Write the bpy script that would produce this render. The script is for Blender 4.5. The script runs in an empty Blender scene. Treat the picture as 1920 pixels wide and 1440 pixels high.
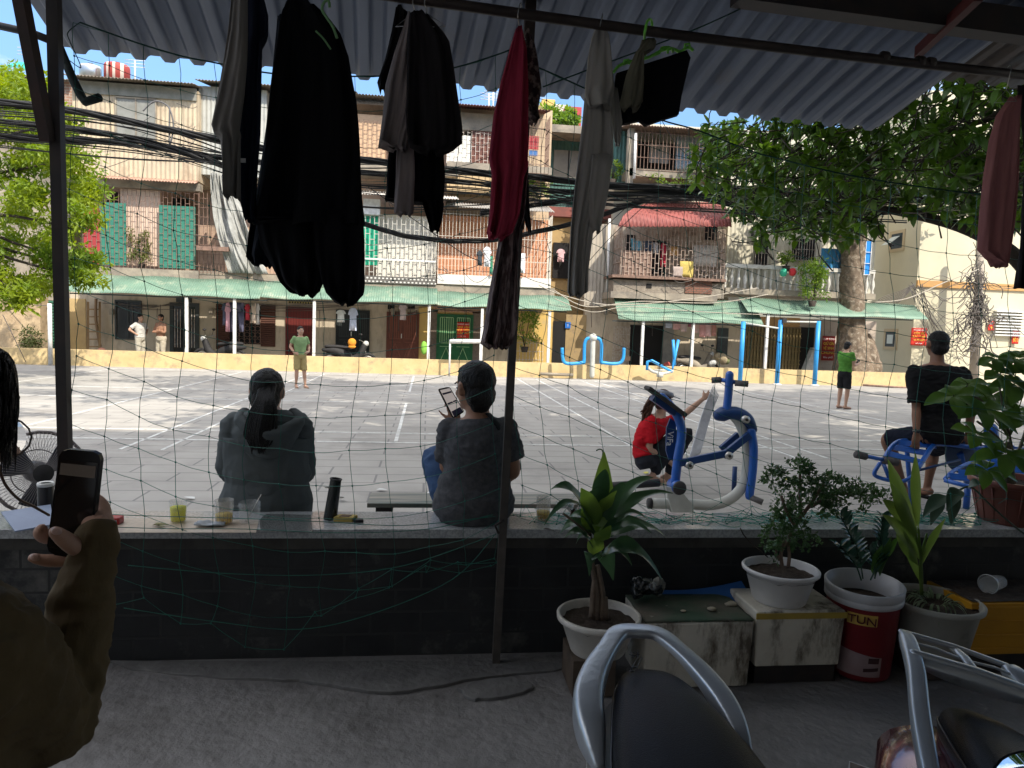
import bpy, bmesh, math, random
from mathutils import Vector, Matrix, noise as mnoise
R=math.radians
random.seed(7)
# ---------------------------------------------------------------- camera, sky, sun, exposure
F_=1333.0; CZ=1.6; YAW=6.9; PITCH=4.45; ROLL=1.95
sc=bpy.context.scene
C=sc.collection
cam_d=bpy.data.cameras.new('camera'); cam=bpy.data.objects.new('camera',cam_d); C.objects.link(cam)
cam_d.sensor_fit='HORIZONTAL'; cam_d.sensor_width=36; cam_d.lens=36*F_/1920
cam_d.clip_start=0.05; cam_d.clip_end=2000
RM=Matrix.Rotation(R(-YAW),3,'Z')@Matrix.Rotation(R(90-PITCH),3,'X')@Matrix.Rotation(R(ROLL),3,'Z')
cam.matrix_world=Matrix.Translation((0,0,CZ))@RM.to_4x4()
sc.camera=cam
SUN_EL=47.0; SUN_AZ=149.0
w=bpy.data.worlds.new("World"); sc.world=w; w.use_nodes=True
nt=w.node_tree; nt.nodes.clear()
def wn(t): return nt.nodes.new(t)
out=wn('ShaderNodeOutputWorld'); bg=wn('ShaderNodeBackground'); sky=wn('ShaderNodeTexSky')
sky.sky_type='NISHITA'; sky.sun_disc=False; sky.sun_elevation=R(SUN_EL); sky.sun_rotation=R(SUN_AZ); sky.dust_density=0.6; sky.ozone_density=2.0
tc=wn('ShaderNodeTexCoord'); mp=wn('ShaderNodeMapping'); mp.inputs['Scale'].default_value=(1,1,2.6); mp.inputs['Location'].default_value=(.37,.1,.2)
nz=wn('ShaderNodeTexNoise'); nz.inputs['Scale'].default_value=5.5; nz.inputs['Detail'].default_value=9; nz.inputs['Roughness'].default_value=.62
cr=wn('ShaderNodeValToRGB'); cr.color_ramp.elements[0].position=.54; cr.color_ramp.elements[1].position=.80
mx=wn('ShaderNodeMixRGB'); mx.inputs['Color2'].default_value=(6.2,6.4,6.8,1)
nt.links.new(tc.outputs['Generated'],mp.inputs['Vector']); nt.links.new(mp.outputs[0],nz.inputs['Vector'])
nt.links.new(nz.outputs['Fac'],cr.inputs[0]); nt.links.new(cr.outputs[0],mx.inputs[0]); nt.links.new(sky.outputs[0],mx.inputs[1])
sx_=wn('ShaderNodeSeparateXYZ'); nt.links.new(tc.outputs['Generated'],sx_.inputs[0]); mr=wn('ShaderNodeMapRange'); mr.inputs[1].default_value=.12; mr.inputs[2].default_value=.75; mr.inputs[3].default_value=.36; mr.inputs[4].default_value=1.30; nt.links.new(sx_.outputs['Z'],mr.inputs[0])
hs_=wn('ShaderNodeHueSaturation'); hs_.inputs['Saturation'].default_value=1.12; nt.links.new(mx.outputs[0],hs_.inputs['Color']); nt.links.new(mr.outputs[0],hs_.inputs['Value'])
m2=wn('ShaderNodeMapRange'); m2.inputs[1].default_value=.38; m2.inputs[2].default_value=.58; m2.inputs[3].default_value=0; m2.inputs[4].default_value=.62; nt.links.new(sx_.outputs['Z'],m2.inputs[0])   # warm white added to the unseen upper sky to lift and neutralise the shade
m3=wn('ShaderNodeMixRGB'); m3.inputs['Color2'].default_value=(8.0,7.6,7.1,1); nt.links.new(m2.outputs[0],m3.inputs[0]); nt.links.new(hs_.outputs[0],m3.inputs['Color1'])
nt.links.new(m3.outputs[0],bg.inputs['Color']); bg.inputs['Strength'].default_value=0.15
nt.links.new(bg.outputs[0],out.inputs['Surface'])
sd=bpy.data.lights.new('sun','SUN'); sd.energy=2.2; sd.angle=R(.5); sd.color=(1,.93,.80)
sun=bpy.data.objects.new('sun',sd); C.objects.link(sun)
ts=Vector((math.sin(R(SUN_AZ))*math.cos(R(SUN_EL)),math.cos(R(SUN_AZ))*math.cos(R(SUN_EL)),math.sin(R(SUN_EL))))
sun.rotation_euler=ts.to_track_quat('Z','Y').to_euler()
sc.view_settings.view_transform='Standard'; sc.view_settings.look='None'; sc.view_settings.exposure=1.50; sc.view_settings.gamma=1
sc.cycles.max_bounces=8; sc.cycles.diffuse_bounces=4; sc.cycles.glossy_bounces=3; sc.cycles.transmission_bounces=6; sc.cycles.transparent_max_bounces=12
# ---------------------------------------------------------------- measuring helpers: pixel of the photo + a real plane -> a place in the world
def ray(px,py): return RM@Vector(((px-960)/F_,-(py-720)/F_,-1.0))
def aY(px,py,Y):
    r=ray(px,py); t=Y/r.y; return Vector((r.x*t,Y,CZ+r.z*t))
def aZ(px,py,z=0.0):
    r=ray(px,py); t=(z-CZ)/r.z; return Vector((r.x*t,r.y*t,z))
def aX(px,py,X):
    r=ray(px,py); t=X/r.x; return Vector((X,r.y*t,CZ+r.z*t))
def V(*a): return Vector(a)
# ---------------------------------------------------------------- materials
MATS={}
def S(c):
    return tuple(((v/255)/12.92 if v/255<=.04045 else ((v/255+.055)/1.055)**2.4) for v in c)+(1,)
def mat(name,col,col2=None,sc_=6.0,rough=.8,bump=0.0,bs=60.0,metal=0.0,spec=.4,stretch=(1,1,1),lo=.35,hi=.65,stain=None,ss=2.0,slo=.55,shi=.7,sstretch=(1,1,1),coat=0.0,trans=0.0,alpha=1.0,sub=None,emit=None,bstretch=(1,1,1),ior=1.45,gen=None):
    if name in MATS: return MATS[name]
    m=bpy.data.materials.new(name); m.use_nodes=True; t=m.node_tree; N=t.nodes; L=t.links
    b=N['Principled BSDF']
    col=tuple(col)+(1,) if len(col)==3 else col
    b.inputs['Base Color'].default_value=col; b.inputs['Roughness'].default_value=rough; b.inputs['Metallic'].default_value=metal
    b.inputs['Specular IOR Level'].default_value=spec; b.inputs['IOR'].default_value=ior
    if coat: b.inputs['Coat Weight'].default_value=coat; b.inputs['Coat Roughness'].default_value=.08
    if trans: b.inputs['Transmission Weight'].default_value=trans
    if alpha<1: b.inputs['Alpha'].default_value=alpha
    if emit: b.inputs['Emission Color'].default_value=tuple(emit[:3])+(1,); b.inputs['Emission Strength'].default_value=emit[3]
    co=N.new('ShaderNodeTexCoord')
    def nmap(s):
        mp=N.new('ShaderNodeMapping'); mp.inputs['Scale'].default_value=s; L.new(co.outputs['Object'],mp.inputs['Vector']); return mp
    last=None
    if col2 is not None:
        mp=nmap(stretch); n=N.new('ShaderNodeTexNoise'); n.inputs['Scale'].default_value=sc_; n.inputs['Detail'].default_value=7; n.inputs['Roughness'].default_value=.6
        L.new(mp.outputs[0],n.inputs['Vector']); r=N.new('ShaderNodeMapRange'); r.inputs[1].default_value=lo; r.inputs[2].default_value=hi; L.new(n.outputs['Fac'],r.inputs[0])
        x=N.new('ShaderNodeMixRGB'); x.inputs[1].default_value=col; x.inputs[2].default_value=tuple(col2)[:3]+(1,); L.new(r.outputs[0],x.inputs[0]); last=x.outputs[0]
    if stain is not None:
        mp=nmap(sstretch); n=N.new('ShaderNodeTexNoise'); n.inputs['Scale'].default_value=ss; n.inputs['Detail'].default_value=8; n.inputs['Roughness'].default_value=.7
        L.new(mp.outputs[0],n.inputs['Vector']); r=N.new('ShaderNodeMapRange'); r.inputs[1].default_value=slo; r.inputs[2].default_value=shi; L.new(n.outputs['Fac'],r.inputs[0])
        x=N.new('ShaderNodeMixRGB'); x.inputs[2].default_value=tuple(stain)[:3]+(1,)
        if last: L.new(last,x.inputs[1])
        else: x.inputs[1].default_value=col
        L.new(r.outputs[0],x.inputs[0]); last=x.outputs[0]
    if gen: last=gen(t,co,last,col,b)
    if last: L.new(last,b.inputs['Base Color'])
    if bump:
        mp=nmap(bstretch); n=N.new('ShaderNodeTexNoise'); n.inputs['Scale'].default_value=bs; n.inputs['Detail'].default_value=5
        L.new(mp.outputs[0],n.inputs['Vector']); bp=N.new('ShaderNodeBump'); bp.inputs['Strength'].default_value=bump; bp.inputs['Distance'].default_value=.02
        L.new(n.outputs['Fac'],bp.inputs['Height']); L.new(bp.outputs[0],b.inputs['Normal'])
    MATS[name]=m; return m
def brickgen(w_,h_,mortar,msize=.01,offset=.5,rot=None,axes='XZ',mix=1.0,bump=.4):
    def g(t,co,last,col,b):
        N=t.nodes;L=t.links
        sp=N.new('ShaderNodeSeparateXYZ'); cb=N.new('ShaderNodeCombineXYZ'); L.new(co.outputs['Object'],sp.inputs[0])
        L.new(sp.outputs[axes[0]],cb.inputs[0]); L.new(sp.outputs[axes[1]],cb.inputs[1])
        br=N.new('ShaderNodeTexBrick'); br.inputs['Scale'].default_value=1; br.inputs['Brick Width'].default_value=w_; br.inputs['Row Height'].default_value=h_; br.inputs['Mortar Size'].default_value=msize; br.offset=offset
        br.inputs['Mortar Smooth'].default_value=.1
        L.new(cb.outputs[0],br.inputs['Vector'])
        x=N.new('ShaderNodeMixRGB'); x.inputs[2].default_value=tuple(mortar)[:3]+(1,)
        if last: L.new(last,x.inputs[1])
        else: x.inputs[1].default_value=col
        m_=N.new('ShaderNodeMath'); m_.operation='MULTIPLY'; m_.inputs[1].default_value=mix; L.new(br.outputs['Fac'],m_.inputs[0]); L.new(m_.outputs[0],x.inputs[0])
        if bump:
            bp=N.new('ShaderNodeBump'); bp.inputs['Strength'].default_value=bump; bp.inputs['Distance'].default_value=-.01; L.new(br.outputs['Fac'],bp.inputs['Height']); L.new(bp.outputs[0],b.inputs['Normal'])
        return x.outputs[0]
    return g
def leafmat(name,col,col2,trl=.35,rough=.45,sc_=3.0,sp=.4):
    if name in MATS: return MATS[name]
    m=bpy.data.materials.new(name); m.use_nodes=True; t=m.node_tree; N=t.nodes; L=t.links
    b=N['Principled BSDF']; b.inputs['Roughness'].default_value=rough; b.inputs['Specular IOR Level'].default_value=sp
    co=N.new('ShaderNodeTexCoord'); n=N.new('ShaderNodeTexNoise'); n.inputs['Scale'].default_value=sc_; n.inputs['Detail'].default_value=4; L.new(co.outputs['Object'],n.inputs['Vector'])
    r=N.new('ShaderNodeMapRange'); r.inputs[1].default_value=.35; r.inputs[2].default_value=.65; L.new(n.outputs['Fac'],r.inputs[0])
    x=N.new('ShaderNodeMixRGB'); x.inputs[1].default_value=tuple(col)+(1,); x.inputs[2].default_value=tuple(col2)+(1,); L.new(r.outputs[0],x.inputs[0]); L.new(x.outputs[0],b.inputs['Base Color'])
    tl=N.new('ShaderNodeBsdfTranslucent'); h=N.new('ShaderNodeHueSaturation'); h.inputs['Hue'].default_value=.48; h.inputs['Value'].default_value=1.9; h.inputs['Saturation'].default_value=1.1
    L.new(x.outputs[0],h.inputs['Color']); L.new(h.outputs[0],tl.inputs['Color'])
    ms=N.new('ShaderNodeMixShader'); ms.inputs[0].default_value=trl; L.new(b.outputs[0],ms.inputs[1]); L.new(tl.outputs[0],ms.inputs[2])
    L.new(ms.outputs[0],N['Material Output'].inputs['Surface'])
    MATS[name]=m; return m
# ---------------------------------------------------------------- objects
ORG={}
def tag(o,label=None,cat=None,group=None,kind=None):
    if label: o['label']=label
    if cat: o['category']=cat
    if group: o['group']=group
    if kind: o['kind']=kind
    return o
def thing(name,label,cat,loc,group=None):
    o=bpy.data.objects.new(name,None); C.objects.link(o); o.empty_display_size=.1
    o.location=loc; ORG[o.name]=Vector(loc); tag(o,label,cat,group); return o
class MB:
    def __init__(s): s.v=[]; s.f=[]; s.m=[]; s.mi=0; s.sm=[]; s.smooth=False
    def add(s,vs,fs,sm=None):
        n=len(s.v); s.v.extend([tuple(v) for v in vs]); sm=s.smooth if sm is None else sm
        for f in fs: s.f.append(tuple(i+n for i in f)); s.m.append(s.mi); s.sm.append(sm)
        return s
    def box(s,x0,x1,y0,y1,z0,z1):
        if x0>x1:x0,x1=x1,x0
        if y0>y1:y0,y1=y1,y0
        if z0>z1:z0,z1=z1,z0
        vs=[(x0,y0,z0),(x1,y0,z0),(x1,y1,z0),(x0,y1,z0),(x0,y0,z1),(x1,y0,z1),(x1,y1,z1),(x0,y1,z1)]
        return s.add(vs,[(0,3,2,1),(4,5,6,7),(0,1,5,4),(1,2,6,5),(2,3,7,6),(3,0,4,7)],False)
    def obox(s,c,ax,ay,az):      # centre and three half-axes
        c,ax,ay,az=[Vector(q) for q in (c,ax,ay,az)]
        vs=[c-ax-ay-az,c+ax-ay-az,c+ax+ay-az,c-ax+ay-az,c-ax-ay+az,c+ax-ay+az,c+ax+ay+az,c-ax+ay+az]
        return s.add(vs,[(0,3,2,1),(4,5,6,7),(0,1,5,4),(1,2,6,5),(2,3,7,6),(3,0,4,7)],False)
    def beam(s,a,b,w_,h_,up=(0,0,1)):
        a=Vector(a);b=Vector(b);d=b-a;L=d.length;d.normalize(); up=Vector(up); x=d.cross(up)
        if x.length<1e-4: x=d.cross(Vector((0,1,0)))
        x.normalize(); u=x.cross(d)
        return s.obox((a+b)/2,x*w_/2,d*L/2,u*h_/2)
    def loft(s,rings,n=12,cap=True,sm=True):    # rings: (centre,u,v)
        vs=[];fs=[]
        for c,u,v in rings:
            c=Vector(c);u=Vector(u);v=Vector(v)
            for i in range(n):
                a=2*math.pi*i/n; vs.append(c+u*math.cos(a)+v*math.sin(a))
        for k in range(len(rings)-1):
            for i in range(n):
                j=(i+1)%n; fs.append((k*n+i,k*n+j,(k+1)*n+j,(k+1)*n+i))
        if cap:
            vs.append(Vector(rings[0][0])); a=len(vs)-1
            vs.append(Vector(rings[-1][0])); b=len(vs)-1; k=(len(rings)-1)*n
            for i in range(n):
                j=(i+1)%n; fs.append((a,j,i)); fs.append((b,k+i,k+j))
        return s.add(vs,fs,sm)
    def tube(s,pts,r,n=8,cap=True,round_=False,flat=None,sm=True):
        pts=[Vector(p) for p in pts]; m=len(pts)
        rs=list(r) if isinstance(r,(list,tuple)) else [r]*m
        T=[]
        for i in range(m):
            d=(pts[min(i+1,m-1)]-pts[max(i-1,0)]); T.append(d.normalized() if d.length>1e-9 else Vector((0,0,1)))
        up=Vector((0,0,1)) if abs(T[0].z)<.9 else Vector((0,1,0))
        u=T[0].cross(up).normalized(); rings=[]
        for i in range(m):
            u=(u-T[i]*u.dot(T[i])); u=u.normalized() if u.length>1e-6 else T[i].orthogonal().normalized()
            v=T[i].cross(u); rings.append((pts[i],u*rs[i],v*rs[i]*(flat or 1)))
        if round_:
            def capr(c,t,u,v,r,sg):
                return [(c+t*sg*r*math.sin(a),u*math.cos(a),v*math.cos(a)) for a in (R(80),R(50),R(25))]
            a=capr(pts[0],T[0],rings[0][1],rings[0][2],rs[0],-1); b=capr(pts[-1],T[-1],rings[-1][1],rings[-1][2],rs[-1],1)
            rings=a+rings+b[::-1]
        return s.loft(rings,n,cap,sm)
    def ball(s,c,r,n=12,m=8,sc_=(1,1,1),rot=None):
        c=Vector(c); rings=[]
        ax=[Vector((sc_[0],0,0)),Vector((0,sc_[1],0)),Vector((0,0,sc_[2]))]
        if rot: ax=[rot@a for a in ax]
        for k in range(1,m):
            a=-math.pi/2+math.pi*k/m; rings.append((c+ax[2]*r*math.sin(a),ax[0]*r*math.cos(a),ax[1]*r*math.cos(a)))
        rings=[(c-ax[2]*r,ax[0]*r*.01,ax[1]*r*.01)]+rings+[(c+ax[2]*r,ax[0]*r*.01,ax[1]*r*.01)]
        return s.loft(rings,n)
    def lathe(s,prof,c,n=24,cap=False,axis=None,sm=True):   # prof [(r,h)]
        c=Vector(c); A=Vector(axis).normalized() if axis else Vector((0,0,1))
        U=A.orthogonal().normalized(); W=A.cross(U)
        if axis is None: U=Vector((1,0,0)); W=Vector((0,1,0))
        return s.loft([(c+A*h,U*r,W*r) for r,h in prof],n,cap,sm)
    def grid(s,fn,nu,nv,sm=True):
        vs=[fn(i/nu,j/nv) for j in range(nv+1) for i in range(nu+1)]
        fs=[(j*(nu+1)+i,j*(nu+1)+i+1,(j+1)*(nu+1)+i+1,(j+1)*(nu+1)+i) for j in range(nv) for i in range(nu)]
        return s.add(vs,fs,sm)
    def plate(s,poly,n,t):     # planar polygon extruded by t along n
        n=Vector(n).normalized()*t; k=len(poly); P=[Vector(p) for p in poly]
        vs=P+[p+n for p in P]
        fs=[tuple(range(k))[::-1],tuple(range(k,2*k))]+[(i,(i+1)%k,k+(i+1)%k,k+i) for i in range(k)]
        return s.add(vs,fs,False)
    def build(s,name,m,parent=None,label=None,cat=None,group=None,kind=None,solid=0,org=None,bevel=0,subd=0):
        if not s.v: return None
        if parent is not None: o0=ORG[parent.name]
        else:
            if org is not None: o0=Vector(org)
            else:
                xs=[v[0] for v in s.v];ys=[v[1] for v in s.v];zs=[v[2] for v in s.v]
                o0=Vector(((min(xs)+max(xs))/2,(min(ys)+max(ys))/2,min(zs)))
        me=bpy.data.meshes.new(name); me.from_pydata([(v[0]-o0.x,v[1]-o0.y,v[2]-o0.z) for v in s.v],[],s.f)
        ms=m if isinstance(m,(list,tuple)) else [m]
        for q in ms: me.materials.append(q)
        me.polygons.foreach_set('material_index',s.m); me.polygons.foreach_set('use_smooth',s.sm); me.update()
        o=bpy.data.objects.new(name,me); C.objects.link(o)
        if parent is not None: o.parent=parent
        else: o.location=o0
        ORG[o.name]=o0
        if solid: q=o.modifiers.new('thickness','SOLIDIFY'); q.thickness=solid; q.offset=0
        if bevel: q=o.modifiers.new('bevel','BEVEL'); q.width=bevel; q.segments=2; q.limit_method='ANGLE'
        if subd: q=o.modifiers.new('sub','SUBSURF'); q.levels=subd; q.render_levels=subd
        tag(o,label,cat,group,kind); return o
def remesh(o,vox,smooth=4,fac=.5,disp=None):
    # union of the closed pieces of one body into one continuous skin
    q=o.modifiers.new('r','REMESH'); q.mode='VOXEL'; q.voxel_size=vox; q.use_smooth_shade=True
    if smooth: q=o.modifiers.new('s','SMOOTH'); q.factor=fac; q.iterations=smooth
    dg=bpy.context.evaluated_depsgraph_get(); dg.update(); ev=o.evaluated_get(dg)
    me=bpy.data.meshes.new_from_object(ev); ms=list(o.data.materials); o.modifiers.clear(); o.data=me
    for p in me.polygons: p.use_smooth=True
    if disp:
        amp,scl=disp; nrm=[v.normal.copy() for v in me.vertices]
        for v,n_ in zip(me.vertices,nrm):
            p=Vector((v.co.x*scl[0],v.co.y*scl[1],v.co.z*scl[2])); k=.7*mnoise.noise(p)+.75*(.38-abs(mnoise.noise(p*1.6+Vector((3,1,7)))))*1.6+.3*mnoise.noise(p*4)
            v.co+=n_*(k*amp)
        me.update()
    return o
def cat_rom(pts,k=6):
    P=[Vector(p) for p in pts]; out=[]
    for i in range(len(P)-1):
        a=P[max(i-1,0)];b=P[i];c=P[i+1];d=P[min(i+2,len(P)-1)]
        for j in range(k):
            t=j/k; out.append(.5*((2*b)+(c-a)*t+(2*a-5*b+4*c-d)*t*t+(3*b-a-3*c+d)*t**3))
    out.append(P[-1]); return out
def sag(a,b,s,n=14):
    a=Vector(a);b=Vector(b); return [a.lerp(b,i/n)-Vector((0,0,s*4*(i/n)*(1-i/n))) for i in range(n+1)]
def leaf(mb,p,d,up,L,W,droop=.3,fold=.25,n=5,shape=.5,tip=.02,wave=0,twist=0):
    # a single blade: two strips folded along the midrib, drooping along its length
    p=Vector(p); d=Vector(d).normalized(); up=Vector(up); s_=d.cross(up)
    if s_.length<1e-4: s_=d.orthogonal()
    s_.normalize(); u=s_.cross(d).normalized(); vs=[];fs=[]
    if twist: q=Matrix.Rotation(twist,3,d); s_=q@s_; u=q@u
    for i in range(n+1):
        t=i/n; wd=W*.5*(math.sin(math.pi*min(1,(t**shape)))**.8 if 0<t<1 else tip)
        c=p+d*(L*t*(1-.25*droop*t))-Vector((0,0,1))*(droop*L*t*t*.6)
        wv=wave*W*math.sin(t*14)
        vs+= [c-s_*wd+u*(wd*fold+wv),c,c+s_*wd+u*(wd*fold-wv)]
    for i in range(n):
        a=3*i; fs+=[(a,a+1,a+4,a+3),(a+1,a+2,a+5,a+4)]
    mb.add(vs,fs,True)
def rnd(a,b): return random.uniform(a,b)
def rdir():
    z=rnd(-1,1); a=rnd(0,2*math.pi); q=math.sqrt(1-z*z); return Vector((q*math.cos(a),q*math.sin(a),z))
def text(name,s,size,loc,rot,m,parent,ext=.002,align='CENTER',sx=1.0):
    cu=bpy.data.curves.new(name,'FONT'); cu.body=s; cu.size=size; cu.extrude=ext; cu.align_x=align; cu.align_y='CENTER'
    o=bpy.data.objects.new(name,cu); C.objects.link(o)
    dg=bpy.context.evaluated_depsgraph_get(); dg.update(); me=bpy.data.meshes.new_from_object(o.evaluated_get(dg))
    bpy.data.objects.remove(o); me.materials.clear(); me.materials.append(m)
    mw=Matrix.Translation(Vector(loc))@rot.to_4x4()@Matrix.Diagonal((sx,1,1,1)); me.transform(mw)
    o0=ORG[parent.name]; me.transform(Matrix.Translation(-o0))
    o=bpy.data.objects.new(name,me); C.objects.link(o); o.parent=parent; ORG[o.name]=o0; return o
FRONT=Matrix.Rotation(R(90),3,'X')     # text facing -Y
# ================================================================ SETTING: ground
def courtgen(t,co,last,col,b):
    return brickgen(1.0,.40,(.09,.09,.10),.012,.5,axes='XY',bump=.3,mix=.55)(t,co,last,col,b)
m_court=mat('court concrete',(.31,.295,.272),(.37,.35,.322),1.3,.82,stain=(.21,.195,.18),ss=.7,slo=.5,shi=.75,gen=courtgen,spec=.3)
MB().add([(-300,3.66,0),(300,3.66,0),(300,700,0),(-300,700,0)],[(0,1,2,3)]).build('court_ground',m_court,kind='structure',org=(0,0,0))
m_line=mat('white court paint',(.66,.66,.63),(.40,.39,.38),9,.85,lo=.45,hi=.65)
lm=MB()
def ln(x0,x1,y0,y1): lm.box(x0,x1,y0,y1,.0,.004)
for x in (-5.6,-3.62,-3.14,2.9,3.5,4.95,5.4,9.2,-9.3): ln(x-.02,x+.02,8.9,22.6)
ln(-.42,-.37,9.8,14.6); ln(-.42,-.37,17.2,22.6)
for y in (9.7,10.55,14.7,16.7,22.6): ln(-9.3,9.2,y-.025,y+.025)
ln(-1.2,1.0,18.9,18.96)
lm.build('court_lines',m_line,kind='structure',org=(0,0,0))
def fgen(t,co,last,col,b): return last
m_floor=mat('worn cement floor',(.21,.203,.20),(.145,.14,.138),2.4,.62,bump=.8,bs=22,stain=(.075,.070,.066),ss=1.3,slo=.50,shi=.72,spec=.45)
fl=MB()
fl.grid(lambda u,v:Vector((-9+20*u,-9+12.44*v,.012*mnoise.noise(Vector((u*9,v*7,.3)))-.006 if v<.98 else 0)),110,80)
fl.build('shop_floor',m_floor,kind='structure',org=(0,0,0))
# broken cement crust along the foot of the wall
def crust(name,pts):
    P=[aZ(x,y,.012) for x,y in pts]; mb=MB(); c=sum(P,Vector())/len(P); Q=cat_rom(P+[P[0]],4)[:-1]
    Q=[q+Vector((rnd(-.008,.008),rnd(-.008,.008),0)) for q in Q]
    vs=[Vector((q.x,q.y,-.01)) for q in Q]+[Vector((q.x,q.y,.004)) for q in Q]+[Vector((q.x,q.y,0))*.96+c*.04+Vector((0,0,.006)) for q in Q]
    n=len(Q); fs=[]
    for k in (0,1):
        for i in range(n): j=(i+1)%n; fs.append((k*n+i,k*n+j,(k+1)*n+j,(k+1)*n+i))
    vs.append(Vector((c.x,c.y,.010))); 
    for i in range(n): fs.append((2*n+i,2*n+(i+1)%n,3*n))
    mb.add(vs,fs); return mb.build(name,mat('old cement crust',(.16,.158,.155),(.11,.108,.106),7,.8,bump=.5,bs=30),kind='structure',org=(c.x,c.y,0))
crust('floor_crust',[(200,1234),(520,1236),(900,1236),(1050,1240),(1040,1252),(940,1262),(850,1275),(740,1294),(640,1284),(560,1272),(420,1266),(250,1252)])
crust('floor_crust',[(860,1290),(900,1272),(960,1268),(1000,1285),(950,1300),(890,1306)])
# ---------------------------------------------------------------- near wall with its slab
YW=3.36; ZT=.635
def tilegen(t,co,last,col,b): return brickgen(.24,.11,(.030,.031,.032),.006,.5,axes='XZ',bump=.6)(t,co,last,col,b)
m_wall=mat('black brick wall',(.017,.018,.020),(.032,.034,.036),3.5,.6,stain=(.13,.125,.115),ss=3.2,slo=.58,shi=.80,gen=tilegen,spec=.35)
wl=thing('low_wall','dark tiled half wall with pale stone top running across the shop front','wall',(0,YW+.12,0))
MB().box(-5.5,7.5,YW+.015,3.655,0,ZT-.045).build('wall_body',m_wall,wl)
m_slab=mat('polished granite slab',(.44,.46,.47),(.30,.315,.325),90,.13,spec=.7,lo=.4,hi=.6,stain=(.16,.17,.17),ss=5,slo=.55,shi=.8)
MB().box(-5.5,7.5,YW-.02,3.665,ZT-.045,ZT).build('stone_top',m_slab,wl,bevel=.004)
MB().box(-5.5,7.5,YW,YW+.03,ZT-.10,ZT-.046).build('edge_band',mat('worn edge band',(.075,.072,.066),(.04,.038,.036),6,.8),wl)
# ================================================================ building behind the camera that keeps the shop in shade
ob=thing('own_building','tall plain building above the shop behind the viewer','building',(0,-6,0))
mb_=mat('shop plaster',(.5,.47,.43),(.4,.38,.35),1.2,.9)
MB().box(-26,30,-12,-2.6,3.9,16.2).build('upper_floors',mb_,ob)
MB().box(-26,30,-12,-3.0,0,3.9).build('shop_room',mat('pale shop plaster',(.62,.59,.55)),ob)
# side walls of the shop passage
# ---------------------------------------------------------------- corrugated roof over the shop front
psi=R(4.1); rd=Vector((-math.sin(psi),math.cos(psi),0)); re=Vector((math.cos(psi),math.sin(psi),0)); sl=math.tan(R(14.2))
EV=aY(960,178,3.95)     # a point of the eave
def roofz(p): # height of the roof plane above ground point p
    t=(Vector((p[0],p[1],0))-Vector((EV.x,EV.y,0))).dot(rd); return EV.z-t*sl
def roofp(px,py,off=0):
    # where a line of sight meets the roof plane
    r=ray(px,py); n=Vector((rd.x*sl,rd.y*sl,1)); t=((EV-Vector((0,0,CZ))+Vector((0,0,off))).dot(n))/r.dot(n); return Vector((0,0,CZ))+r*t
a=roofp(108,88); b_=roofp(1640,250)
e0=(a-EV).dot(re); e1=(b_-EV).dot(re)
m_tin=mat('blue grey corrugated tin',(.13,.165,.235),(.095,.12,.175),1.6,.42,metal=.35,spec=.5,stain=(.16,.15,.15),ss=2.5,slo=.6,shi=.75,sstretch=(1,.3,1))
PER=.135
def wavez(s):
    f=(s/PER)%1.0
    h=0 if f<.32 else ((f-.32)/.16 if f<.48 else (1 if f<.84 else (1-f)/.16))
    return (h*h*(3-2*h))*.026
def sheet(mb,s0,s1,t0,t1,dz=0,nper=12):
    n=max(4,int((s1-s0)/PER*nper)); m=8; vs=[];fs=[]
    for j in range(m+1):
        t=t0+(t1-t0)*j/m
        for i in range(n+1):
            s=s0+(s1-s0)*i/n; p=EV+re*s+rd*t; vs.append((p.x,p.y,EV.z-t*sl+wavez(s)+dz+.006*math.sin(s*1.7+j)))
    for j in range(m):
        for i in range(n): a=j*(n+1)+i; fs.append((a,a+1,a+n+2,a+n+1))
    mb.add(vs,fs,True)
rf=thing('tin_roof','blue grey corrugated tin roof sloping down over the shop front','roof',(EV.x,EV.y,0))
mb=MB(); sheet(mb,e0,e1,-7.2,0); mb.build('tin_sheets',m_tin,rf,solid=.0015)
# rusty older sheet at the right, set back
c=roofp(1750,146,.04); s2=(c-EV).dot(re); t2=(c-EV).dot(rd)
mb=MB(); sheet(mb,s2-.35,s2+5.5,-7.2,t2,.035); mb.build('rusty_sheet',mat('rusty tin',(.14,.12,.11),(.07,.055,.045),3,.6,metal=.3,stain=(.16,.17,.18),ss=3,slo=.5,shi=.6,sstretch=(1.5,.3,1)),rf,solid=.0015)
m_iron=mat('dark painted iron',(.018,.017,.018),(.035,.025,.022),8,.55,spec=.4)
m_rust=mat('rusted iron',(.05,.025,.02),(.025,.018,.016),9,.7)
def rbeam(name,pa,pb,w_,h_,m,off=-.06):
    A=roofp(*pa,off); B=roofp(*pb,off); q=MB(); q.beam(A,B,w_,h_); return q.build(name,m,rf)
rbeam('purlin',(1380,-22),(1990,60),.09,.12,m_iron,-.09)
rbeam('purlin',(100,-60),(1200,-40),.07,.08,m_iron,-.07)
A=roofp(1835,-10,-.2); B=aY(1722,97,A.y+.55); q=MB(); q.beam(A,B,.035,.05); q.build('strut',mat('red oxide iron',(.10,.018,.018),(.06,.012,.012),9,.6),rf)
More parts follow.
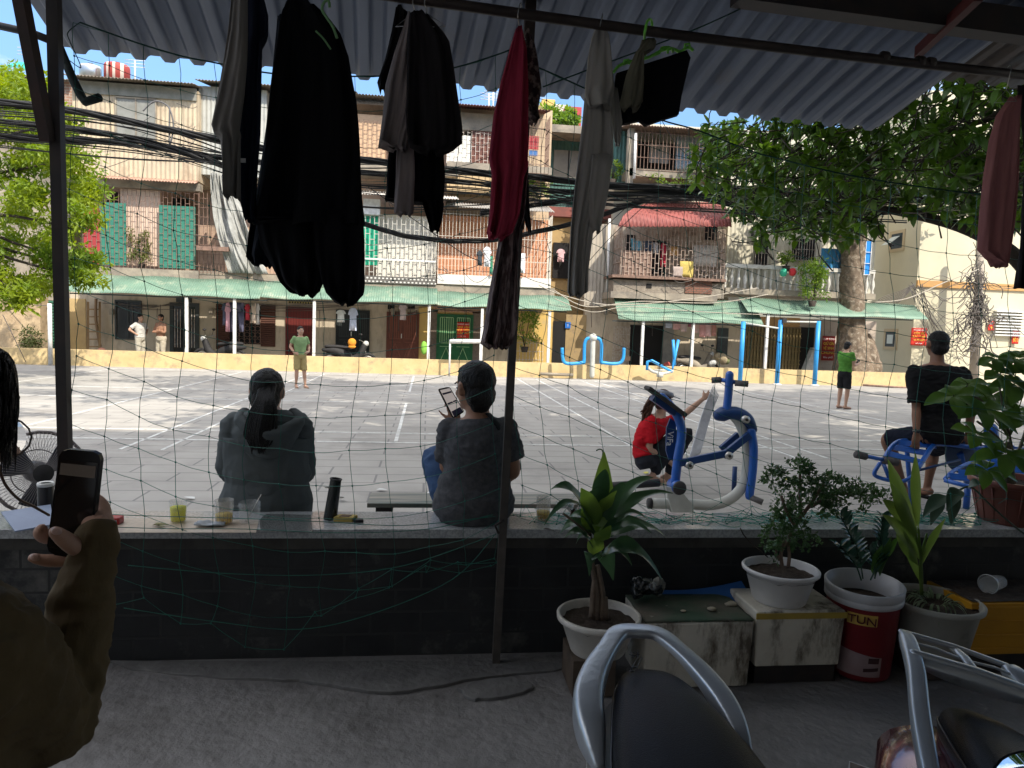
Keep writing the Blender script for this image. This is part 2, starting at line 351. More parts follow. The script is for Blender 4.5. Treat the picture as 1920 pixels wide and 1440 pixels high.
# left side frame and rafters
def pole(name,pts,w_,m,label,cat,group=None):
    q=MB()
    for i in range(len(pts)-1): q.beam(pts[i],pts[i+1],w_,w_,(0,1,.01))
    return q.build(name,m,None,label,cat,group)
A=aY(104,-60,3.30); B=aY(131,860,3.30); B2=Vector((B.x+.01,3.3,0)); B2=aZ(134,1232,0)
pole('steel_post',[Vector((A.x,3.28,A.z)),Vector((B.x,3.28,0.0))],.044,m_iron,'thick black square steel post at the left holding the tin roof','post','posts of the shop roof')
A=aY(997,-30,3.27); M1=aY(962,560,3.27); B=aY(930,1232,3.27)
cp=pole('steel_post',[A,aY(972,430,3.27)],.046,mat('rusty brown steel',(.05,.032,.026),(.018,.014,.013),12,.6),'slim grey steel post in the middle leaning left, rusty at the top','post','posts of the shop roof')
q=MB(); q.beam(aY(972,430,3.27),Vector((B.x,3.27,0)),.036,.036,(0,1,.01)); q.build('lower_tube',mat('grey galvanised post',(.085,.075,.065),(.05,.045,.042),9,.55,spec=.4),cp)
q=MB(); q.tube([aY(935,1000,3.245),aY(928,985,3.235),aY(945,975,3.24)],.006,5); q.build('wire_tie',m_iron,cp)
# oblique pipes at left
q=MB(); q.beam(aY(34,-30,3.1),aY(90,265,3.25),.045,.045); q.build('roof_brace',m_rust,None,'rusty slanting steel brace left of the black post','brace')
q=MB(); q.tube([aY(-30,42,3.5),aY(60,62,3.48),aY(105,80,3.45)],.017,8); q.build('side_pipe',m_iron,None,'thin dark pipe crossing the sky at the upper left corner','pipe')
q=MB(); q.tube([aY(112,90,3.42),aY(135,145,3.4),aY(152,180,3.38),aY(160,191,3.37),aY(186,183,3.33)],.019,8); q.build('bent_bracket',mat('dark green iron',(.02,.03,.028)),None,'bent dark bracket sticking out right of the black post','bracket')
# clothes pole (pipe) that carries the laundry
PA=aY(770,-3,2.30); PB=aY(1935,142,2.62)
m_pipe=mat('rusty water pipe',(.030,.022,.020),(.055,.042,.036),10,.55,metal=.3)
pp=MB(); pp.tube([PA.lerp(PB,t)-Vector((0,0,.012*math.sin(math.pi*t))) for t in [-.15+i*.115 for i in range(11)]],.0165,10)
po=pp.build('clothes_pipe',m_pipe,None,'long rusty pipe hung under the tin roof carrying the washing','pipe')
for t in (.715,.78,.80): 
    c_=PA.lerp(PB,t); d=(PB-PA).normalized(); q=MB(); q.tube([c_-d*.012,c_+d*.012],.021,10); q.build('coupling',m_pipe,po)
def pipept(px):
    lo,hi=-.15,1.0
    for _ in range(30):
        m_=(lo+hi)/2; p=PA.lerp(PB,m_); k=RM.transposed()@(p-Vector((0,0,CZ))); x=960+F_*k.x/-k.z
        if x<px: lo=m_
        else: hi=m_
    return PA.lerp(PB,(lo+hi)/2)
# ================================================================ FAR SIDE: yellow wall, houses
YY=23.4; YF=25.6
def rc(x0,y0,x1,y1,Y):
    xm=(x0+x1)/2; ym=(y0+y1)/2
    return aY(x0,ym,Y).x,aY(x1,ym,Y).x,aY(xm,y1,Y).z,aY(xm,y0,Y).z
def fb(mb,x0,y0,x1,y1,Y,t):
    X0,X1,Z0,Z1=rc(x0,y0,x1,y1,Y); return mb.box(X0,X1,Y,Y+t,Z0,Z1)
def fpart(name,x0,y0,x1,y1,Y,t,m,parent,**k):
    mb=MB(); fb(mb,x0,y0,x1,y1,Y,t); return mb.build(name,m,parent,**k)
m_yel=mat('yellow limewash',(.62,.47,.25),(.54,.40,.20),2.2,.9,stain=(.34,.26,.17),ss=3.5,slo=.5,shi=.72,bump=.2,bs=20)
yw=MB(); yw.box(-13.0,19.2,YY,YY+.22,0,.50); yw.build('boundary_wall',m_yel,None,'low yellow painted wall along the far edge of the court','wall')
m_cream=mat('cream wall',(.56,.47,.35),(.46,.39,.30),1.3,.9,stain=(.27,.22,.17),ss=1.9,slo=.50,shi=.74,sstretch=(1.6,1,.45))
m_cream2=mat('pale wall',(.60,.56,.45),(.53,.49,.40),1.1,.9,stain=(.34,.30,.23),ss=1.6,sstretch=(1.8,1,.35),slo=.52,shi=.8)
m_yw=mat('yellow wall',(.62,.42,.13),(.55,.38,.14),1.5,.9,stain=(.4,.32,.2),ss=2)
m_dirty=mat('weathered concrete',(.36,.31,.24),(.22,.19,.155),2.2,.95,stain=(.13,.12,.11),ss=1.7,slo=.5,shi=.72,bump=.3,bs=15)
m_pink=mat('pinkish render',(.50,.34,.24),(.40,.28,.21),2,.9,stain=(.22,.17,.13),ss=2.2,slo=.5)
def corr(name,col,col2,per,bumpy=.8,axis='X',stain=None,rough=.6,metal=0,slo=.55):
    def g(t,co,last,c0,b):
        N=t.nodes;L=t.links; wv=N.new('ShaderNodeTexWave'); wv.bands_direction=axis; wv.inputs['Scale'].default_value=1/per*.5*.6283*2/2; wv.wave_profile='SIN'
        wv.inputs['Scale'].default_value=2*math.pi/per/20
        L.new(co.outputs['Object'],wv.inputs['Vector'])
        bp=N.new('ShaderNodeBump'); bp.inputs['Strength'].default_value=bumpy; bp.inputs['Distance'].default_value=.03; L.new(wv.outputs['Fac'],bp.inputs['Height']); L.new(bp.outputs[0],b.inputs['Normal']); return last
    return mat(name,col,col2,1.4,rough,stain=stain,ss=1.8,slo=slo,shi=.75,gen=g,metal=metal,sstretch=(1.6,1,.6))
m_clad=corr('cream ribbed cladding',(.58,.47,.32),(.48,.39,.28),.14,stain=(.30,.21,.14),slo=.50)
m_clad2=corr('grey ribbed cladding',(.46,.46,.42),(.38,.38,.35),.14,stain=(.25,.24,.22))
m_teal=corr('green ribbed sheet',(.075,.17,.15),(.06,.13,.12),.14,stain=(.04,.07,.06))
m_grn=mat('green tarpaulin board',(.045,.22,.16),(.035,.17,.13),3,.6,stain=(.03,.12,.1),ss=4)
m_redp=mat('red board',(.40,.045,.05),(.30,.04,.045),5,.6)
m_bars=mat('pale painted bars',(.62,.60,.55),(.35,.25,.2),12,.6)
m_rbar=mat('rusty bars',(.26,.16,.12),(.14,.09,.07),12,.7)
m_dark=mat('dark interior',(.012,.011,.011))
m_dk2=mat('dim room wall',(.06,.055,.05),(.03,.028,.026),3,.9)
m_wood=mat('brown shutter wood',(.11,.045,.025),(.08,.032,.02),8,.6,stretch=(1,1,6))
m_maroon=mat('maroon door paint',(.13,.018,.015),(.10,.015,.013),6,.45)
m_brown=mat('brown door paint',(.17,.055,.035),(.12,.04,.028),6,.5)
m_green=mat('green door paint',(.02,.13,.05),(.015,.10,.04),6,.5)
m_gline=mat('pale green trim',(.30,.48,.25))
m_glass=mat('dark window glass',(.02,.025,.028),rough=.12,spec=.6)
m_white=mat('white painted metal',(.72,.72,.70),(.55,.54,.52),9,.5)
m_grey=mat('grey painted frame',(.05,.06,.06),(.035,.04,.04),7,.5)
m_rooft=mat('brown fibre roof',(.21,.17,.13),(.13,.11,.085),3,.85)
def grille(name,parent,x0,y0,x1,y1,Y,kind,m,dx=.13,dz=.30,w_=.012,side=0):
    X0,X1,Z0,Z1=rc(x0,y0,x1,y1,Y); mb=MB(); n=max(2,int((X1-X0)/dx)); st=(X1-X0)/n; t=w_
    for i in range(n+1): mb.box(X0+i*st-t/2,X0+i*st+t/2,Y,Y+t,Z0,Z1)
    if kind=='brick':
        for i in range(n):
            z=Z0+(dz/2 if i%2 else 0)
            while z<=Z1: mb.box(X0+i*st+t/2,X0+(i+1)*st-t/2,Y,Y+t,z-t/2,z+t/2); z+=dz
    elif kind=='bar':
        z=Z0
        while z<=Z1+.01: mb.box(X0,X1,Y-t,Y-.001,z-t/2,z+t/2); z+=dz
    if side:
        for sx in (X0,X1):
            k=int(side/dx)
            for i in range(1,k+1): mb.box(sx-t/2,sx+t/2,Y+i*dx,Y+i*dx+t,Z0,Z1)
            z=Z0
            while z<=Z1+.01: mb.box(sx-t,sx+t,Y+t,Y+side,z-t/2,z+t/2); z+=.5
    return mb.build(name,m,parent)
def awning(parent,xa,ya,xb,yb,yc,Y1,Y0,m,per=.076,lab=None):
    # corrugated strip: top edge pixels (xa,ya)-(xb,yb) at depth Y1, bottom pixel row yc(x) at depth Y0
    A=aY(xa,ya,Y1);B=aY(xb,yb,Y1); x0=aY(xa,yc[0],Y0).x; x1=aY(xb,yc[1],Y0).x; z0=(aY(xa,yc[0],Y0).z+aY(xb,yc[1],Y0).z)/2; zt=(A.z+B.z)/2
    n=int((B.x-A.x)/per)*4; mb=MB()
    mb.grid(lambda u,v:Vector((A.x+(B.x-A.x)*u,Y1+(Y0-Y1)*v,zt+(z0-zt)*v+.013*math.sin(u*n/4*2*math.pi)+.02*math.sin(u*17+v*2))),n,3)
    return mb.build('roof_sheet',m,parent,solid=.004)
def wframe(parent,x0,y0,x1,y1,Y,m,pane,name='window',mull=1,fw=.05,rows=1):
    X0,X1,Z0,Z1=rc(x0,y0,x1,y1,Y); mb=MB()
    mb.box(X0,X1,Y,Y+.05,Z1-fw,Z1);mb.box(X0,X1,Y,Y+.05,Z0,Z0+fw);mb.box(X0,X0+fw,Y,Y+.05,Z0+fw,Z1-fw);mb.box(X1-fw,X1,Y,Y+.05,Z0+fw,Z1-fw)
    for i in range(1,mull+1): x=X0+(X1-X0)*i/(mull+1); mb.box(x-fw*.4,x+fw*.4,Y+.002,Y+.048,Z0+fw,Z1-fw)
    for i in range(1,rows): z=Z0+(Z1-Z0)*i/rows; mb.box(X0+fw,X1-fw,Y+.006,Y+.044,z-fw*.3,z+fw*.3)
    o=mb.build(name,m,parent); q=MB(); q.box(X0+fw*.6,X1-fw*.6,Y+.03,Y+.036,Z0+fw*.6,Z1-fw*.6); q.build('pane',pane,o); return o
def slat_door(parent,x0,y0,x1,y1,Y,m,mline=None,leaves=2,slats=5,name='door',split=.55):
    X0,X1,Z0,Z1=rc(x0,y0,x1,y1,Y); mb=MB(); mb.box(X0,X1,Y+.02,Y+.06,Z0,Z1)
    mb.box(X0-.05,X0,Y-.01,Y+.07,Z0,Z1+.05);mb.box(X1,X1+.05,Y-.01,Y+.07,Z0,Z1+.05);mb.box(X0,X1,Y-.01,Y+.07,Z1,Z1+.05)
    if leaves==2: mb.box((X0+X1)/2-.02,(X0+X1)/2+.02,Y+.005,Y+.02,Z0,Z1)
    o=mb.build(name,m,parent); q=MB(); L=(X1-X0)/leaves
    for k in range(leaves):
        a=X0+k*L+.07; b=X0+(k+1)*L-.07; zs=Z0+(Z1-Z0)*(1-split)
        for i in range(slats+1):
            x=a+(b-a)*i/slats; q.box(x-.012,x+.012,Y+.004,Y+.02,zs,Z1-.08)
        q.box(a,b,Y+.002,Y+.019,zs-.03,zs-.005);q.box(a,b,Y+.002,Y+.019,Z1-.08,Z1-.055)
        q.box(a,b,Y+.002,Y+.019,zs-.15,zs-.13)
        c=(a+b)/2; zb=Z0+.05; zt=zs-.18
        q.beam((a,Y+.01,zb),(c,Y+.01,zt),.02,.02,(0,1,0)); q.beam((b,Y+.01,zb),(c,Y+.01,zt),.02,.02,(0,1,0))
    q.build('trim',mline or m,o); 
    h=MB(); h.box((X0+X1)/2-.06,(X0+X1)/2-.03,Y-.03,Y+.004,(Z0+Z1)/2-.08,(Z0+Z1)/2+.08); h.build('handle',m_white,o); return o
def bld(name,label,x,y0=YF): return thing(name,label,'building',(x,y0,0))
def banner(x0,y0,x1,y1,Y,lines,label,m=None,tilt=0,backY=.01):
    X0,X1,Z0,Z1=rc(x0,y0,x1,y1,Y); t=thing('notice_banner',label,'sign',((X0+X1)/2,Y,Z0))
    mb=MB(); mb.grid(lambda u,v:Vector((X0+(X1-X0)*u,Y+.008*math.sin(u*5+v*3),Z0+(Z1-Z0)*v)),8,8); mb.build('cloth',m or mat('red banner',(.60,.035,.02),(.5,.03,.02),4,.6),t,solid=.004)
    ink=mat('yellow lettering',(.85,.62,.08)); iw=mat('white lettering',(.8,.8,.78)); n=len(lines); h=(Z1-Z0)/(n+.4)
    for i,s in enumerate(lines):
        wh=s.startswith('*'); s=s.strip('*'); L=max(len(s),1); z=Z1-h*(i+.7)
        text('lettering',s,h*(.6 if wh else .85),((X0+X1)/2,Y-.018,z),FRONT,iw if wh else ink,t,sx=min(1.15,(X1-X0)*.88/(L*.56*h*(.6 if wh else .85))))
    return t
# ---------------------------------------------------------------- A: left house
A_=bld('apartment_building','left three storey block with cream ribbed top floor and green boards on its balcony',-8)
fpart('ground_wall',132,545,500,668,YF,.3,m_cream,A_)
fpart('ochre_wall',131,560,161,668,YF-.03,.03,mat('ochre wall',(.50,.36,.17),(.42,.30,.15),3,.9),A_)
fpart('middle_wall',150,340,430,525,YF+1.2,.3,m_pink,A_)
fpart('balcony_slab',150,503,372,523,YF-1.0,2.2,m_dirty,A_)
def rfl(parent,x0,x1,y,Y0,Y1,m,drop=.25,per=.1,name='roof'):
    a=aY(x0,y,Y0);b=aY(x1,y,Y0); z=aY((x0+x1)/2,y,Y0).z; n=int((b.x-a.x)/per)*4; mb=MB()
    mb.grid(lambda u,v:Vector((a.x+(b.x-a.x)*u,Y0+(Y1-Y0)*v,z+drop*v+.022*math.sin(u*n/4*2*math.pi))),n,2); return mb.build(name,m,parent,solid=.012)
rfl(A_,118,364,148,YF-1.5,YF+4,m_rooft,.9)
fpart('upper_wall',136,163,372,333,YF-1.0,4.5,m_clad,A_)
fpart('fascia',140,158,368,181,YF-1.06,.05,mat('grey painted fascia',(.30,.29,.25),(.2,.2,.17),4,.9),A_)
o=fpart('window',217,184,292,260,YF-1.05,.045,mat('grey window panel',(.27,.27,.25),(.2,.2,.18),3,.7),A_)
q=MB(); X0,X1,Z0,Z1=rc(217,184,292,260,YF-1.07)
for x in (X0,(X0+X1)/2,X1): q.box(x-.02,x+.02,YF-1.08,YF-1.055,Z0,Z1)
for z in (Z0,Z1): q.box(X0,X1,YF-1.085,YF-1.06,z-.02,z+.02)
q.build('frame',m_dirty,o)
rfl(A_,178,366,338,YF-1.35,YF-1.0,mat('rusty drip tiles',(.45,.27,.20),(.3,.18,.13),6,.85),.12,.09,'drip_ledge')
fpart('added_sunlit_panel',226,356,300,498,YF-.75,.15,mat('peach with sunlit tone',(.66,.50,.40),(.58,.44,.35),2,.9),A_)  # paler panel added in front so this stretch of the back wall looks sunlit
fpart('beam',150,338,375,352,YF-.98,.3,m_dirty,A_)
grille('grille',A_,155,356,372,503,YF-1.0,'brick',m_rbar,.135,.33,.014)
fpart('red_board',157,390,187,498,YF-.96,.02,m_redp,A_)
fpart('green_board',187,380,236,497,YF-.95,.02,m_grn,A_)
fpart('green_board',298,386,366,503,YF-.95,.02,m_grn,A_)
fpart('doorway',322,372,352,500,YF+1.15,.04,m_dark,A_)
fpart('doorway',200,360,222,380,YF+1.15,.04,m_dark,A_)
wframe(A_,215,563,265,637,YF-.05,m_grey,m_glass,mull=1)
o=wframe(A_,318,568,373,668,YF-.05,m_grey,m_glass,'door',mull=1,fw=.12)
q=MB(); X0,X1,Z0,Z1=rc(318,568,373,668,YF-.06); c=(X0+X1)/2
for k in (-1,1):
    x=c+k*(X1-X0)*.24
    for i in range(3): q.box(x-.1+i*.09,x-.08+i*.09,YF-.03,YF-.022,Z0+.3,Z1-.2)
q.build('door_bars',m_bars,o)
fpart('wire_box',330,557,358,567,YF-.12,.1,m_grey,A_)
# left neighbour, mostly behind the tree
L_=bld('apartment_building','dark weathered block at the far left behind the leafy tree',-14)
fpart('wall',-140,152,134,668,YF+.6,4,m_dirty,L_)
fpart('brick_patch',120,150,136,300,YF-.3,.8,mat('raw brick',(.36,.20,.14),(.28,.17,.12),3,.9,gen=brickgen(.24,.09,(.4,.36,.3),.01,.5)),L_)
rfl(L_,-140,130,140,YF-.6,YF+4,m_rooft,.9)
q=MB(); X0,X1,Z0,Z1=rc(36,145,96,163,YF)
for i in range(9): x=X0+(X1-X0)*i/9; q.box(x,x+.1,YF+.5,YF+.58,Z0,Z1)
q.build('vent_bricks',m_cream,L_)
fpart('green_door',75,563,106,672,YF-.1,.05,corr('green roller door',(.03,.12,.075),(.025,.10,.06),.1,axis='Z'),L_)
q=MB(); q.grid(lambda u,v:Vector((aY(-60+120*u,128-15*v,YF+1).x,YF+1+.3*v,aY(-60+120*u,130-16*v,YF+1).z+.08*math.sin(u*11))),14,3); q.build('shade_netting',mat('turquoise netting',(.03,.42,.34),(.02,.3,.26),9,.7),None,'turquoise shade netting stretched over the roof at the far left','netting',solid=.01)
# ---------------------------------------------------------------- B: narrow house under the grey dust sheet (mostly behind the washing)
B_=bld('apartment_building','block behind the hanging black trousers with maroon door and wooden shutters below',-5)
fpart('ground_wall',376,545,719,672,YF+.02,.3,m_cream,B_)
fpart('upper_wall',372,175,660,560,YF+.5,3,m_pink,B_)
fpart('cladding',372,165,500,330,YF-.7,1.1,m_clad2,B_)
rfl(B_,366,668,160,YF-1.1,YF+3.5,m_rooft,.9)
fpart('balcony_slab',374,514,690,535,YF-.9,1.4,m_dirty,B_)
grille('grille',B_,374,362,440,512,YF-.95,'bar',m_rbar,.12,.3,.014)
grille('railing',B_,420,470,690,516,YF-.9,'bar',m_rbar,.12,.4,.014)
q=MB()
X0,X1,Z0,Z1=rc(396,325,505,512,YF-1.05)
def dsh(u,v):
    xl=X0+(X1-X0)*(.0+.30*v*v); xr=X0+(X1-X0)*(.35+.65*v**1.3)
    return Vector((xl+(xr-xl)*u,YF-1.1-.10*math.sin(u*11+v*4)-.30*mnoise.noise(Vector((u*7,v*2.2,1)))-.12*mnoise.noise(Vector((u*22,v*5,4))),Z1+(Z0-Z1)*v))
q.grid(dsh,60,24); q.build('dust_sheet',mat('grey mesh sheet',(.42,.42,.39),(.30,.30,.28),5,.9,alpha=.9),B_,solid=.004)
fpart('plant_shelf',368,462,428,470,YF-1.3,.35,m_rbar,B_)
fpart('vent',443,553,475,562,YF-.02,.04,m_dark,B_)
# shutters and iron grille window
fpart('shutter',405,570,430,655,YF-.04,.05,corr('louvred shutter',(.10,.04,.024),(.08,.03,.02),.07,axis='Z'),B_)
fpart('shutter',489,573,516,650,YF-.04,.05,MATS['louvred shutter'],B_)
o=fpart('window',430,573,489,645,YF-.01,.03,m_dark,B_)
q=MB(); X0,X1,Z0,Z1=rc(438,598,488,645,YF-.06)
for i in range(5):
    for j in range(4):
        cx=X0+(i+.5)*(X1-X0)/5; cz=Z0+(j+.5)*(Z1-Z0)/4; r=.085
        q.tube([(cx+r*math.cos(a*.7854),YF-.04,cz+r*math.sin(a*.7854)) for a in range(9)],.008,4)
for i in range(6): x=X0+i*(X1-X0)/5; q.box(x-.008,x+.008,YF-.05,YF-.03,Z0,Z1)
q.build('iron_grille',m_rbar,o)
slat_door(B_,538,578,585,668,YF-.05,m_maroon,mat('maroon trim',(.18,.03,.025)),leaves=2,slats=3,split=.5)
q=MB(); X0,X1,Z0,Z1=rc(541,556,586,569,YF-.04)
q.box(X0,X1,YF-.005,YF+.015,Z0,Z1)
q.build('transom',m_dark,B_); q=MB()
for i in range(9): 
    x=X0+(i+.5)*(X1-X0)/9; q.beam((x-.05,YF-.03,Z0),(x+.05,YF-.03,Z1),.02,.02,(0,1,0)); q.beam((x+.05,YF-.05,Z0),(x-.05,YF-.05,Z1),.02,.02,(0,1,0))
q.build('transom_lattice',mat('ochre lattice',(.42,.34,.14)),B_)
slat_door(B_,632,584,690,668,YF-.05,mat('charcoal door',(.02,.024,.024),(.014,.018,.018),5,.5),mat('charcoal trim',(.05,.058,.058)),leaves=2,slats=6)
def fan_at(x,y): 
    q=MB(); c=aY(x,y,YF-.1); q.tube([c+Vector((.13*math.cos(a*.5236),0,.07*math.sin(a*.5236))) for a in range(13)],.008,4); q.beam(c,c+Vector((0,.1,0)),.02,.02); return q
# ---------------------------------------------------------------- C: white grille house
C_=bld('apartment_building','block with white brick pattern window grille and brown door in the middle',-1)
fpart('ground_wall',719,560,803,675,YF+.01,.3,m_cream,C_)
fpart('ground_wall',784,575,804,675,YF-.02,.05,m_yw,C_)
fpart('upper_wall',662,200,836,540,YF+.3,3,m_pink,C_)
fpart('front_wall',664,215,722,300,YF-.6,.9,mat('apricot wall',(.62,.42,.27),(.54,.37,.24),2,.9),C_)
rfl(C_,655,850,182,YF-1.2,YF+3,m_rooft,.9)
grille('grille',C_,664,226,760,298,YF-.68,'brick',m_rbar,.15,.3,.014)
rfl(C_,664,860,368,YF-1.7,YF-.3,mat('old white tin',(.60,.58,.54),(.4,.36,.32),3,.7),.35,.09,'porch_roof')
fpart('ledge',662,308,860,325,YF-1.0,1.3,m_dirty,C_)
fpart('ac_box',681,373,712,402,YF-1.2,.5,m_white,C_)
fpart('bright_wall',706,404,818,526,YF-.55,.8,mat('white tiles',(.74,.70,.62),(.68,.64,.56),2,.7),C_)
fpart('green_cloth',676,405,708,497,YF-1.0,.03,mat('emerald curtain',(.02,.42,.24),(.015,.26,.16),9,.8,stretch=(3,1,.6)),C_)
grille('grille',C_,676,406,818,532,YF-1.15,'brick',mat('grey white bars',(.45,.43,.38)),.145,.36,.022,side=.9)
fpart('grille_base',676,519,818,532,YF-1.2,.04,mat('base lace',(.62,.60,.55),gen=brickgen(.13,.11,(.12,.11,.10),.035,.5)),C_)
fpart('rail',676,486,818,489,YF-1.2,.03,m_white,C_)
fpart('balcony_slab',672,532,832,545,YF-1.15,1.5,m_dirty,C_)
slat_door(C_,727,588,783,672,YF-.04,m_brown,mat('brown trim',(.24,.09,.06)),leaves=2,slats=5)
fpart('vent',727,572,740,580,YF-.03,.03,m_dark,C_); fpart('vent',765,572,778,580,YF-.03,.03,m_dark,C_)
# ---------------------------------------------------------------- D: terracotta house
D_=bld('apartment_building','block with terracotta wall behind a cage of thin white bars and a green door below',1.5)
fpart('ground_wall',803,572,1036,690,YF,.3,m_yw,D_)
fpart('pillar',806,580,820,690,YF-.05,.05,mat('brown pebble wall',(.20,.15,.12),(.14,.11,.09),14,.9),D_); fpart('pillar',885,585,903,690,YF-.05,.05,MATS['brown pebble wall'],D_)
fpart('upper_wall',838,200,1030,545,YF+.3,3,mat('sandy wall',(.55,.42,.28),(.47,.36,.25),2,.9,stain=(.35,.28,.2)),D_)
fpart('terracotta_wall',820,408,1030,522,YF-.3,.5,mat('terracotta render',(.62,.30,.17),(.54,.25,.14),3,.9,gen=brickgen(.6,.22,(.70,.42,.28),.012,.5,bump=0)),D_)
fpart('white_panel',838,253,882,307,YF-.55,.6,mat('white sheet panel',(.74,.72,.66)),D_)
fpart('brown_panel',884,245,925,307,YF-.55,.6,mat('dark brown panel',(.18,.08,.06),(.13,.06,.05),4),D_)
grille('grille',D_,838,246,930,308,YF-.62,'brick',m_bars,.14,.3,.014)
fpart('top_shade',838,212,930,244,YF-.58,.6,m_dirty,D_)
rfl(D_,838,1034,200,YF-1.2,YF+3,mat('dark red tin',(.20,.07,.06),(.12,.06,.05),3,.7),.9)
fpart('ledge',838,308,1035,322,YF-1.0,1.3,m_dirty,D_)
fpart('wall_strip',838,330,938,360,YF-.9,1,mat('tan tiles',(.50,.36,.20),gen=brickgen(.22,.3,(.25,.18,.1),.02,.5)),D_)
grille('grille',D_,985,215,1030,325,YF-1.0,'bar',m_rbar,.12,.3,.014,side=.9)
o=fpart('red_sign_board',990,255,1010,280,YF-.9,.03,m_redp,D_); fpart('blue_sign_board',992,282,1008,292,YF-.9,.03,mat('blue board',(.08,.2,.45)),D_)
rfl(D_,838,1040,392,YF-1.5,YF-.2,mat('grey tin',(.33,.31,.28),(.24,.22,.2),3,.7),.4,.09,'porch_roof')
g=grille('grille',D_,822,398,1034,530,YF-1.15,'bar',mat('thin white bars',(.62,.58,.50)),.115,.75,.013,side=.9)
fpart('cage_base',820,518,1033,536,YF-1.16,.06,mat('white tin strip',(.72,.69,.63),(.6,.57,.52),4),D_)
fpart('balcony_slab',820,536,1040,552,YF-1.1,1.5,m_dirty,D_)
o=slat_door(D_,821,592,884,684,YF-.06,m_green,m_gline,leaves=2,slats=6)
fpart('flower_transom',812,574,900,586,YF-.05,.04,mat('painted flower strip',(.45,.35,.2),(.35,.12,.1),30,.8,stain=(.06,.2,.08),ss=20),D_)
banner(857,604,880,634,YF-.11,['*THONG BAO*','NHÀ VĂN','HOÁ THÔN','CẤM ĐỖ','*xe máy*'],'red notice with yellow capitals hung on the green door')
fpart('doorway',1036,602,1060,690,YF-.03,.02,m_dark,D_)
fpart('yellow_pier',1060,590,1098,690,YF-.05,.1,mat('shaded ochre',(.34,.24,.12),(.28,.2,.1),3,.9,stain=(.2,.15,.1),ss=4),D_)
fpart('dark_shelf',905,600,962,690,YF-.02,.02,m_cream,D_)
grille('gate',D_,968,640,1018,690,YF-.25,'bar',m_bars,.12,.3,.016)
# ---------------------------------------------------------------- E: alley with green sheet shack
E_=bld('lean_to','recessed green tin shack with grey double door above the alley',5,YF+3)
fpart('green_front',1020,250,1150,460,YF+3,.5,m_teal,E_)
fpart('grey_door',1038,282,1094,340,YF+2.94,.05,mat('grey door leaf',(.27,.26,.22),(.22,.21,.18),4,.7),E_)
q=MB(); X0,X1,Z0,Z1=rc(1038,282,1094,340,YF+2.9); q.box((X0+X1)/2-.02,(X0+X1)/2+.02,YF+2.91,YF+2.935,Z0,Z1); q.build('door_gap',m_dark,E_)
fpart('roof_slab',1018,236,1150,250,YF+1.8,2,m_dirty,E_)
fpart('red_roof_edge',1030,390,1155,408,YF+.9,2,mat('dull red tin',(.22,.07,.055),(.16,.06,.05),4,.7),E_)
fpart('alley_wall',1030,400,1110,690,YF+1.2,.2,mat('ochre render',(.42,.29,.13),(.34,.24,.12),2,.9),E_)
fpart('dark_opening',1037,455,1066,522,YF+1.1,.09,m_dark,E_)
# ---------------------------------------------------------------- F: balcony house with red roof
Fb=bld('apartment_building','middle right block with dull red curved roof over a cluttered caged balcony',9)
fpart('ground_wall',1095,566,1388,700,YF+.05,.3,m_cream,Fb)
fpart('side_cladding',1098,420,1158,574,YF-.2,1.0,corr('grey beige ribbed wall',(.42,.37,.30),(.34,.30,.25),.14,stain=(.22,.19,.15)),Fb)
q=MB(); q.tube([aY(1143,410,YF-.4),aY(1138,560,YF-.4)],.05,8); q.build('rain_pipe',m_white,Fb)
q=MB(); q.tube([aY(1192,250,YF-1.3),aY(1189,335,YF-1.3)],.05,8); q.build('rain_pipe',m_white,Fb)
fpart('upper_wall',1150,235,1375,560,YF+.6,3,m_cream2,Fb)
fpart('teal_side',1150,245,1182,345,YF-.2,.7,m_teal,Fb)
# top cage
fpart('top_opening',1197,268,1268,316,YF+.3,.1,m_dark,Fb); fpart('top_blue_sheet',1268,258,1335,318,YF-.3,.08,corr('faded blue sheet',(.22,.36,.48),(.4,.42,.40),.3,axis='Z'),Fb)
fpart('hung_sheet',1218,270,1254,306,YF-.2,.02,mat('grey cloth',(.3,.28,.25)),Fb)
grille('grille',Fb,1188,238,1338,322,YF-1.2,'bar',m_rbar,.13,.42,.016,side=1.1)
fpart('top_slab',1180,320,1345,334,YF-1.2,1.9,m_dirty,Fb)
rfl(Fb,1178,1372,240,YF-1.5,YF+3,mat('old brown tin',(.24,.16,.12),(.16,.12,.10),3,.8),.8,.1)
fpart('post',1178,240,1189,345,YF-1.2,.25,m_dirty,Fb)
# red curved porch roof
P0=aY(1158,425,YF-1.9);P1=aY(1372,425,YF-1.9);P2=aY(1235,376,YF+.3);P3=aY(1352,380,YF+.3)
m_rtin=corr('dull red ribbed tin',(.30,.085,.075),(.22,.07,.06),.13,stain=(.45,.25,.2),slo=.6)
q=MB()
def rroof(u,v):
    c=v**.6; a=P0.lerp(P1,u); b=Vector((P2.x,P2.y,P2.z)).lerp(P3,u); p=a.lerp(b,v); p.z=a.z+(b.z-a.z)*(v**.55); p.z+=.014*math.sin(u*150); return p
q.grid(rroof,150,8); q.build('red_porch_roof',m_rtin,Fb,solid=.01)
fpart('balcony_back',1165,425,1360,522,YF-.1,.3,mat('stained balcony wall',(.48,.42,.34),(.40,.33,.26),3,.9,stain=(.18,.13,.10),ss=3,slo=.5),Fb)
fpart('balcony_doorway',1220,452,1250,515,YF-.13,.02,m_dark,Fb); fpart('balcony_doorway',1172,440,1190,500,YF-.13,.02,m_dark,Fb); fpart('balcony_doorway',1322,420,1345,450,YF-.13,.02,m_dark,Fb)
fpart('stone_panel',1168,470,1222,520,YF-1.25,.03,mat('brown pebble panel',(.30,.20,.16),(.2,.14,.11),9,.9),Fb)
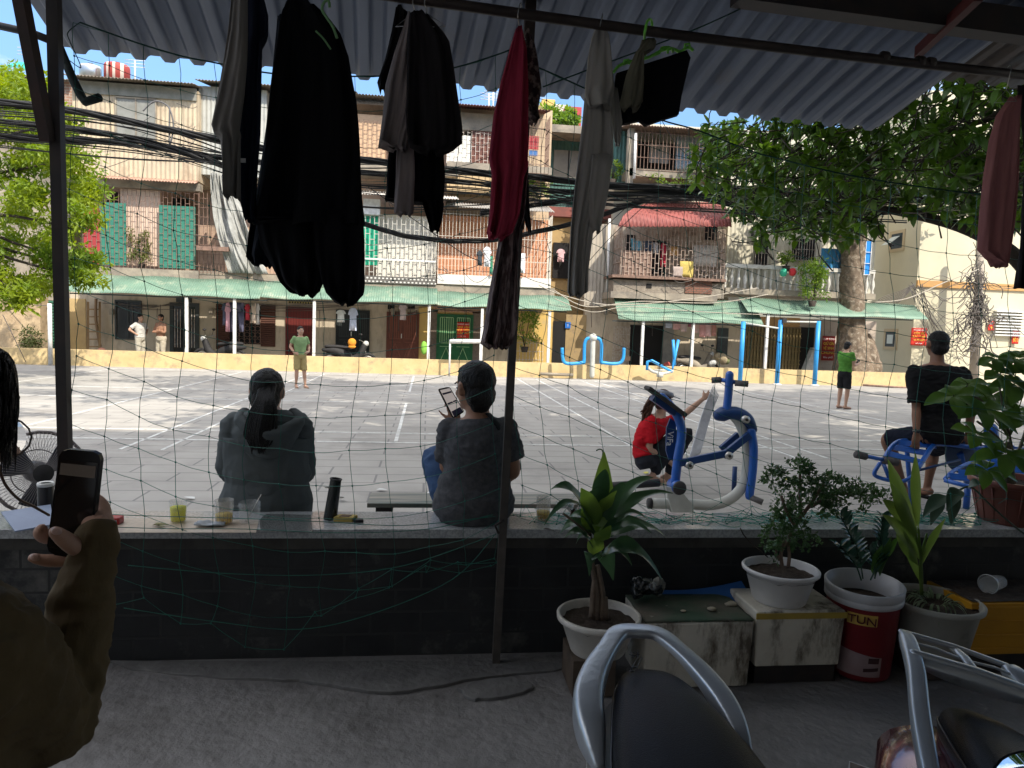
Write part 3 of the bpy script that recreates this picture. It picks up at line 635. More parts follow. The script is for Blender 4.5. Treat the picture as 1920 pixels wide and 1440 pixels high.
grille('grille',Fb,1166,424,1360,522,YF-1.3,'brick',mat('rusty white bars',(.46,.38,.32),(.3,.2,.15),9),.13,.33,.018,side=1.1)
fpart('balcony_slab',1148,519,1362,524,YF-1.4,1.5,m_rbar,Fb)
fpart('balcony_base',1150,528,1358,556,YF-1.2,1.2,mat('carved balcony base',(.30,.26,.21),(.2,.17,.14),8,.95,stain=(.11,.09,.08),ss=6,bump=.8,bs=14),Fb)
fpart('base_hole',1212,532,1222,540,YF-1.22,.03,m_dark,Fb); fpart('lower_slab',1145,550,1345,562,YF-1.5,1.6,m_dirty,Fb)
fpart('brick_patch',1285,528,1335,550,YF-1.24,.03,mat('red brown bricks',(.22,.10,.07),gen=brickgen(.2,.08,(.12,.08,.06),.015,.5)),Fb)
grille('shutter_gate',Fb,1150,612,1180,688,YF-.1,'bar',m_bars,.06,.6,.02)
fpart('shop_opening',1180,610,1243,700,YF-.0,.04,m_dark,Fb)
fpart('pink_banner',1168,668,1182,676,YF-.2,.02,m_pink,Fb)
fpart('inner_frame',1243,606,1262,700,YF-.1,.08,mat('grey pier',(.3,.29,.26),(.22,.21,.2),4),Fb)
fpart('side_window',1345,615,1365,668,YF-.02,.05,m_grey,Fb)
# ---------------------------------------------------------------- G: balustrade house
G_=bld('apartment_building','pale ribbed block with white balustrade balcony behind the big tree trunk',13)
fpart('ground_wall',1388,598,1640,704,YF+.04,.3,mat('pinkish beige wall',(.50,.42,.35),(.43,.36,.30),1.6,.9,stain=(.3,.24,.2)),G_)
fpart('gate_lintel',1380,594,1500,612,YF-.02,.05,mat('ochre lintel',(.45,.27,.12)),G_)
fpart('upper_wall',1362,400,1640,562,YF+.1,3,corr('pale ribbed wall',(.60,.56,.44),(.52,.48,.38),.16,stain=(.36,.32,.26)),G_)
fpart('top_wall',1362,250,1640,400,YF+.5,3,m_cream2,G_)
fpart('ac_box',1414,424,1427,442,YF-.15,.25,m_grey,G_)
o=fpart('window',1417,450,1440,500,YF-.02,.1,m_dark,G_); grille('window_bars',o,1417,450,1440,500,YF-.06,'bar',m_bars,.1,.5,.014)
o=fpart('window',1488,448,1528,488,YF-.02,.1,m_dark,G_); grille('window_bars',o,1488,448,1528,488,YF-.06,'bar',m_bars,.1,.4,.014)
fpart('blue_sheet',1540,466,1578,512,YF-1.1,.05,corr('blue tin sheet',(.05,.25,.5),(.04,.2,.4),.14),G_)
o=fpart('blue_panel',1612,452,1633,515,YF-1.5,.05,mat('bright blue board',(.02,.22,.62)),G_); grille('panel_bars',o,1612,452,1633,515,YF-1.53,'bar',m_white,.2,.4,.02)
q=MB(); X0,X1,Z0,Z1=rc(1362,505,1640,545,YF-1.2)
n=int((X1-X0)/.24)
for i in range(n+1):
    x=X0+i*(X1-X0)/n; q.lathe([(.05,0),(.05,.05),(.03,.1),(.075,.28),(.06,.4),(.03,.52),(.05,.6),(.05,Z1-Z0)],(x,YF-1.1,Z0),8)
q.build('balusters',mat('white plaster',(.62,.60,.55),(.45,.43,.38),3,.8,stain=(.3,.27,.22)),G_)
fpart('balustrade_rail',1360,500,1642,507,YF-1.25,.3,MATS['white plaster'],G_)
fpart('balcony_slab',1360,545,1642,556,YF-1.25,1.4,m_dirty,G_)
# collapsible gate
q=MB(); X0,X1,Z0,Z1=rc(1398,614,1500,698,YF-.08); n=34
for i in range(n): x=X0+i*(X1-X0)/n; q.box(x,x+.03,YF-.08-(i%2)*.04,YF-.05,Z0,Z1)
for i in range(17):
    a=X0+i*(X1-X0)/17; b=X0+(i+1)*(X1-X0)/17
    for z in (Z0+.3,Z0+.8,Z0+1.3): q.beam((a,YF-.13,z),(b,YF-.13,z+.2),.012,.012,(0,1,0)); q.beam((a,YF-.14,z+.2),(b,YF-.14,z),.012,.012,(0,1,0))
q.build('folding_gate',mat('mustard gate steel',(.30,.22,.10),(.22,.17,.08),6,.6),G_)
fpart('gate_back',1398,614,1500,698,YF-.02,.03,m_dk2,G_)
fpart('dark_doorway',1500,614,1525,700,YF-.02,.03,m_dark,G_)
q=MB(); q.plate([aY(1508,698,YF-.3),aY(1532,698,YF-.3),aY(1532,652,YF-.3),aY(1526,652,YF-.3)],(0,1,0),.3); q.build('stair_side',m_white,G_)
# ---------------------------------------------------------------- H: cream tower at the right
TX=18.45
H_=bld('apartment_building','plain cream rendered block at the right edge with orange band and red posters',22,25)
m_tower=mat('cream tower render',(.60,.55,.40),(.54,.49,.36),.7,.9,stain=(.50,.46,.37),ss=.8,slo=.6,shi=.8)
mb=MB(); mb.box(TX,TX+18,25.3,40,0,11); mb.build('tower_wall',m_tower,H_)
zb=aY(1800,535,25.3).z; mb=MB(); mb.box(TX-.02,TX+18,25.22,25.297,zb-.12,zb+.12); mb.build('orange_band',mat('orange band',(.55,.30,.10),(.45,.27,.12),5),H_)
def sidewin(x0,y0,x1,y1,openw):
    a=aX(x0,(y0+y1)/2,TX); b=aX(x1,(y0+y1)/2,TX); z1=aX((x0+x1)/2,y0,TX).z; z0=aX((x0+x1)/2,y1,TX).z
    ya,yb=min(a.y,b.y),max(a.y,b.y); m=MB()
    e=.12; m.box(TX-.03,TX-.002,ya-e,yb+e,z0-e,z0);m.box(TX-.03,TX-.002,ya-e,yb+e,z1,z1+e);m.box(TX-.03,TX-.002,ya-e,ya,z0,z1);m.box(TX-.03,TX-.002,yb,yb+e,z0,z1)
    o=m.build('window',mat('tan trim',(.50,.40,.26)),H_); m=MB(); f=.12
    m.box(TX-.02,TX-.003,ya,yb,z0,z1); m.build('frame',m_grey,o)
    m=MB(); k=.45 if openw else 0
    if openw: m.plate([(TX-.05-k,ya+f,z0+f),(TX-.05-k,yb-f,z0+f),(TX-.05,yb-f,z1-f),(TX-.05,ya+f,z1-f)],(-1,0,0),.03)
    else: m.box(TX-.04,TX-.024,ya+f,yb-f,z0+f,z1-f)
    m.build('pane',mat('frosted pane',(.55,.60,.58),rough=.2),o)
sidewin(1672,438,1693,466,True); sidewin(1661,622,1679,650,False)
for (a,b,c_,d_,l) in ((1708,615,1738,648,'red poster with yellow lines at the corner of the cream block'),):
    banner(a,b,c_,d_,25.2,['*THÔNG BÁO*','CẤM ĐỔ','RÁC THẢI','VI PHẠM','*xử phạt*'],l)
banner(1853,602,1864,620,25.2,['*SỐ*','9'],'small tilted red poster beside the cable tangle')
banner(1898,620,1910,645,25.2,['*KHU*','SỐ 3'],'small red poster near the right edge of the cream wall')
banner(1541,630,1565,676,YF-.08,['*QUY ĐỊNH*','GIỮ GÌN','VỆ SINH','CHUNG','*khu phố*'],'dark red notice panel on the beige wall left of the tree trunk',mat('dark red banner',(.33,.03,.025)))
q=MB(); X0,X1,Z0,Z1=rc(1865,580,1920,630,25.2)
for i in range(9): z=Z0+i*(Z1-Z0)/9; q.box(X0,X1,25.12,25.29,z,z+.05)
q.build('louvre',m_white,H_)
# hillside houses in the gap
hl=bld('hillside_house','bright far houses with yellow and red walls glimpsed above the alley roof',8,60)
for (x0,y0,x1,y1,m) in ((1016,186,1040,240,m_yw),(1040,196,1062,240,m_cream2),(1060,200,1090,240,m_redp),(1016,205,1030,240,m_cream)):
    fpart('house_wall',x0,y0,x1,y1,60+(x0%7),6,m,hl)
# ================================================================ awnings over the ground floors
m_aw=mat('faded green tin',(.17,.27,.20),(.12,.20,.15),1.5,.5,stain=(.30,.34,.25),ss=2.0,slo=.52,shi=.70,metal=.1)
def awn_thing(label,xs,yt,yb,Y1,Y0,posts):
    A=aY(xs[0],yb[0],Y0);B=aY(xs[1],yb[1],Y0)
    t=thing('tin_awning',label,'awning',((A.x+B.x)/2,Y0,0),'green tin awnings over the ground floor doors')
    awning(t,xs[0],yt[0],xs[1],yt[1],yb,Y1,Y0,m_aw)
    z=(A.z+B.z)/2; q=MB(); q.box(A.x,B.x,Y0+.08,Y0+.12,z-.07,z-.03); q.build('rail',m_grey,t)
    for px in posts:
        x=aY(px,(yb[0]+690)/2,Y0+.1).x; q=MB(); q.box(x-.045,x+.045,Y0+.06,Y0+.15,0,z-.03); q.build('post',m_white,t)
awn_thing('long green tin awning over the cream ground floor on the left',(128,500),(517,522),(551,556),YF-1.02,YF-2.0,(350,440))
awn_thing('green tin awning in the middle over the maroon and charcoal doors',(500,820),(524,543),(557,572),YF-1.16,YF-2.0,(589,804))
awn_thing('green tin awning over the green door with red notice',(820,1064),(545,557),(572,583),YF-1.16,YF-2.0,(903,1029))
awn_thing('steep green tin awning under the cluttered balcony',(1150,1415),(560,563),(602,605),YF-1.2,YF-2.0,(1204,1298))
awn_thing('leaf covered green tin awning round the big tree trunk',(1385,1715),(560,570),(592,591),YF-1.2,YF-2.0,(1437,))
# ================================================================ cables
m_cab=mat('black cable',(.012,.012,.013),rough=.5)
cg=0
def cable(pts,r,label=None,m=m_cab,k=8,group='bundled cables crossing the court'):
    mb=MB(); mb.tube(cat_rom(pts,k),r,6); return mb.build('overhead_cable',m,None,label,'cable',group)
YC=12.0
def pc(l,Y=YC): return [aY(x,y,Y) for x,y in l]
def bundle(l,r,label,n=3,spread=.03,Y=YC):
    P=cat_rom(pc(l,Y),8); mb=MB(); 
    for k in range(n):
        a=k*2*math.pi/n; mb.tube([p+Vector((0,math.cos(a+i*.3)*spread,math.sin(a+i*.3)*spread)) for i,p in enumerate(P)],r*1.1,6)
    return mb.build('overhead_cable',m_cab,None,label,'cable','bundled cables crossing the court')
bundle([(-60,186),(120,205),(300,240),(415,262),(560,290),(700,302),(880,322),(1000,332),(1150,348),(1300,352),(1440,358),(1600,368),(1900,385)],.022,'thick upper cable bundle from the left post to the tree',5,.035)
bundle([(-60,250),(90,262),(140,263),(260,270),(360,290),(420,312),(470,345)],.022,'lower cable bundle at the left dropping toward the washing',4,.035)
bundle([(-60,222),(120,240),(260,262),(360,286),(420,296),(600,318),(700,325),(900,345),(1100,362),(1300,365),(1500,385),(1700,400)],.016,'middle cable bundle running across the whole court',4,.03)
bundle([(600,395),(700,425),(760,442),(850,452),(930,449),(1000,436),(1100,412),(1180,385),(1260,360),(1330,352),(1480,356),(1640,362)],.024,'drooping cable loop passing behind the red dress',3,.022)
bundle([(900,400),(1000,385),(1100,370),(1200,364),(1300,370),(1420,392),(1560,402),(1700,396),(1850,385)],.017,'fanning cables below the tree branch',4,.03)
bundle([(1080,345),(1200,352),(1330,360),(1500,385),(1640,393),(1800,396)],.02,'dark cables crossing in front of the red porch roof',4,.04)
random.seed(3)
OR='topmost second third fourth fifth sixth seventh eighth ninth tenth eleventh twelfth thirteenth fourteenth fifteenth lowest'.split()
for i in range(16):
    y0=192+i*5.2+rnd(-1,1); y1=330+rnd(-15,60); y2=352+rnd(-10,45); 
    l=[(-60,y0),(250,y0+30+rnd(-8,8)),(600,y1-10),(850,y1+rnd(-10,18)),(1100,y2+rnd(-8,8)),(1350,y2+rnd(-6,12)),(1700,y2+rnd(0,30))]
    cable(pc(l,YC+rnd(-.4,.4)),rnd(.006,.012),OR[i]+' of the thin black wires where they cross the left post')
for (l,lab) in (([(300,60),(230,235),(240,270)],None),):
    pass
cable(pc([(690,350),(760,400),(860,470),(900,490)],13),.008,'slack wire crossing diagonally over the white grille'); cable(pc([(1200,365),(1130,430),(1090,470)],13),.008,'wire running down left to the ribbed side wall')
cable(pc([(1230,366),(1150,440),(1095,500)],13.2),.007,'second wire running down left to the ribbed side wall')
cable(pc([(1240,225),(1300,300),(1500,420)],13),.006,'thin wire descending behind the near leaves')
# wire loop on the cables
cable(pc([(268,208),(290,190),(315,200),(325,235),(318,270),(318,200)],12),.012,'grey cable coil hanging over the cream ribbed wall',mat('grey cable',(.16,.16,.17)))
cable(pc([(228,272),(270,285),(300,293),(315,282),(318,245)],12),.006,'thin wire loop under the cable coil')
# cables from the awnings across to the pole
m_wh=mat('pale weathered wire',(.38,.34,.28)); m_wire=mat('grey brown wire',(.16,.14,.125),(.09,.08,.075),5)
def pw(l,Y,r,lab,m=m_wire,g='slack wires hanging between the buildings'): return cable([aY(x,y,Y) for x,y in l],r,lab,m,6,g)
pw([(1010,535),(1060,555),(1150,572),(1300,560),(1420,540)],23.6,.018,'pale slack cable over the steep green awning',m_wh)
pw([(1040,545),(1100,575),(1200,565),(1340,568),(1440,552)],23.6,.018,'pale slack cable below the alley opening',m_wh)
pw([(1040,560),(1110,585),(1180,575),(1320,585),(1430,590)],23.5,.014,'thin slack cable in front of the alley',m_wh)
pw([(1640,567),(1700,560),(1770,530),(1835,505)],23.5,.02,'pale wire rising to the cable tangle',m_wh)
random.seed(5)
up=thing('utility_pole','pale utility pole wrapped in tangled wires in front of the cream block','pole',aY(1832,700,24.2)*1)
T0=aY(1840,440,24.3);T1=aY(1828,690,24.3)
q=MB(); q.tube([Vector((T1.x,24.3,0)),T0],[.17,.13],12); q.build('shaft',mat('concrete pole',(.38,.33,.27),(.28,.24,.2),3,.9),up)
q=MB()
for i in range(95):
    c_=aY(1835+rnd(-14,14),500+abs(rnd(0,1))**1.3*150,24.05); p=[c_]
    for k in range(5): p.append(p[-1]+Vector((rnd(-.35,.35),rnd(-.08,.08),rnd(-.5,.35))))
    q.tube(cat_rom(p,4),rnd(.010,.022),4)
q.build('wire_tangle',m_wire,up)
lw=MB()
for i in range(26):
    y=rnd(500,640); side=rnd(0,1)
    if side<.75: l=[(1715+rnd(-12,14),rnd(528,545)),(1745+rnd(0,20),y+rnd(10,50)),(1790+rnd(-15,15),y+rnd(0,60)),(1832,y)]
    else: l=[(1840,y-20),(1870,y+rnd(-20,20)),(1930,y+rnd(-30,40))]
    lw.tube(cat_rom([aY(x,y,24.1+rnd(-.1,.1)) for x,y in l],6),rnd(.007,.014),4)
for i in range(10): lw.tube(cat_rom([aY(x,y,24.6) for x,y in [(1716,532),(1690,545+i*2),(1650,560+i*3),(1640+rnd(-10,10),572+i)]],6),.010,4)
lw.build('loose_wires',m_wire,up)
# ================================================================ roof gear
def tank(x0,x1,y0,y1,m,label):
    a=aY(x0,y1,29);b=aY(x1,y1,29);z1=aY(x0,y0,29).z; r=(b.x-a.x)/2; t=thing('water_tank',label,'water tank',((a.x+b.x)/2,29,a.z-.4))
    q=MB(); q.lathe([(0,0),(r,0),(r,z1-a.z+.3),(r*.93,z1-a.z+.38),(0,z1-a.z+.45)],((a.x+b.x)/2,29,a.z-.4),28); q.build('tank_shell',m,t)
    q=MB(); q.lathe([(r*.3,0),(r*.3,.08),(0,.1)],((a.x+b.x)/2,29,z1-.0),14); q.build('lid',m_grey,t); return t
def strip(t,co,last,col,b):
    N=t.nodes;L=t.links; sp=N.new('ShaderNodeSeparateXYZ'); L.new(co.outputs['Object'],sp.inputs[0]); a=N.new('ShaderNodeMath'); a.operation='MULTIPLY'; a.inputs[1].default_value=26; L.new(sp.outputs['X'],a.inputs[0]); s_=N.new('ShaderNodeMath'); s_.operation='SINE'; L.new(a.outputs[0],s_.inputs[0]); g=N.new('ShaderNodeMath'); g.operation='GREATER_THAN'; g.inputs[1].default_value=.35; L.new(s_.outputs[0],g.inputs[0])
    x=N.new('ShaderNodeMixRGB'); x.inputs[1].default_value=col; x.inputs[2].default_value=(.6,.5,.42,1); L.new(g.outputs[0],x.inputs[0]); return x.outputs[0]
tank(150,190,122,140,mat('steel tank',(.55,.55,.55),metal=.9,rough=.3),'shiny steel water tank on the left roof')
tank(196,243,120,140,mat('red striped sheet',(.33,.05,.04),rough=.6,gen=strip),'red and white striped round tank on the left roof')
def mast(x,y0,y1,label):
    a=aY(x,y1,28.5);b=aY(x,y0,28.5); q=MB(); q.tube([a-Vector((0,0,.5)),b],.03,6)
    for k in range(3): q.tube([b-Vector((.35,0,.12*k)),b+Vector((.35,0,-.12*k))],.012,4)
    return q.build('aerial_mast',m_white,None,label,'aerial','aerial masts on the roofs')
mast(253,113,142,'thin white aerial mast right of the striped tank'); mast(52,90,132,'thin aerial mast on the far left roof'); mast(917,175,196,'aerial mast above the dark red roof left of the red dress'); mast(925,172,196,'second aerial mast above the dark red roof')

# loose wiring, pipes and meters fixed to the far fronts
random.seed(14)
for bd,x0,x1 in ((A_,165,370),(B_,380,700),(C_,722,800),(D_,806,1030),(Fb,1100,1380),(G_,1400,1630)):
    mb=MB()
    for k in range(5):
        y=560+rnd(6,26); xa=rnd(x0,x0+(x1-x0)*.4); xb=rnd(x0+(x1-x0)*.6,x1); mb.tube(cat_rom([aY(xa,y,YF-.07),aY((xa+xb)/2,y+rnd(2,8),YF-.07),aY(xb,y+rnd(-4,4),YF-.07)],5),.009,4)
        xc=rnd(x0,x1); mb.tube([aY(xc,y,YF-.06),aY(xc+rnd(-1,1),rnd(590,640),YF-.06)],.010,4)
    mb.build('wall_cables',m_wire,bd)
    for k in range(2):
        x=rnd(x0,x1); fpart('meter_box',x,576+rnd(0,8),x+7,590,YF-.14,.1,m_gwh2 if False else m_dirty,bd)
for bd,x0,x1,y0,y1 in ((A_,150,370,150,330),(C_,665,830,190,530),(D_,840,1030,190,530),(Fb,1150,1370,240,550),(G_,1365,1560,300,500)):
    for k in range(7):
        xa=rnd(x0,x1); ya=rnd(y0,y1); mb=MB(); mb.tube(cat_rom([aY(xa,ya,YF-1.36),aY(xa+rnd(10,40),ya+rnd(5,25),YF-1.4),aY(min(x1,xa+rnd(40,110)),ya+rnd(-12,12),YF-1.36)],5),.010,4); mb.build('loose_cable',m_wire,bd)
# ================================================================ trees and far plants
def cards(mb,c,rad,n,L,W,shell=.5,upb=.35,hang=0,sm=False):
    c=Vector(c)
    for _ in range(n):
        d=rdir(); k=shell+(1-shell)*random.random(); p=c+Vector((d.x*rad[0]*k,d.y*rad[1]*k,d.z*rad[2]*k))
        a=(rdir()+d*.5-Vector((0,0,hang))).normalized(); nn=(rdir()+Vector((0,0,upb*2))).normalized(); s_=a.cross(nn)
        if s_.length<.05: continue
        s_.normalize(); l=L*rnd(.6,1.25); w_=W*rnd(.7,1.2); f=a.cross(s_)*w_*.2
        mb.add([p,p+a*l*.45+s_*w_*.5+f,p+a*l,p+a*l*.45-s_*w_*.5+f],[(0,1,2),(0,2,3)],sm)
def limbs(mb,a,b,r0,r1,wob=.15,n=6):
    a=Vector(a);b=Vector(b); P=[a.lerp(b,i/n)+(Vector((rnd(-1,1),rnd(-1,1),rnd(-1,1)))*wob*(1 if 0<i<n else 0)) for i in range(n+1)]
    mb.tube(cat_rom(P,3),[r0+(r1-r0)*i/(n*3) for i in range(n*3+1)],8); return P
m_bark=mat('mottled bark',(.20,.15,.105),(.11,.082,.06),5,.95,stain=(.30,.25,.19),ss=7,slo=.52,shi=.62,bump=.9,bs=16)
m_bark2=mat('dark bark',(.07,.055,.045),(.04,.032,.027),6,.95,bump=.6,bs=18)
# ---- left leafy tree
random.seed(21)
lt=thing('leafy_tree','bright yellow green tree with fine leaves at the left edge','tree',(-13.6,18.2,0))
mb=MB(); base=Vector((-13.6,18.2,0)); top=Vector((-13.2,18.4,4.2)); limbs(mb,base,top,.24,.17,.1)
cl=[]
for (x,y,r) in ((20,190,62),(70,180,40),(-40,240,90),(60,260,62),(120,300,52),(150,330,45),(25,330,65),(95,380,60),(160,370,30),(140,430,45),(40,440,60),(110,480,48),(165,490,26),(150,520,30),(30,520,60),(-50,420,90),(-70,560,60),(75,540,35),(105,235,38),(0,150,35),(40,560,30)):
    Y=18.2+rnd(-1.3,1.3); c=aY(x,y,Y); cl.append((c,r/1333*Y))
for c,r in cl:
    if random.random()<.75: limbs(mb,top+Vector((0,0,rnd(-.8,.3))),c,.07,.02,.12,4)
mb.build('trunk',m_bark2,lt)
m_lf1=leafmat('sunny leaf green',(.22,.29,.02),(.09,.17,.014),.42,.5,1.2)
mb=MB()
for c,r in cl:
    for k in range(int(9*(r/.75)**1.5)+5):
        d=rdir(); q=c+Vector((d.x*r,d.y*r,d.z*r*.8))*rnd(.35,1.0)
        cards(mb,q,(.30,.30,.20),66,.18,.062,.2,.5,.35)
mb.build('crown',m_lf1,lt)
# undergrowth on the old wall
ow=MB(); 
def oww(u,v):
    a=aZ(-60,690);b=aZ(78,672); p=a.lerp(b,u); return Vector((p.x,24.6+.12*mnoise.noise(Vector((u*6,v*4,1))),v*(1.95+.1*math.sin(u*4))))
X0,X1,_,_=rc(-60,560,76,680,24.4)
zt_=aY(60,557,24.4).z
ow.box(X0,X1,24.4,24.9,0,zt_); ow.build('old_wall',mat('crumbling wall render',(.50,.38,.24),(.36,.26,.16),2.5,.95,stain=(.22,.17,.11),ss=3,slo=.5,shi=.62,bump=.8,bs=7),None,'crumbling brown wall at the far left end of the yellow wall','wall')
mb=MB()
for _ in range(20): cards(mb,aY(55+rnd(-14,14),645+rnd(-22,22),24.2),(.3,.15,.3),30,.13,.05)
mb.build('wall_shrub',leafmat('dusty shrub',(.11,.13,.045),(.07,.09,.03),.3,.6),None,'dusty shrub growing against the crumbling wall at the far left','shrub')
# ---- big street tree in the far row
random.seed(33)
bt=thing('street_tree','big old tree with thick mottled trunk rising through the right green awning','tree',aY(1598,697,24.3)*1)
mb=MB(); pts=[(1600,700,42),(1598,660,31),(1597,600,24),(1597,560,22),(1597,520,21),(1598,480,21),(1600,440,24),(1603,400,26),(1600,340,20)]
mb.tube([aY(x,y,24.3) for x,y,r in pts],[r/1333*24.3 for x,y,r in pts],18)
limbs(mb,aY(1590,470,24.3),aY(1500,330,23.5),.26,.1,.1); limbs(mb,aY(1608,440,24.3),aY(1700,330,23.6),.24,.1,.1)
mb.ball(aY(1625,670,24.2),.42,sc_=(.8,1,1.7)); mb.ball(aY(1636,690,24.1),.35,sc_=(.9,1,1.2)); mb.ball(aY(1580,680,24.2),.3,sc_=(.8,1,2))
tr=mb.build('trunk',m_bark,bt); remesh(tr,.05,3,.5,(.05,(3,3,2)))
m_lf2=leafmat('dark glossy leaf',(.055,.12,.02),(.03,.07,.014),.32,.35,2.0)
mb=MB()
for (x,y,r) in ((1450,330,60),(1520,330,70),(1600,310,80),(1690,310,80),(1760,330,60),(1480,400,45),(1540,410,40),(1600,395,35),(1420,290,50),(1400,380,30),(1820,300,60),(1360,260,30),(1640,260,80)):
    c=aY(x,y,23.2); rr=r/1333*23
    for k in range(20): cards(mb,c+Vector((rnd(-1,1)*rr,rnd(-.6,.6)*rr,rnd(-.8,.8)*rr)),(.35,.35,.25),34,.26,.12,.2,.3,.3)
mb.build('crown',m_lf2,bt)
# fallen leaves on the awning + bushes on the balconies
def bush(name,px,py,rx,ry,Y,n,m,label,L=.12,W=.05,pot=True,cat='plant'):
    c=aY(px,py,Y); k=Y/1333; t=thing(name,label,cat,(c.x,Y,c.z-ry*k)); mb=MB()
    for _ in range(n): cards(mb,c+Vector((rnd(-1,1)*rx*k*.75,rnd(-1,1)*rx*k*.5,rnd(-1,1)*ry*k*.75)),(rx*k*.3,rx*k*.3,ry*k*.3),26,L,W,.2,.4)
    mb.build('foliage',m,t); mb=MB()
    for _ in range(5): mb.tube([c-Vector((0,0,ry*k)),c+Vector((rnd(-1,1)*rx*k*.6,0,rnd(-.3,.7)*ry*k))],.012,5)
    if pot: mb.lathe([(.10,0),(.15,.2),(.13,.2),(.0,.17)],(c.x,Y,c.z-ry*k-.2),10,False)
    mb.build('stems',m_bark2,t); return t
m_bf=leafmat('bright bush leaf',(.16,.25,.03),(.07,.15,.02),.4,.5,2)
bush('balcony_bush',1526,522,30,44,23.7,60,m_bf,'round bright green bush sprouting on the right green awning')
bush('balcony_plant',264,462,24,30,24.8,26,leafmat('olive plant',(.10,.13,.03),(.16,.17,.05),.3),'bushy potted plants between the two green boards on the left balcony')
bush('balcony_plant',1268,345,60,22,24.2,26,m_bf,'trailing green plant under the top caged window')
bush('balcony_plant',1010,352,26,24,25.2,18,m_bf,'leafy plant on the ledge right of the red dress')
bush('balcony_plant',1150,310,20,26,25.0,14,m_bf,'small plant climbing the teal side wall')
bush('balcony_plant',1475,485,16,14,24.3,12,m_bf,'small plant above the white balustrade')
bush('hanging_plant',985,610,32,40,25.0,24,m_bf,'leafy plant in front of the yellow wall right of the patterned skirt')
bush('balcony_plant',1045,222,40,26,55,40,m_bf,'trees on the far hillside above the alley',L=.5,W=.25,pot=False,cat='trees')
def lantern(x,y,m,label):
    c=aY(x,y,24.1); t=MB(); t.lathe([(.02,-.14),(.09,-.12),(.13,0),(.09,.12),(.02,.14)],c,12,True); return t.build('lantern',m,None,label,'lantern')
lantern(1469,511,mat('green lantern',(.05,.4,.25)),'small green lantern by the white balustrade'); lantern(1486,510,mat('red lantern',(.6,.04,.05)),'small red lantern by the white balustrade')
# ---- near tree on the right whose leaves hang into the view
random.seed(44)
nt_=thing('broadleaf_tree','near tree with big glossy oval leaves hanging in at the upper right','tree',(10.6,8.6,0))
m_lf3=leafmat('big glossy leaf',(.085,.17,.022),(.035,.085,.014),.42,.3,1.5,.5)
mb=MB(); tb=Vector((10.6,8.6,0)); tm=Vector((10.2,8.4,3.2)); limbs(mb,tb,tm,.35,.26,.05); tt=Vector((9.2,8.0,8.2)); limbs(mb,tm,tt,.26,.14,.2)
br=[aY(1990,520,7.4),aY(1880,462,7.4),aY(1800,425,7.5),aY(1700,400,7.7),aY(1600,385,8.0),aY(1500,375,8.4)]
mb.tube(cat_rom([tm]+br,4),[.11-.0038*i for i in range(25)],8)
br2=[aY(1960,300,7),aY(1850,315,7),aY(1740,300,7.3),aY(1600,300,8)]
mb.tube(cat_rom([tm+Vector((0,0,.5))]+br2,4),[.06-.0028*i for i in range(17)],7)
br3=[aY(1960,200,6.5),aY(1850,225,6.6),aY(1760,255,6.9),aY(1680,300,7.3)]
mb.tube(cat_rom([tm+Vector((0,0,.9))]+br3,4),[.045-.002*i for i in range(17)],7)
tw=MB(); lf=MB()
ros=[]
def inside(x,y):
    if x<1300: return False
    if x<1420: return 232<y<400-(1420-x)*.35 and random.random()<.62
    lowb=[(1420,455),(1470,440),(1540,475),(1580,455),(1640,455),(1690,400),(1760,395),(1800,420),(1850,410),(1960,430)]
    for (a,b),(c_,d_) in zip(lowb,lowb[1:]):
        if a<=x<=c_: lim=b+(d_-b)*(x-a)/(c_-a); break
    else: lim=430
    return 120<y<lim
cnt=0
while cnt<900:
    x=rnd(1290,1960); y=rnd(120,500)
    if not inside(x,y): continue
    Yd=8.6-(x-1300)/660*2.6+rnd(-.6,1.4)
    if y>395 and random.random()<.55: continue
    if x>1640 and y<400 and random.random()<.30: continue
    c=aY(x,y,Yd); ax=(rdir()*.8+Vector((-.4,-.3,.0-.5*random.random()))).normalized(); k=random.choice([5,6,7,8]); o_=ax.orthogonal().normalized(); w2=ax.cross(o_)
    for i in range(k):
        a=2*math.pi*i/k+rnd(-.3,.3); d=(ax*rnd(.2,.9)+(o_*math.cos(a)+w2*math.sin(a))).normalized()
        leaf(lf,c,d,Vector((rnd(-.3,.3),rnd(-.3,.3),1)),rnd(.12,.19),rnd(.055,.08),rnd(.1,.5),.18,4,.8,.05)
    tw.tube([c,c-ax*.18+Vector((0,0,-.01)),c-ax*.4+Vector((.12,.03,.03))],[.004,.006,.009],5)
    cnt+=1
mb.build('trunk',m_bark2,nt_); tw.build('twigs',m_bark2,nt_); lf.build('near_leaves',m_lf3,nt_)
# its high crown spreads over the court and throws the dappled shade
mb=MB(); random.seed(8)
def lit(gx,gy):  # sunny part of the court at the left
    return gx< -2.6-(gy-10)*.42
tot=0
for gy10 in range(0,12):
    for gx10 in range(0,17):
        gx=-7.5+gx10*1.5+rnd(-.45,.45); gy=9.6+gy10*1.0+rnd(-.4,.4)
        z=rnd(8.2,11.0); X=gx+.48*z; Y=gy-.80*z
        pr=.985 if not lit(gx,gy) else (.22 if gx>-7 else .1)
        if gy>19.8: pr*=.5
        if gx>13 and gy<12: pr*=.4
        if random.random()>pr: continue
        for k in range(6 if pr>.9 else 3): cards(mb,(X+rnd(-.6,.6),Y+rnd(-.5,.5),z+rnd(-.4,.4)),(.85,.6,.28),42,.34,.17,.1,.8,0); 
        tot+=1
        if random.random()<.3: limbs(mb,tt,(X,Y,z),.07,.02,.3,5)
for s_ in range(14):   # thinner sprays over the sunny left
    gx=rnd(-13,-5); gy=rnd(10,20); z=rnd(8.5,10.5)
    cards(mb,(gx+.48*z,gy-.80*z,z),(1.3,.35,.2),60,.3,.15,.1,.8,0)
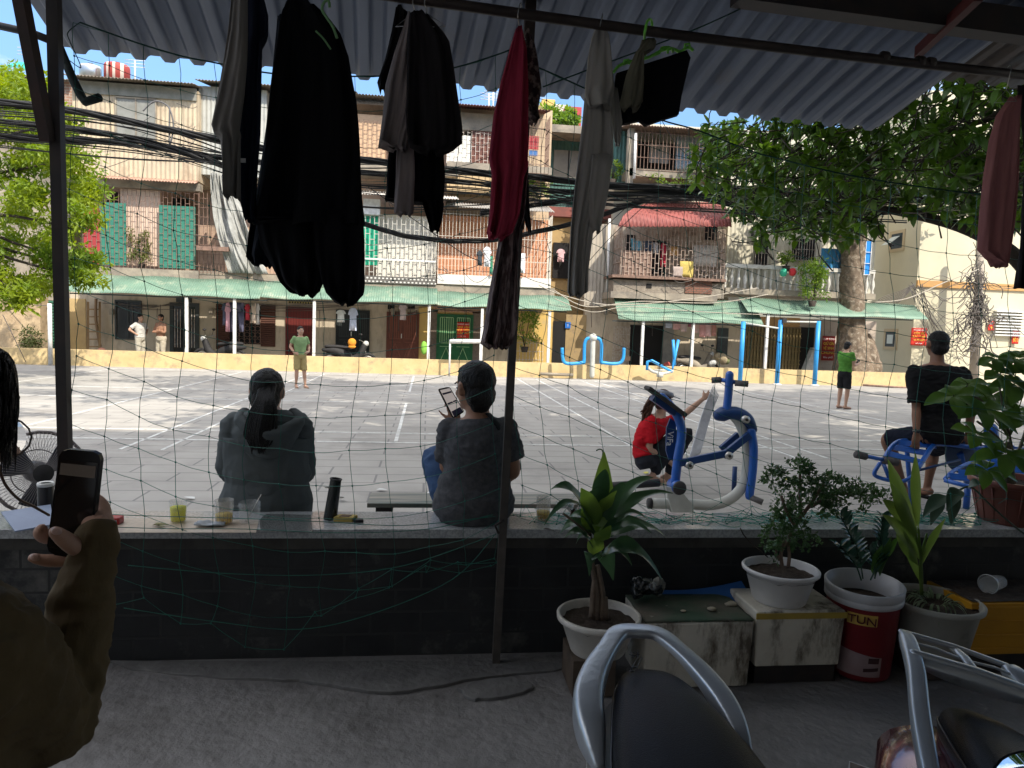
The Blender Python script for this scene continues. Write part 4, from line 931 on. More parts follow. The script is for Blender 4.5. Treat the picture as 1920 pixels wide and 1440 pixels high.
mb.build('crown',m_lf3,nt_)
# ================================================================ net
m_net=mat('green nylon net',(.012,.16,.115),(.01,.10,.08),6,.5)
random.seed(12)
sn=thing('goal_net','large mesh green cord net hung between the posts and the roof edge','net',(0.2,3.3,0))
ropeL=[(150,42),(250,78),(340,105),(405,118),(470,132),(560,142),(690,143),(780,140),(860,125),(945,98),(985,80)]
def interp(L,x):
    if x<=L[0][0]: return L[0][1]
    for (a,b),(c_,d_) in zip(L,L[1:]):
        if a<=x<=c_: return b+(d_-b)*(x-a)/(c_-a)
    return L[-1][1]
NY=3.30
def panel(name,xs,rope,rowlen,ncol,nrow,dxp,botfn,seed):
    rs=random.Random(seed); nodes=[]
    for i in range(ncol):
        col=[]; px0=xs+i*dxp; sway=rs.uniform(-6,6); y=interp(rope,px0); ytop=y
        for j in range(nrow):
            col.append((px0,y)); y+=rowlen
        nodes.append(col)
    P=[]
    ph=[rs.uniform(0,6) for _ in range(ncol)]
    for i in range(ncol):
        c=[]
        for j in range(nrow):
            x,y=nodes[i][j]; f=j/nrow
            x+=9*math.sin(j*.9+ph[0]+i*.15)*min(1,j/3)+rs.uniform(-3,3)*min(1,j/2); y+=rs.uniform(-4,4)*min(1,j/2)
            c.append(botfn(x,y,i,j,rs))
        P.append(c)
    mb=MB(); kn=mb; r=.0015
    def strand(a,b):
        a=Vector(a);b=Vector(b);m_=(a+b)/2+Vector((rs.uniform(-1,1)*.006,rs.uniform(-1,1)*.006,-abs(a-b).length*.03 if False else -.004)) if True else None
        q=[a,a.lerp(m_,.6)+Vector((0,0,-.001)),m_,b.lerp(m_,.5),b]; mb.tube(q,r,3,False)
    for i in range(ncol):
        for j in range(nrow):
            if j+1<nrow and P[i][j] and P[i][j+1]: strand(P[i][j],P[i][j+1])
            if i+1<ncol and P[i][j] and P[i+1][j]: strand(P[i][j],P[i+1][j])
            if P[i][j] and j: kn.ball(P[i][j],.0048,6,4)
    o=mb.build(name,m_net,sn)
def botL(x,y,i,j,rs):
    dr=18*math.sin(math.pi*min(1,max(0,(x-130)/820))); yy=y+dr*min(1,j/4)
    p=aY(x,yy,NY+.02*math.sin(i*.7+j*.5))
    if p.z<.62:
        p.y=NY-.02-.02*rs.random(); p.x+=rs.uniform(-.02,.02)
        lim=.16+.12*math.sin(i*.9)+.1*rs.random(); t=max(0,(x-700)/250); lim+=max(0,t)*.42
        if p.z<lim: p.z=lim+rs.uniform(0,.05)
    return p
panel('mesh_panel',137,ropeL,62.5,13,18,66,botL,1)
ropeR=[(955,110),(1005,125),(1095,165),(1150,190),(1240,225),(1310,245),(1400,280),(1450,295),(1600,330),(1800,360),(1960,375)]
def botR(x,y,i,j,rs):
    p=aY(x,y,NY+.03*math.sin(i*.6+j*.4))
    if p.z<.66: 
        p.z=ZT+.006+rs.random()*.02+(.03 if rs.random()<.3 else 0); p.y=3.38+rs.random()*.24; p.x+=rs.uniform(-.08,.08)
    return p
panel('mesh_panel',968,ropeR,57,19,18,54,botR,2)
def rope(pts,Y,r=.0035):
    q=MB(); q.tube(cat_rom([aY(x,y,Y) for x,y in pts],5),r,6); return q.build('head_rope',mat('dark green rope',(.008,.05,.042)),sn)
rope(ropeL,NY); rope(ropeR,NY)
rope([(1018,163),(1100,132),(1200,95),(1320,48),(1440,-8)],3.0,.003)
rope([(150,42),(128,60),(130,75),(150,120),(148,126),(126,110)],3.28,.002)
q=MB()   # bottom tie lines
for l in ([(137,962),(300,968),(450,972),(600,978),(760,985),(930,968)],[(137,985),(300,991),(460,992),(640,999),(800,992),(925,965)],[(232,1140),(400,1165),(560,1180),(700,1150),(850,1085),(930,1000)],[(240,1060),(420,1075),(600,1078),(760,1060),(930,1002)]):
    q.tube(cat_rom([aY(x,y,NY-.02) for x,y in l],6),.0018,4)
q.build('foot_line',m_net,sn)
random.seed(9)
q=MB()   # bunched net lying on the slab at the right
for k in range(46):
    x=rnd(960,1800); P=[]
    for i in range(6): P.append(Vector((aZ(x,980,ZT).x+i*.07+rnd(-.02,.02),3.38+rnd(0,.22),ZT+.004+rnd(0,.018))))
    q.tube(cat_rom(P,4),.0019,3)
q.build('slack_net',mat('teal slack net',(.015,.27,.20),(.01,.18,.14),6,.5),sn)
# ================================================================ washing on the pipe
def garment(mb,rows,Y,dep,folds=5,amp=.18,ph=0,k=3,n=64,lean=0,jit=.0):
    # rows: (y,xl,xr) in the photo at real distance Y; the cloth is a hollow hanging volume with vertical folds
    R_=[]
    for (a,b),(ay,by) in zip(zip(rows,rows[1:]),zip(range(len(rows)),range(1,len(rows)))):
        for i in range(k):
            t=i/k; R_.append([a[q]+(b[q]-a[q])*t for q in range(3)])
    R_.append(list(rows[-1])); rings=[]; N=n; vs=[];fs=[]; m=len(R_)
    for j,(y,xl,xr) in enumerate(R_):
        L=aY(xl,y,Y);Rr=aY(xr,y,Y); c=(L+Rr)/2; hw=(Rr.x-L.x)/2; v=j/(m-1)
        d=dep*min(1,hw/.06+.15)
        for i in range(N):
            a=2*math.pi*i/N; s=math.sin(a)
            xn=math.cos(a); q_=.25+.75*v; fo=.8*(1-2*abs(math.sin(folds*.85*xn+ph+v*.9)))+.55*math.sin(folds*2.3*xn+ph*2-v*1.7)+.25*math.sin(folds*5*xn+v*7+ph)
            yy=dep*(.55*fo*q_+amp)+min(.022,dep*.45)*math.copysign(abs(s)**.6,s)+lean*v
            hz=(.005*math.sin(folds*2*xn+ph)+.002*math.sin(folds*5*xn)) if j>=m-2 else 0
            vs.append(c+Vector((hw*math.copysign(abs(xn)**.8,xn)*(1+.015*math.sin(v*17+ph+xn*3)),yy,0.004*math.sin(a*3+v*9)+hz)))
    for j in range(m-1):
        for i in range(N): q=(i+1)%N; fs.append((j*N+i,j*N+q,(j+1)*N+q,(j+1)*N+i))
    vs.append(sum([Vector(v_) for v_ in vs[:N]],Vector())/N); t=len(vs)-1; fs+=[(t,(i+1)%N,i) for i in range(N)]
    b0=(m-1)*N; vs.append(sum([Vector(v_) for v_ in vs[b0:b0+N]],Vector())/N+Vector((0,0,.02))); t=len(vs)-1; fs+=[(t,b0+i,b0+(i+1)%N) for i in range(N)]
    mb.add(vs,fs,True)
def cl(name,m,lst,label,cat,hook=None,hookm=None,group='washing hung under the tin roof'):
    # lst: garments volumes; hook=(px,py of hanger neck)
    Y=lst[0][1]; x=sum(r[1]+r[2] for r in lst[0][0][:1])/2; p=aY(x,lst[0][0][0][0],Y)
    t=thing(name,label,cat,p,group); mb=MB()
    for L in lst: garment(mb,*L[:-1],**L[-1])
    mb.build('cloth',m,t)
    return t
def cloth(name,c1,c2=None,sc_=8,stretch=(4,4,.5),rough=.95):
    return mat(name,c1,c2 or tuple(v*.7 for v in c1),sc_,rough,bump=.35,bs=9,bstretch=(5,5,.8),spec=.15,stretch=stretch)
k_bl=cloth('black cloth',(.006,.006,.0075)); k_nv=cloth('navy cloth',(.012,.016,.03)); k_gr=cloth('pale grey cloth',(.20,.185,.17)); k_gb=cloth('grey brown cloth',(.30,.25,.24)); k_dk=cloth('charcoal cloth',(.022,.019,.020)); k_rd=cloth('dark red cloth',(.38,.04,.075),(.26,.025,.05)); k_gy=cloth('grey cloth',(.085,.08,.08)); k_tw=cloth('dusty rose towel',(.42,.18,.17),(.32,.13,.13)); k_mt=cloth('mint slub',(.15,.14,.10))
k_pt=mat('patterned dark cotton',(.045,.028,.028),(.22,.16,.14),38,.9,lo=.48,hi=.6,bump=.3,bs=9,bstretch=(5,5,.8),spec=.1); k_sk=mat('brown patterned skirt cotton',(.075,.048,.048),(.26,.20,.19),60,.9,lo=.45,hi=.58,stretch=(1,1,.25),bump=.3,bs=9,bstretch=(5,5,.8),spec=.1)
Y0=2.25
g1=cl('hanging_shirt',k_gr,[([(-25,436,462),(60,428,462),(110,420,460),(170,408,455),(235,393,445),(250,398,448),(262,412,448),(310,416,448),(370,420,447)],2.1,.05,dict(folds=2,ph=1))],'pale grey shirt hanging sideways at the left end of the washing','shirt')
cl('hanging_shirt',k_nv,[([(-25,455,490),(30,448,503),(65,446,503),(85,452,492),(150,448,490),(250,446,488),(330,444,482),(390,455,478),(415,464,477)],2.2,.05,dict(folds=3,ph=2))],'narrow navy shirt hanging behind the pale grey shirt','shirt')

cl('hanging_trousers',k_bl,[([(2,535,588),(25,526,612),(60,520,638),(100,514,655),(180,506,668),(280,496,675),(370,480,680),(420,474,682)],Y0,.075,dict(folds=4,ph=.3,amp=.16)),
  ([(395,474,596),(460,488,602),(505,508,604),(530,522,603),(546,540,600),(554,560,588)],Y0+.02,.08,dict(folds=3,ph=1.3)),
  ([(395,584,681),(480,590,684),(525,600,685),(550,610,682),(566,628,672),(571,640,660)],Y0,.08,dict(folds=3,ph=2.4))],'huge wide black trousers filling the upper left centre','trousers')
cl('hanging_jacket',cloth('very dark navy cloth',(.007,.009,.014)),[([(30,520,560),(120,512,570),(240,498,560),(380,478,540),(440,466,530),(480,462,520),(498,474,508)],Y0+.14,.05,dict(folds=3,ph=1))],'dark navy garment half hidden behind the wide black trousers','jacket')
cl('hanging_shirt',k_bl,[([(13,742,756),(60,734,758),(110,722,748),(150,706,738),(170,712,722)],2.42,.035,dict(folds=2,ph=1)),([(20,748,764),(80,746,764),(180,745,764)],2.45,.03,dict(folds=2))],'black sleeve and shirt behind the grey brown tee','shirt')
cl('hanging_tee',k_gb,[([(28,762,772),(60,752,775),(100,738,778),(160,722,780),(215,716,775),(272,708,762),(280,735,762)],2.36,.05,dict(folds=3,ph=2)),([(250,745,775),(330,742,778),(398,738,775),(402,750,770)],2.4,.03,dict(folds=2,ph=1))],'grey brown tee shirt hanging left of the black shirt','shirt')
cl('hanging_shirt',k_dk,[([(24,768,802),(60,764,832),(80,764,842),(130,762,852),(200,762,862),(235,762,866),(268,764,867),(280,768,852),(286,790,830)],2.32,.06,dict(folds=4,ph=.8,amp=.2))],'dark brown short sleeved shirt on a hanger','shirt')
cl('hanging_trousers',k_bl,[([(270,728,832),(330,726,834),(378,724,832),(380,790,832),(410,800,830),(434,808,824)],2.46,.05,dict(folds=4,ph=1.1)),([(260,740,790),(375,722,742)],2.5,.02,dict(folds=2))],'black trousers hanging below the dark brown shirt','trousers')
cl('hanging_dress',k_rd,[([(52,968,980),(90,956,988),(150,940,990),(220,925,990),(298,916,990),(308,918,990),(330,922,982),(400,917,975),(436,912,962),(447,918,945)],2.40,.06,dict(folds=4,ph=.5,amp=.22))],'dark red dress hanging left of the middle post','dress')
cl('hanging_shirt',k_pt,[([(58,985,992),(80,982,1002),(120,978,1010),(160,976,1017),(200,978,1010),(222,985,1012),(228,1000,1006)],2.50,.05,dict(folds=2,ph=1))],'dark patterned blouse hanging beside the red dress','shirt')
cl('hanging_skirt',k_sk,[([(300,962,992),(400,946,985),(430,940,975),(500,927,972),(560,917,970),(610,909,968),(644,902,962),(652,915,950)],2.50,.065,dict(folds=5,ph=.9,amp=.25))],'long brown patterned skirt hanging in front of the middle post','skirt')
cl('hanging_trousers',k_dk,[([(300,968,990),(380,975,992),(420,985,996),(434,992,996)],2.62,.02,dict(folds=2))],'dark trouser leg behind the patterned skirt','trousers')
cl('hanging_hoodie',k_gy,[([(48,1118,1134),(70,1110,1140),(110,1103,1146),(160,1100,1152),(176,1100,1151),(200,1108,1146)],2.48,.05,dict(folds=2,ph=.4)),
  ([(170,1098,1146),(240,1092,1150),(300,1084,1150),(350,1078,1140),(430,1071,1112),(500,1067,1104),(546,1066,1103),(556,1070,1090)],2.52,.04,dict(folds=4,ph=2,amp=.2)),
  ([(290,1110,1150),(370,1104,1140),(420,1106,1128),(434,1112,1124)],2.5,.03,dict(folds=2,ph=1)),([(165,1142,1158),(230,1148,1166),(262,1152,1164),(272,1156,1162)],2.56,.02,dict(folds=2))],'grey sweatshirt and trousers hanging together on one hanger','clothes')
mb=MB(); a=aY(456,297,2.13); mb.box(a.x-.007,a.x+.007,a.y-.002,a.y,a.z-.012,a.z); mb.build('care_label',m_white,None,'tiny white care label on the navy shirt at the left of the washing','label')
# black shorts on a bright green clip hanger
t=thing('hanging_shorts','black shorts clipped to a bright green hanger','shorts',aY(1220,150,2.55),'washing hung under the tin roof')
P=[aY(x,y,2.55+d) for x,y,d in ((1156,137,.02),(1288,94,-.05),(1295,108,-.05),(1278,180,-.03),(1273,214,-.02),(1240,224,0),(1212,234,.01),(1200,225,.01),(1150,236,.02),(1150,180,.02))]
mb=MB(); mb.plate(P,(.1,1,0),.03); o=mb.build('cloth',k_bl,t)
m_hg=mat('lime green plastic',(.20,.62,.08),rough=.3)
mb=MB(); mb.tube(cat_rom([aY(x,y,2.53) for x,y in ((1150,136),(1160,124),(1180,116),(1215,108),(1240,95),(1262,92),(1275,97),(1290,89),(1300,95))],5),.0055,6); mb.tube(cat_rom([aY(x,y,2.53) for x,y in ((1212,108),(1236,100),(1240,90),(1256,88))],4),.004,5)
hk=pipept(1210); mb.tube(cat_rom([aY(1210,105,2.53),aY(1209,78,2.5),Vector((hk.x-.01,hk.y-.03,hk.z-.03)),Vector((hk.x,hk.y-.022,hk.z+.012)),Vector((hk.x+.02,hk.y,hk.z+.024)),Vector((hk.x+.03,hk.y+.02,hk.z))],6),.0045,6)
for x,y in ((1252,100),(1284,92),(1170,122)): mb.tube([aY(x,y,2.53),aY(x+1,y-9,2.52),aY(x+8,y-10,2.52),aY(x+10,y-2,2.53)],.005,5)
mb.build('hanger',m_hg,t)
cl('hanging_cloth',k_mt,[([(74,1205,1232),(88,1200,1230),(100,1192,1208),(140,1178,1210),(190,1166,1206),(203,1172,1196)],2.46,.035,dict(folds=2,ph=1,amp=.3))],'small olive cloth draped over the black shorts','cloth')
cl('hanging_towel',k_tw,[([(180,1900,1914),(215,1874,1916),(260,1862,1914),(330,1850,1912),(400,1842,1906),(470,1836,1896),(484,1850,1894),(499,1874,1886)],2.75,.04,dict(folds=4,ph=.2,amp=.25,n=56))],'dusty rose towel hanging at the right edge','towel')
cl('hanging_shirt',k_dk,[([(160,1912,1940),(300,1925,1960),(430,1920,1960),(540,1912,1950)],2.85,.04,dict(folds=2))],'dark garment cut off by the right edge','shirt')
# wire hangers and their hooks
def hanger(x,y,Y,label,m=None,wd=34,tilt=0):
    hk=pipept(x); t=MB(); a=aY(x,y,Y); k=Y/1333
    t.tube(cat_rom([a,a+Vector((0,0,(hk.z-a.z)*.5)),Vector((hk.x-.006,hk.y-.024,hk.z-.02)),Vector((hk.x,hk.y-.022,hk.z+.014)),Vector((hk.x+.006,hk.y,hk.z+.023)),Vector((hk.x+.01,hk.y+.022,hk.z))],5),.0016,5)
    t.tube([a,a+Vector((-wd*k,.02,-(24+tilt)*k)),a+Vector((wd*k,-.02,-(24-tilt)*k)),a],.0018,5)
    return t.build('coat_hanger',m or mat('hanger wire',(.3,.3,.3),metal=.8,rough=.4),None,label,'hanger','coat hangers on the pipe')
hanger(778,22,2.38,'wire hanger holding the grey brown tee'); hanger(800,25,2.33,'wire hanger inside the dark brown shirt'); hanger(973,52,2.42,'thin hanger of the dark red dress',wd=12); hanger(1126,48,2.48,'wire hanger of the grey sweatshirt',wd=10); hanger(1887,168,2.75,'wire hanger above the dusty rose towel',wd=16)
t=MB(); t.tube(cat_rom([aY(x,y,2.2) for x,y in ((632,72),(624,50),(612,32),(604,18),(608,4),(616,2),(618,14))],5),.0042,6); t.tube(cat_rom([aY(x,y,2.2) for x,y in ((592,58),(606,72),(620,92))],4),.003,5); t.build('coat_hanger',mat('pale green plastic',(.14,.28,.12),rough=.4),None,'pale green plastic hanger at the shoulder of the wide black trousers','hanger','coat hangers on the pipe')
# ================================================================ people
def skin(name,c): return mat(name,c,tuple(v*.82 for v in c),9,.55,spec=.35,bump=.08,bs=80)
sk_a=skin('tan skin',(.36,.19,.12)); sk_b=skin('light skin',(.52,.31,.22)); sk_c=skin('brown skin',(.24,.12,.075))
m_hair=mat('black hair',(.008,.007,.007),(.016,.014,.013),30,.42,spec=.3,stretch=(8,8,.6),bump=.7,bs=60,bstretch=(6,6,.5))
m_hairb=mat('brown hair',(.12,.055,.028),(.07,.03,.018),30,.45,stretch=(8,8,.6),bump=.7,bs=60,bstretch=(6,6,.5))
m_eye=mat('eye white',(.7,.68,.65),rough=.2); m_iris=mat('dark iris',(.01,.008,.007),rough=.15); m_lip=mat('lip',(.30,.10,.08),rough=.5)
def limb(mb,pts,rs,n=14,flat=None): mb.tube(cat_rom(pts,4),cat_r(rs,4),n,True,True,flat)
def cat_r(rs,k=4):
    P=cat_rom([Vector((r,0,0)) for r in rs],k); return [max(.003,p.x) for p in P]
def head(mb,c,f,up,s=1.0,ears=True,jaw=True):
    f=Vector(f).normalized(); up=Vector(up).normalized(); r=f.cross(up).normalized(); up=r.cross(f).normalized()
    rot=Matrix((r,f,up)).transposed()
    E_=lambda o,rad,sc_:mb.ball(Vector(c)+r*o[0]*s+f*o[1]*s+up*o[2]*s,rad*s,16,12,sc_,rot)
    E_((0,-.012,.020),.1,(.76,.95,.93)); E_((0,.022,-.030),.1,(.62,.66,.72)); E_((0,.050,-.072),.1,(.40,.36,.30)); E_((0,.02,-.055),.1,(.56,.52,.42))
    E_((0,.078,.028),.1,(.5,.16,.12)); 
    E_((0,.093,-.018),.1,(.11,.15,.26)); E_((0,.103,-.033),.1,(.17,.12,.11)); E_((.033,.068,-.022),.1,(.24,.2,.2)); E_((-.033,.068,-.022),.1,(.24,.2,.2)); E_((0,.083,-.060),.1,(.24,.12,.10))
    if ears:
        for q in (-1,1): E_((q*.078,-.004,-.008),.1,(.10,.2,.33)); E_((q*.086,-.012,.004),.1,(.06,.17,.24))
    return r,f,up
def face(parent,c,f,up,s=1.0):
    f=Vector(f).normalized(); up=Vector(up).normalized(); r=f.cross(up).normalized(); up=r.cross(f).normalized(); rot=Matrix((r,f,up)).transposed(); c=Vector(c)
    for q in (-1,1):
        m=MB(); m.ball(c+r*q*.031*s+f*.078*s+up*.002*s,.0115*s,10,8,(1.25,.8,.7),rot); o=m.build('eye',m_eye,parent)
        m=MB(); m.ball(c+r*q*.031*s+f*.087*s+up*.002*s,.0052*s,8,6,(1,.6,1),rot); m.build('iris',m_iris,o)
        m=MB(); m.tube(cat_rom([c+r*q*.016*s+f*.093*s+up*.021*s,c+r*q*.032*s+f*.091*s+up*.027*s,c+r*q*.050*s+f*.078*s+up*.021*s],4),.0035*s,6); m.build('eyebrow',m_hair,parent)
    m=MB(); m.ball(c+f*.091*s-up*.060*s,.02*s,10,6,(1.1,.35,.28),rot); m.build('mouth',m_lip,parent)
def hand(mb,w,d,back,side,s=1.0,curl=.5,thumbcurl=.4,spread=.12,cs=None):
    # w wrist, d direction of the palm, back = normal of the back of the hand, side = direction from little finger to thumb
    w=Vector(w);d=Vector(d).normalized();b=Vector(back).normalized();b=(b-d*b.dot(d)).normalized();sd=Vector(side);sd=(sd-d*sd.dot(d)-b*sd.dot(b)).normalized()
    mb.loft([(w-d*.03*s,sd*.024*s,b*.018*s),(w,sd*.027*s,b*.017*s),(w+d*.03*s,sd*.035*s,b*.0155*s),(w+d*.07*s,sd*.041*s,b*.0145*s),(w+d*.088*s,sd*.040*s,b*.012*s),(w+d*.096*s,sd*.034*s,b*.008*s)],14)
    for k,(o,L,r) in enumerate(((.030,.072,.0088),(.010,.080,.0090),(-.011,.074,.0086),(-.030,.058,.0076))):
        cu=(cs[k] if cs else curl)+.06*k; p=w+d*.082*s+sd*o*s; dd=(d+sd*spread*(o/.03)).normalized(); P=[p-d*.012*s,p]
        for j,f_ in enumerate((.45,.32,.23)):
            a=cu*(.7 if j==0 else 1.0); q=Matrix.Rotation(a,3,dd.cross(-b).normalized()); dd=q@dd; bb=b; P.append(P[-1]+dd*L*f_*s)
            b_axis=dd.cross(-b)
        mb.tube(P,[r*s,r*s*1.02,r*s*.98,r*s*.92,r*s*.78],9,True,True)
    p=w+d*.018*s+sd*.026*s; dd=(d*.62+sd*.62-b*.28).normalized(); P=[p-dd*.012*s,p]
    for j,f_ in enumerate((.036,.030,.024)):
        P.append(P[-1]+dd*f_*s); dd=(dd+(d*.5-sd*.6-b*.3)*thumbcurl*.8).normalized()
    mb.tube(P,[.012*s,.0125*s,.0105*s,.0098*s,.0078*s],9,True,True)
def torso(mb,J,s,inf=0.0,lo=0,hi=1,wd=1.0,flare=0.0):
    pel,wa,ch,nk=[Vector(J[k]) for k in('pel','waist','chest','neck')]; R_=(Vector(J['shR'])-Vector(J['shL'])); sw=R_.length/2; r=R_.normalized(); hp=(Vector(J['hipR'])-Vector(J['hipL']));
    hr=hp.normalized() if hp.length>.01 else r
    up1=(wa-pel).normalized(); up2=(nk-ch).normalized()
    def fw(rr,u): return u.cross(rr).normalized()
    K=[(pel-up1*.09*s,hr,.115,.085),(pel-up1*.03*s,hr,.158,.112),(pel+up1*.04*s,hr,.160,.115),(pel.lerp(wa,.6),hr,.145,.105),(wa,(hr+r).normalized(),.136,.100),(wa.lerp(ch,.5),r,.152,.112),(ch,r,.168,.122),(ch.lerp(nk,.45),r,.172,.112),(ch.lerp(nk,.72),r,.165,.09),(ch.lerp(nk,.88),r,.11,.07),(nk,r,.062,.06)]
    sc=sw/ .17 if sw else s
    rings=[]
    for i,(c,rr,a,b) in enumerate(K):
        if i/(len(K)-1)<lo or i/(len(K)-1)>hi: continue
        k=1+flare*(1-i/(len(K)-1)); f=fw(rr,(up1 if i<5 else up2)); a_=a*wd*(s if i<5 else sc*.98); rings.append((c,rr*(a_*k+inf),f*(b*s*wd*k+inf)))
    mb.loft(rings,24)
def figure(label,loc,J,s,skm,vox,shirt=None,pants=None,sleeve=.5,pleg=.5,hairm=None,hairshape='short',f=(0,1,0),up=(0,0,1),hs=1.0,handsp=None,wrinkle=.006,shoes=None,bare=False,facial=True,slen=None,wd=1.0,legw=1.0,cat='person',shoe_m=None,shirtlen=0,group=None,vs=None,slr=None,ark=1.0,wscl=(7,7,15)):
    t=thing('person',label,cat,loc,group); mb=MB(); H=Vector(J['head'])
    torso(mb,J,s,0,wd=wd); head(mb,H,f,up,hs); nk=Vector(J['neck'])
    limb(mb,[nk-Vector((0,0,.03*s)),nk.lerp(H,.35),H-Vector((0,0,.03*hs))],[.062*s,.056*s,.052*s])
    for q in 'LR':
        if 'el'+q in J:
            a,b,c_=[Vector(J[k+q]) for k in('sh','el','wr')]
            limb(mb,[a,a.lerp(b,.35),b,b.lerp(c_,.3),c_],[.054*s,.046*s*ark,.037*s*ark,.039*s*ark,.026*s*ark])
            mb.ball(a,.058*s)
        if 'kn'+q in J:
            a,b,c_=[Vector(J[k+q]) for k in('hip','kn','an')]
            limb(mb,[a,a.lerp(b,.4),b,b.lerp(c_,.3),b.lerp(c_,.7),c_],[.085*s*legw,.075*s*legw,.056*s,.056*s,.040*s,.036*s])
            if 'toe'+q in J:
                d=Vector(J['toe'+q]); limb(mb,[c_-(d-c_).normalized()*.05*s+Vector((0,0,-.035*s)),c_.lerp(d,.5)-Vector((0,0,.02*s)),d],[.036*s,.037*s,.024*s],12)
    if handsp:
        for h in handsp: hand(mb,*h[0],**h[1])
    bo=mb.build('body',skm,t); remesh(bo,vox,4,.5)
    if facial: face(t,H,f,up,hs)
    fv=Vector(f).normalized(); uv=Vector(up).normalized(); rv=fv.cross(uv).normalized(); uv=rv.cross(fv).normalized(); rot=Matrix((rv,fv,uv)).transposed()
    if hairm:
        m=MB()
        if hairshape=='short':
            m.ball(H-fv*.022*hs+uv*.032*hs,.1*hs,18,14,(.81,.96,.90),rot); m.ball(H-fv*.048*hs-uv*.030*hs,.1*hs,16,12,(.72,.60,.72),rot); m.ball(H-fv*.046*hs-uv*.072*hs,.1*hs,14,10,(.52,.42,.42),rot); m.ball(H+fv*.018*hs+uv*.078*hs,.1*hs,14,10,(.62,.52,.32),rot)
        elif hairshape=='crop':
            m.ball(H-fv*.020*hs+uv*.032*hs,.1*hs,18,14,(.775,.945,.84),rot); m.ball(H-fv*.047*hs-uv*.022*hs,.1*hs,16,12,(.71,.62,.66),rot)
        else:
            m.ball(H-fv*.020*hs+uv*.030*hs,.1*hs,18,14,(.81,.99,.90),rot); m.ball(H-fv*.045*hs-uv*.03*hs,.1*hs,16,12,(.75,.68,.78),rot)
        ho=m.build('hair',hairm,t); remesh(ho,max(.006,vox*.7),2,.5,(.004*hs,(45,45,30)))
    if shirt:
        m=MB(); torso(m,J,s,.014*s,lo=(0 if shirtlen else .12),hi=.92,wd=wd*1.03,flare=.08)
        for q in 'LR':
            if 'el'+q in J:
                a,b,c_=[Vector(J[k+q]) for k in('sh','el','wr')]; m.ball(a,.064*s,14,10)
                if sleeve<=1: e=a.lerp(b,sleeve); m.tube([a-(b-a).normalized()*.03*s,a,a.lerp(e,.5),e],[.05*s,.060*s,.064*s,.070*s],14)
                else: limb(m,[a-(b-a).normalized()*.01,a,a.lerp(b,.5),b,b.lerp(c_,.5),b.lerp(c_,sleeve-1)],[r_*s for r_ in (slr or (.06,.072,.066,.058,.054,.042))])
        so=m.build('shirt',shirt,t); remesh(so,vs or vox,3,.5,(wrinkle,wscl))
    if pants:
        m=MB(); 
        torso(m,J,s,.012*s,lo=0,hi=.34,wd=wd*1.02)
        for q in 'LR':
            if 'kn'+q in J:
                a,b,c_=[Vector(J[k+q]) for k in('hip','kn','an')]
                if pleg<=1: e=a.lerp(b,pleg); m.tube([a-(b-a).normalized()*.02,a,a.lerp(e,.5),e],[.085*s*legw,.098*s*legw,.092*s*legw,.088*s*legw],16)
                else: limb(m,[a,a.lerp(b,.5),b,b.lerp(c_,.5),b.lerp(c_,pleg-1)],[.10*s*legw,.092*s*legw,.074*s,.068*s,.060*s])
        po_=m.build('trousers' if pleg>1 else 'shorts',pants,t); remesh(po_,vs or vox,3,.5,(wrinkle,(8,8,10)))
    if shoe_m:
        for q in 'LR':
            if 'toe'+q in J:
                c_=Vector(J['an'+q]); d=Vector(J['toe'+q]); dv=(d-c_); dv.z=0; dv.normalize(); z0=min(c_.z,d.z)-.03*s; sd=Vector((dv.y,-dv.x,0)); m=MB()
                c0=Vector((c_.x,c_.y,z0))-dv*.065*s; L=.26*s
                m.loft([(c0+dv*L*.5+Vector((0,0,h)),dv*L*.5*k,sd*.045*s*k) for h,k in ((-.012,.95),(-.004,1),(.008,1),(.014,.93))],16)
                m.tube([c0+dv*L*.45-sd*.04*s,c0+dv*L*.6+Vector((0,0,.045*s)),c0+dv*L*.45+sd*.04*s],.009*s,6); m.build('sandal',shoe_m,t)
    return t
def stand(x,yh,yf,Y,h_frac=1.0):
    base=aZ(x,yf); return base
def upright(px,Yd,htot,face_a,zf=0.0,lean=0,arms=None,legspread=.09,s=None):
    # standing skeleton: face_a = heading angle of the face in the ground plane (0 = away from camera, 90 = to the right)
    p=aY(px,640,Yd); base=Vector((p.x,Yd,zf)); s=s or htot/1.72; f=Vector((math.sin(R(face_a)),math.cos(R(face_a)),0)); r=Vector((f.y,-f.x,0)); Z=Vector((0,0,1))
    g=lambda a,b,c: base+r*a*s+f*b*s+Z*c*s
    J=dict(pel=g(0,0,.90),waist=g(0,.01,1.06),chest=g(0,0,1.26),neck=g(0,-.005,1.45),head=g(0,.02,1.60),shR=g(.17,0,1.39),shL=g(-.17,0,1.39),hipR=g(.085,0,.87),hipL=g(-.085,0,.87),
      knR=g(legspread+.01,.02,.48),knL=g(-legspread-.01,.02,.48),anR=g(legspread+.01,-.02,.08),anL=g(-legspread-.01,-.02,.08),toeR=g(legspread+.03,.16,.03),toeL=g(-legspread-.03,.16,.03))
    for q,a in (arms or {}).items():
        J['el'+q]=g(*a[0]); J['wr'+q]=g(*a[1])
    return J,s,f,g,r,base
Zv=Vector((0,0,1))
tee=lambda n,c:mat(n,c,tuple(v*.75 for v in c),5,.9,bump=.35,bs=14,spec=.15)
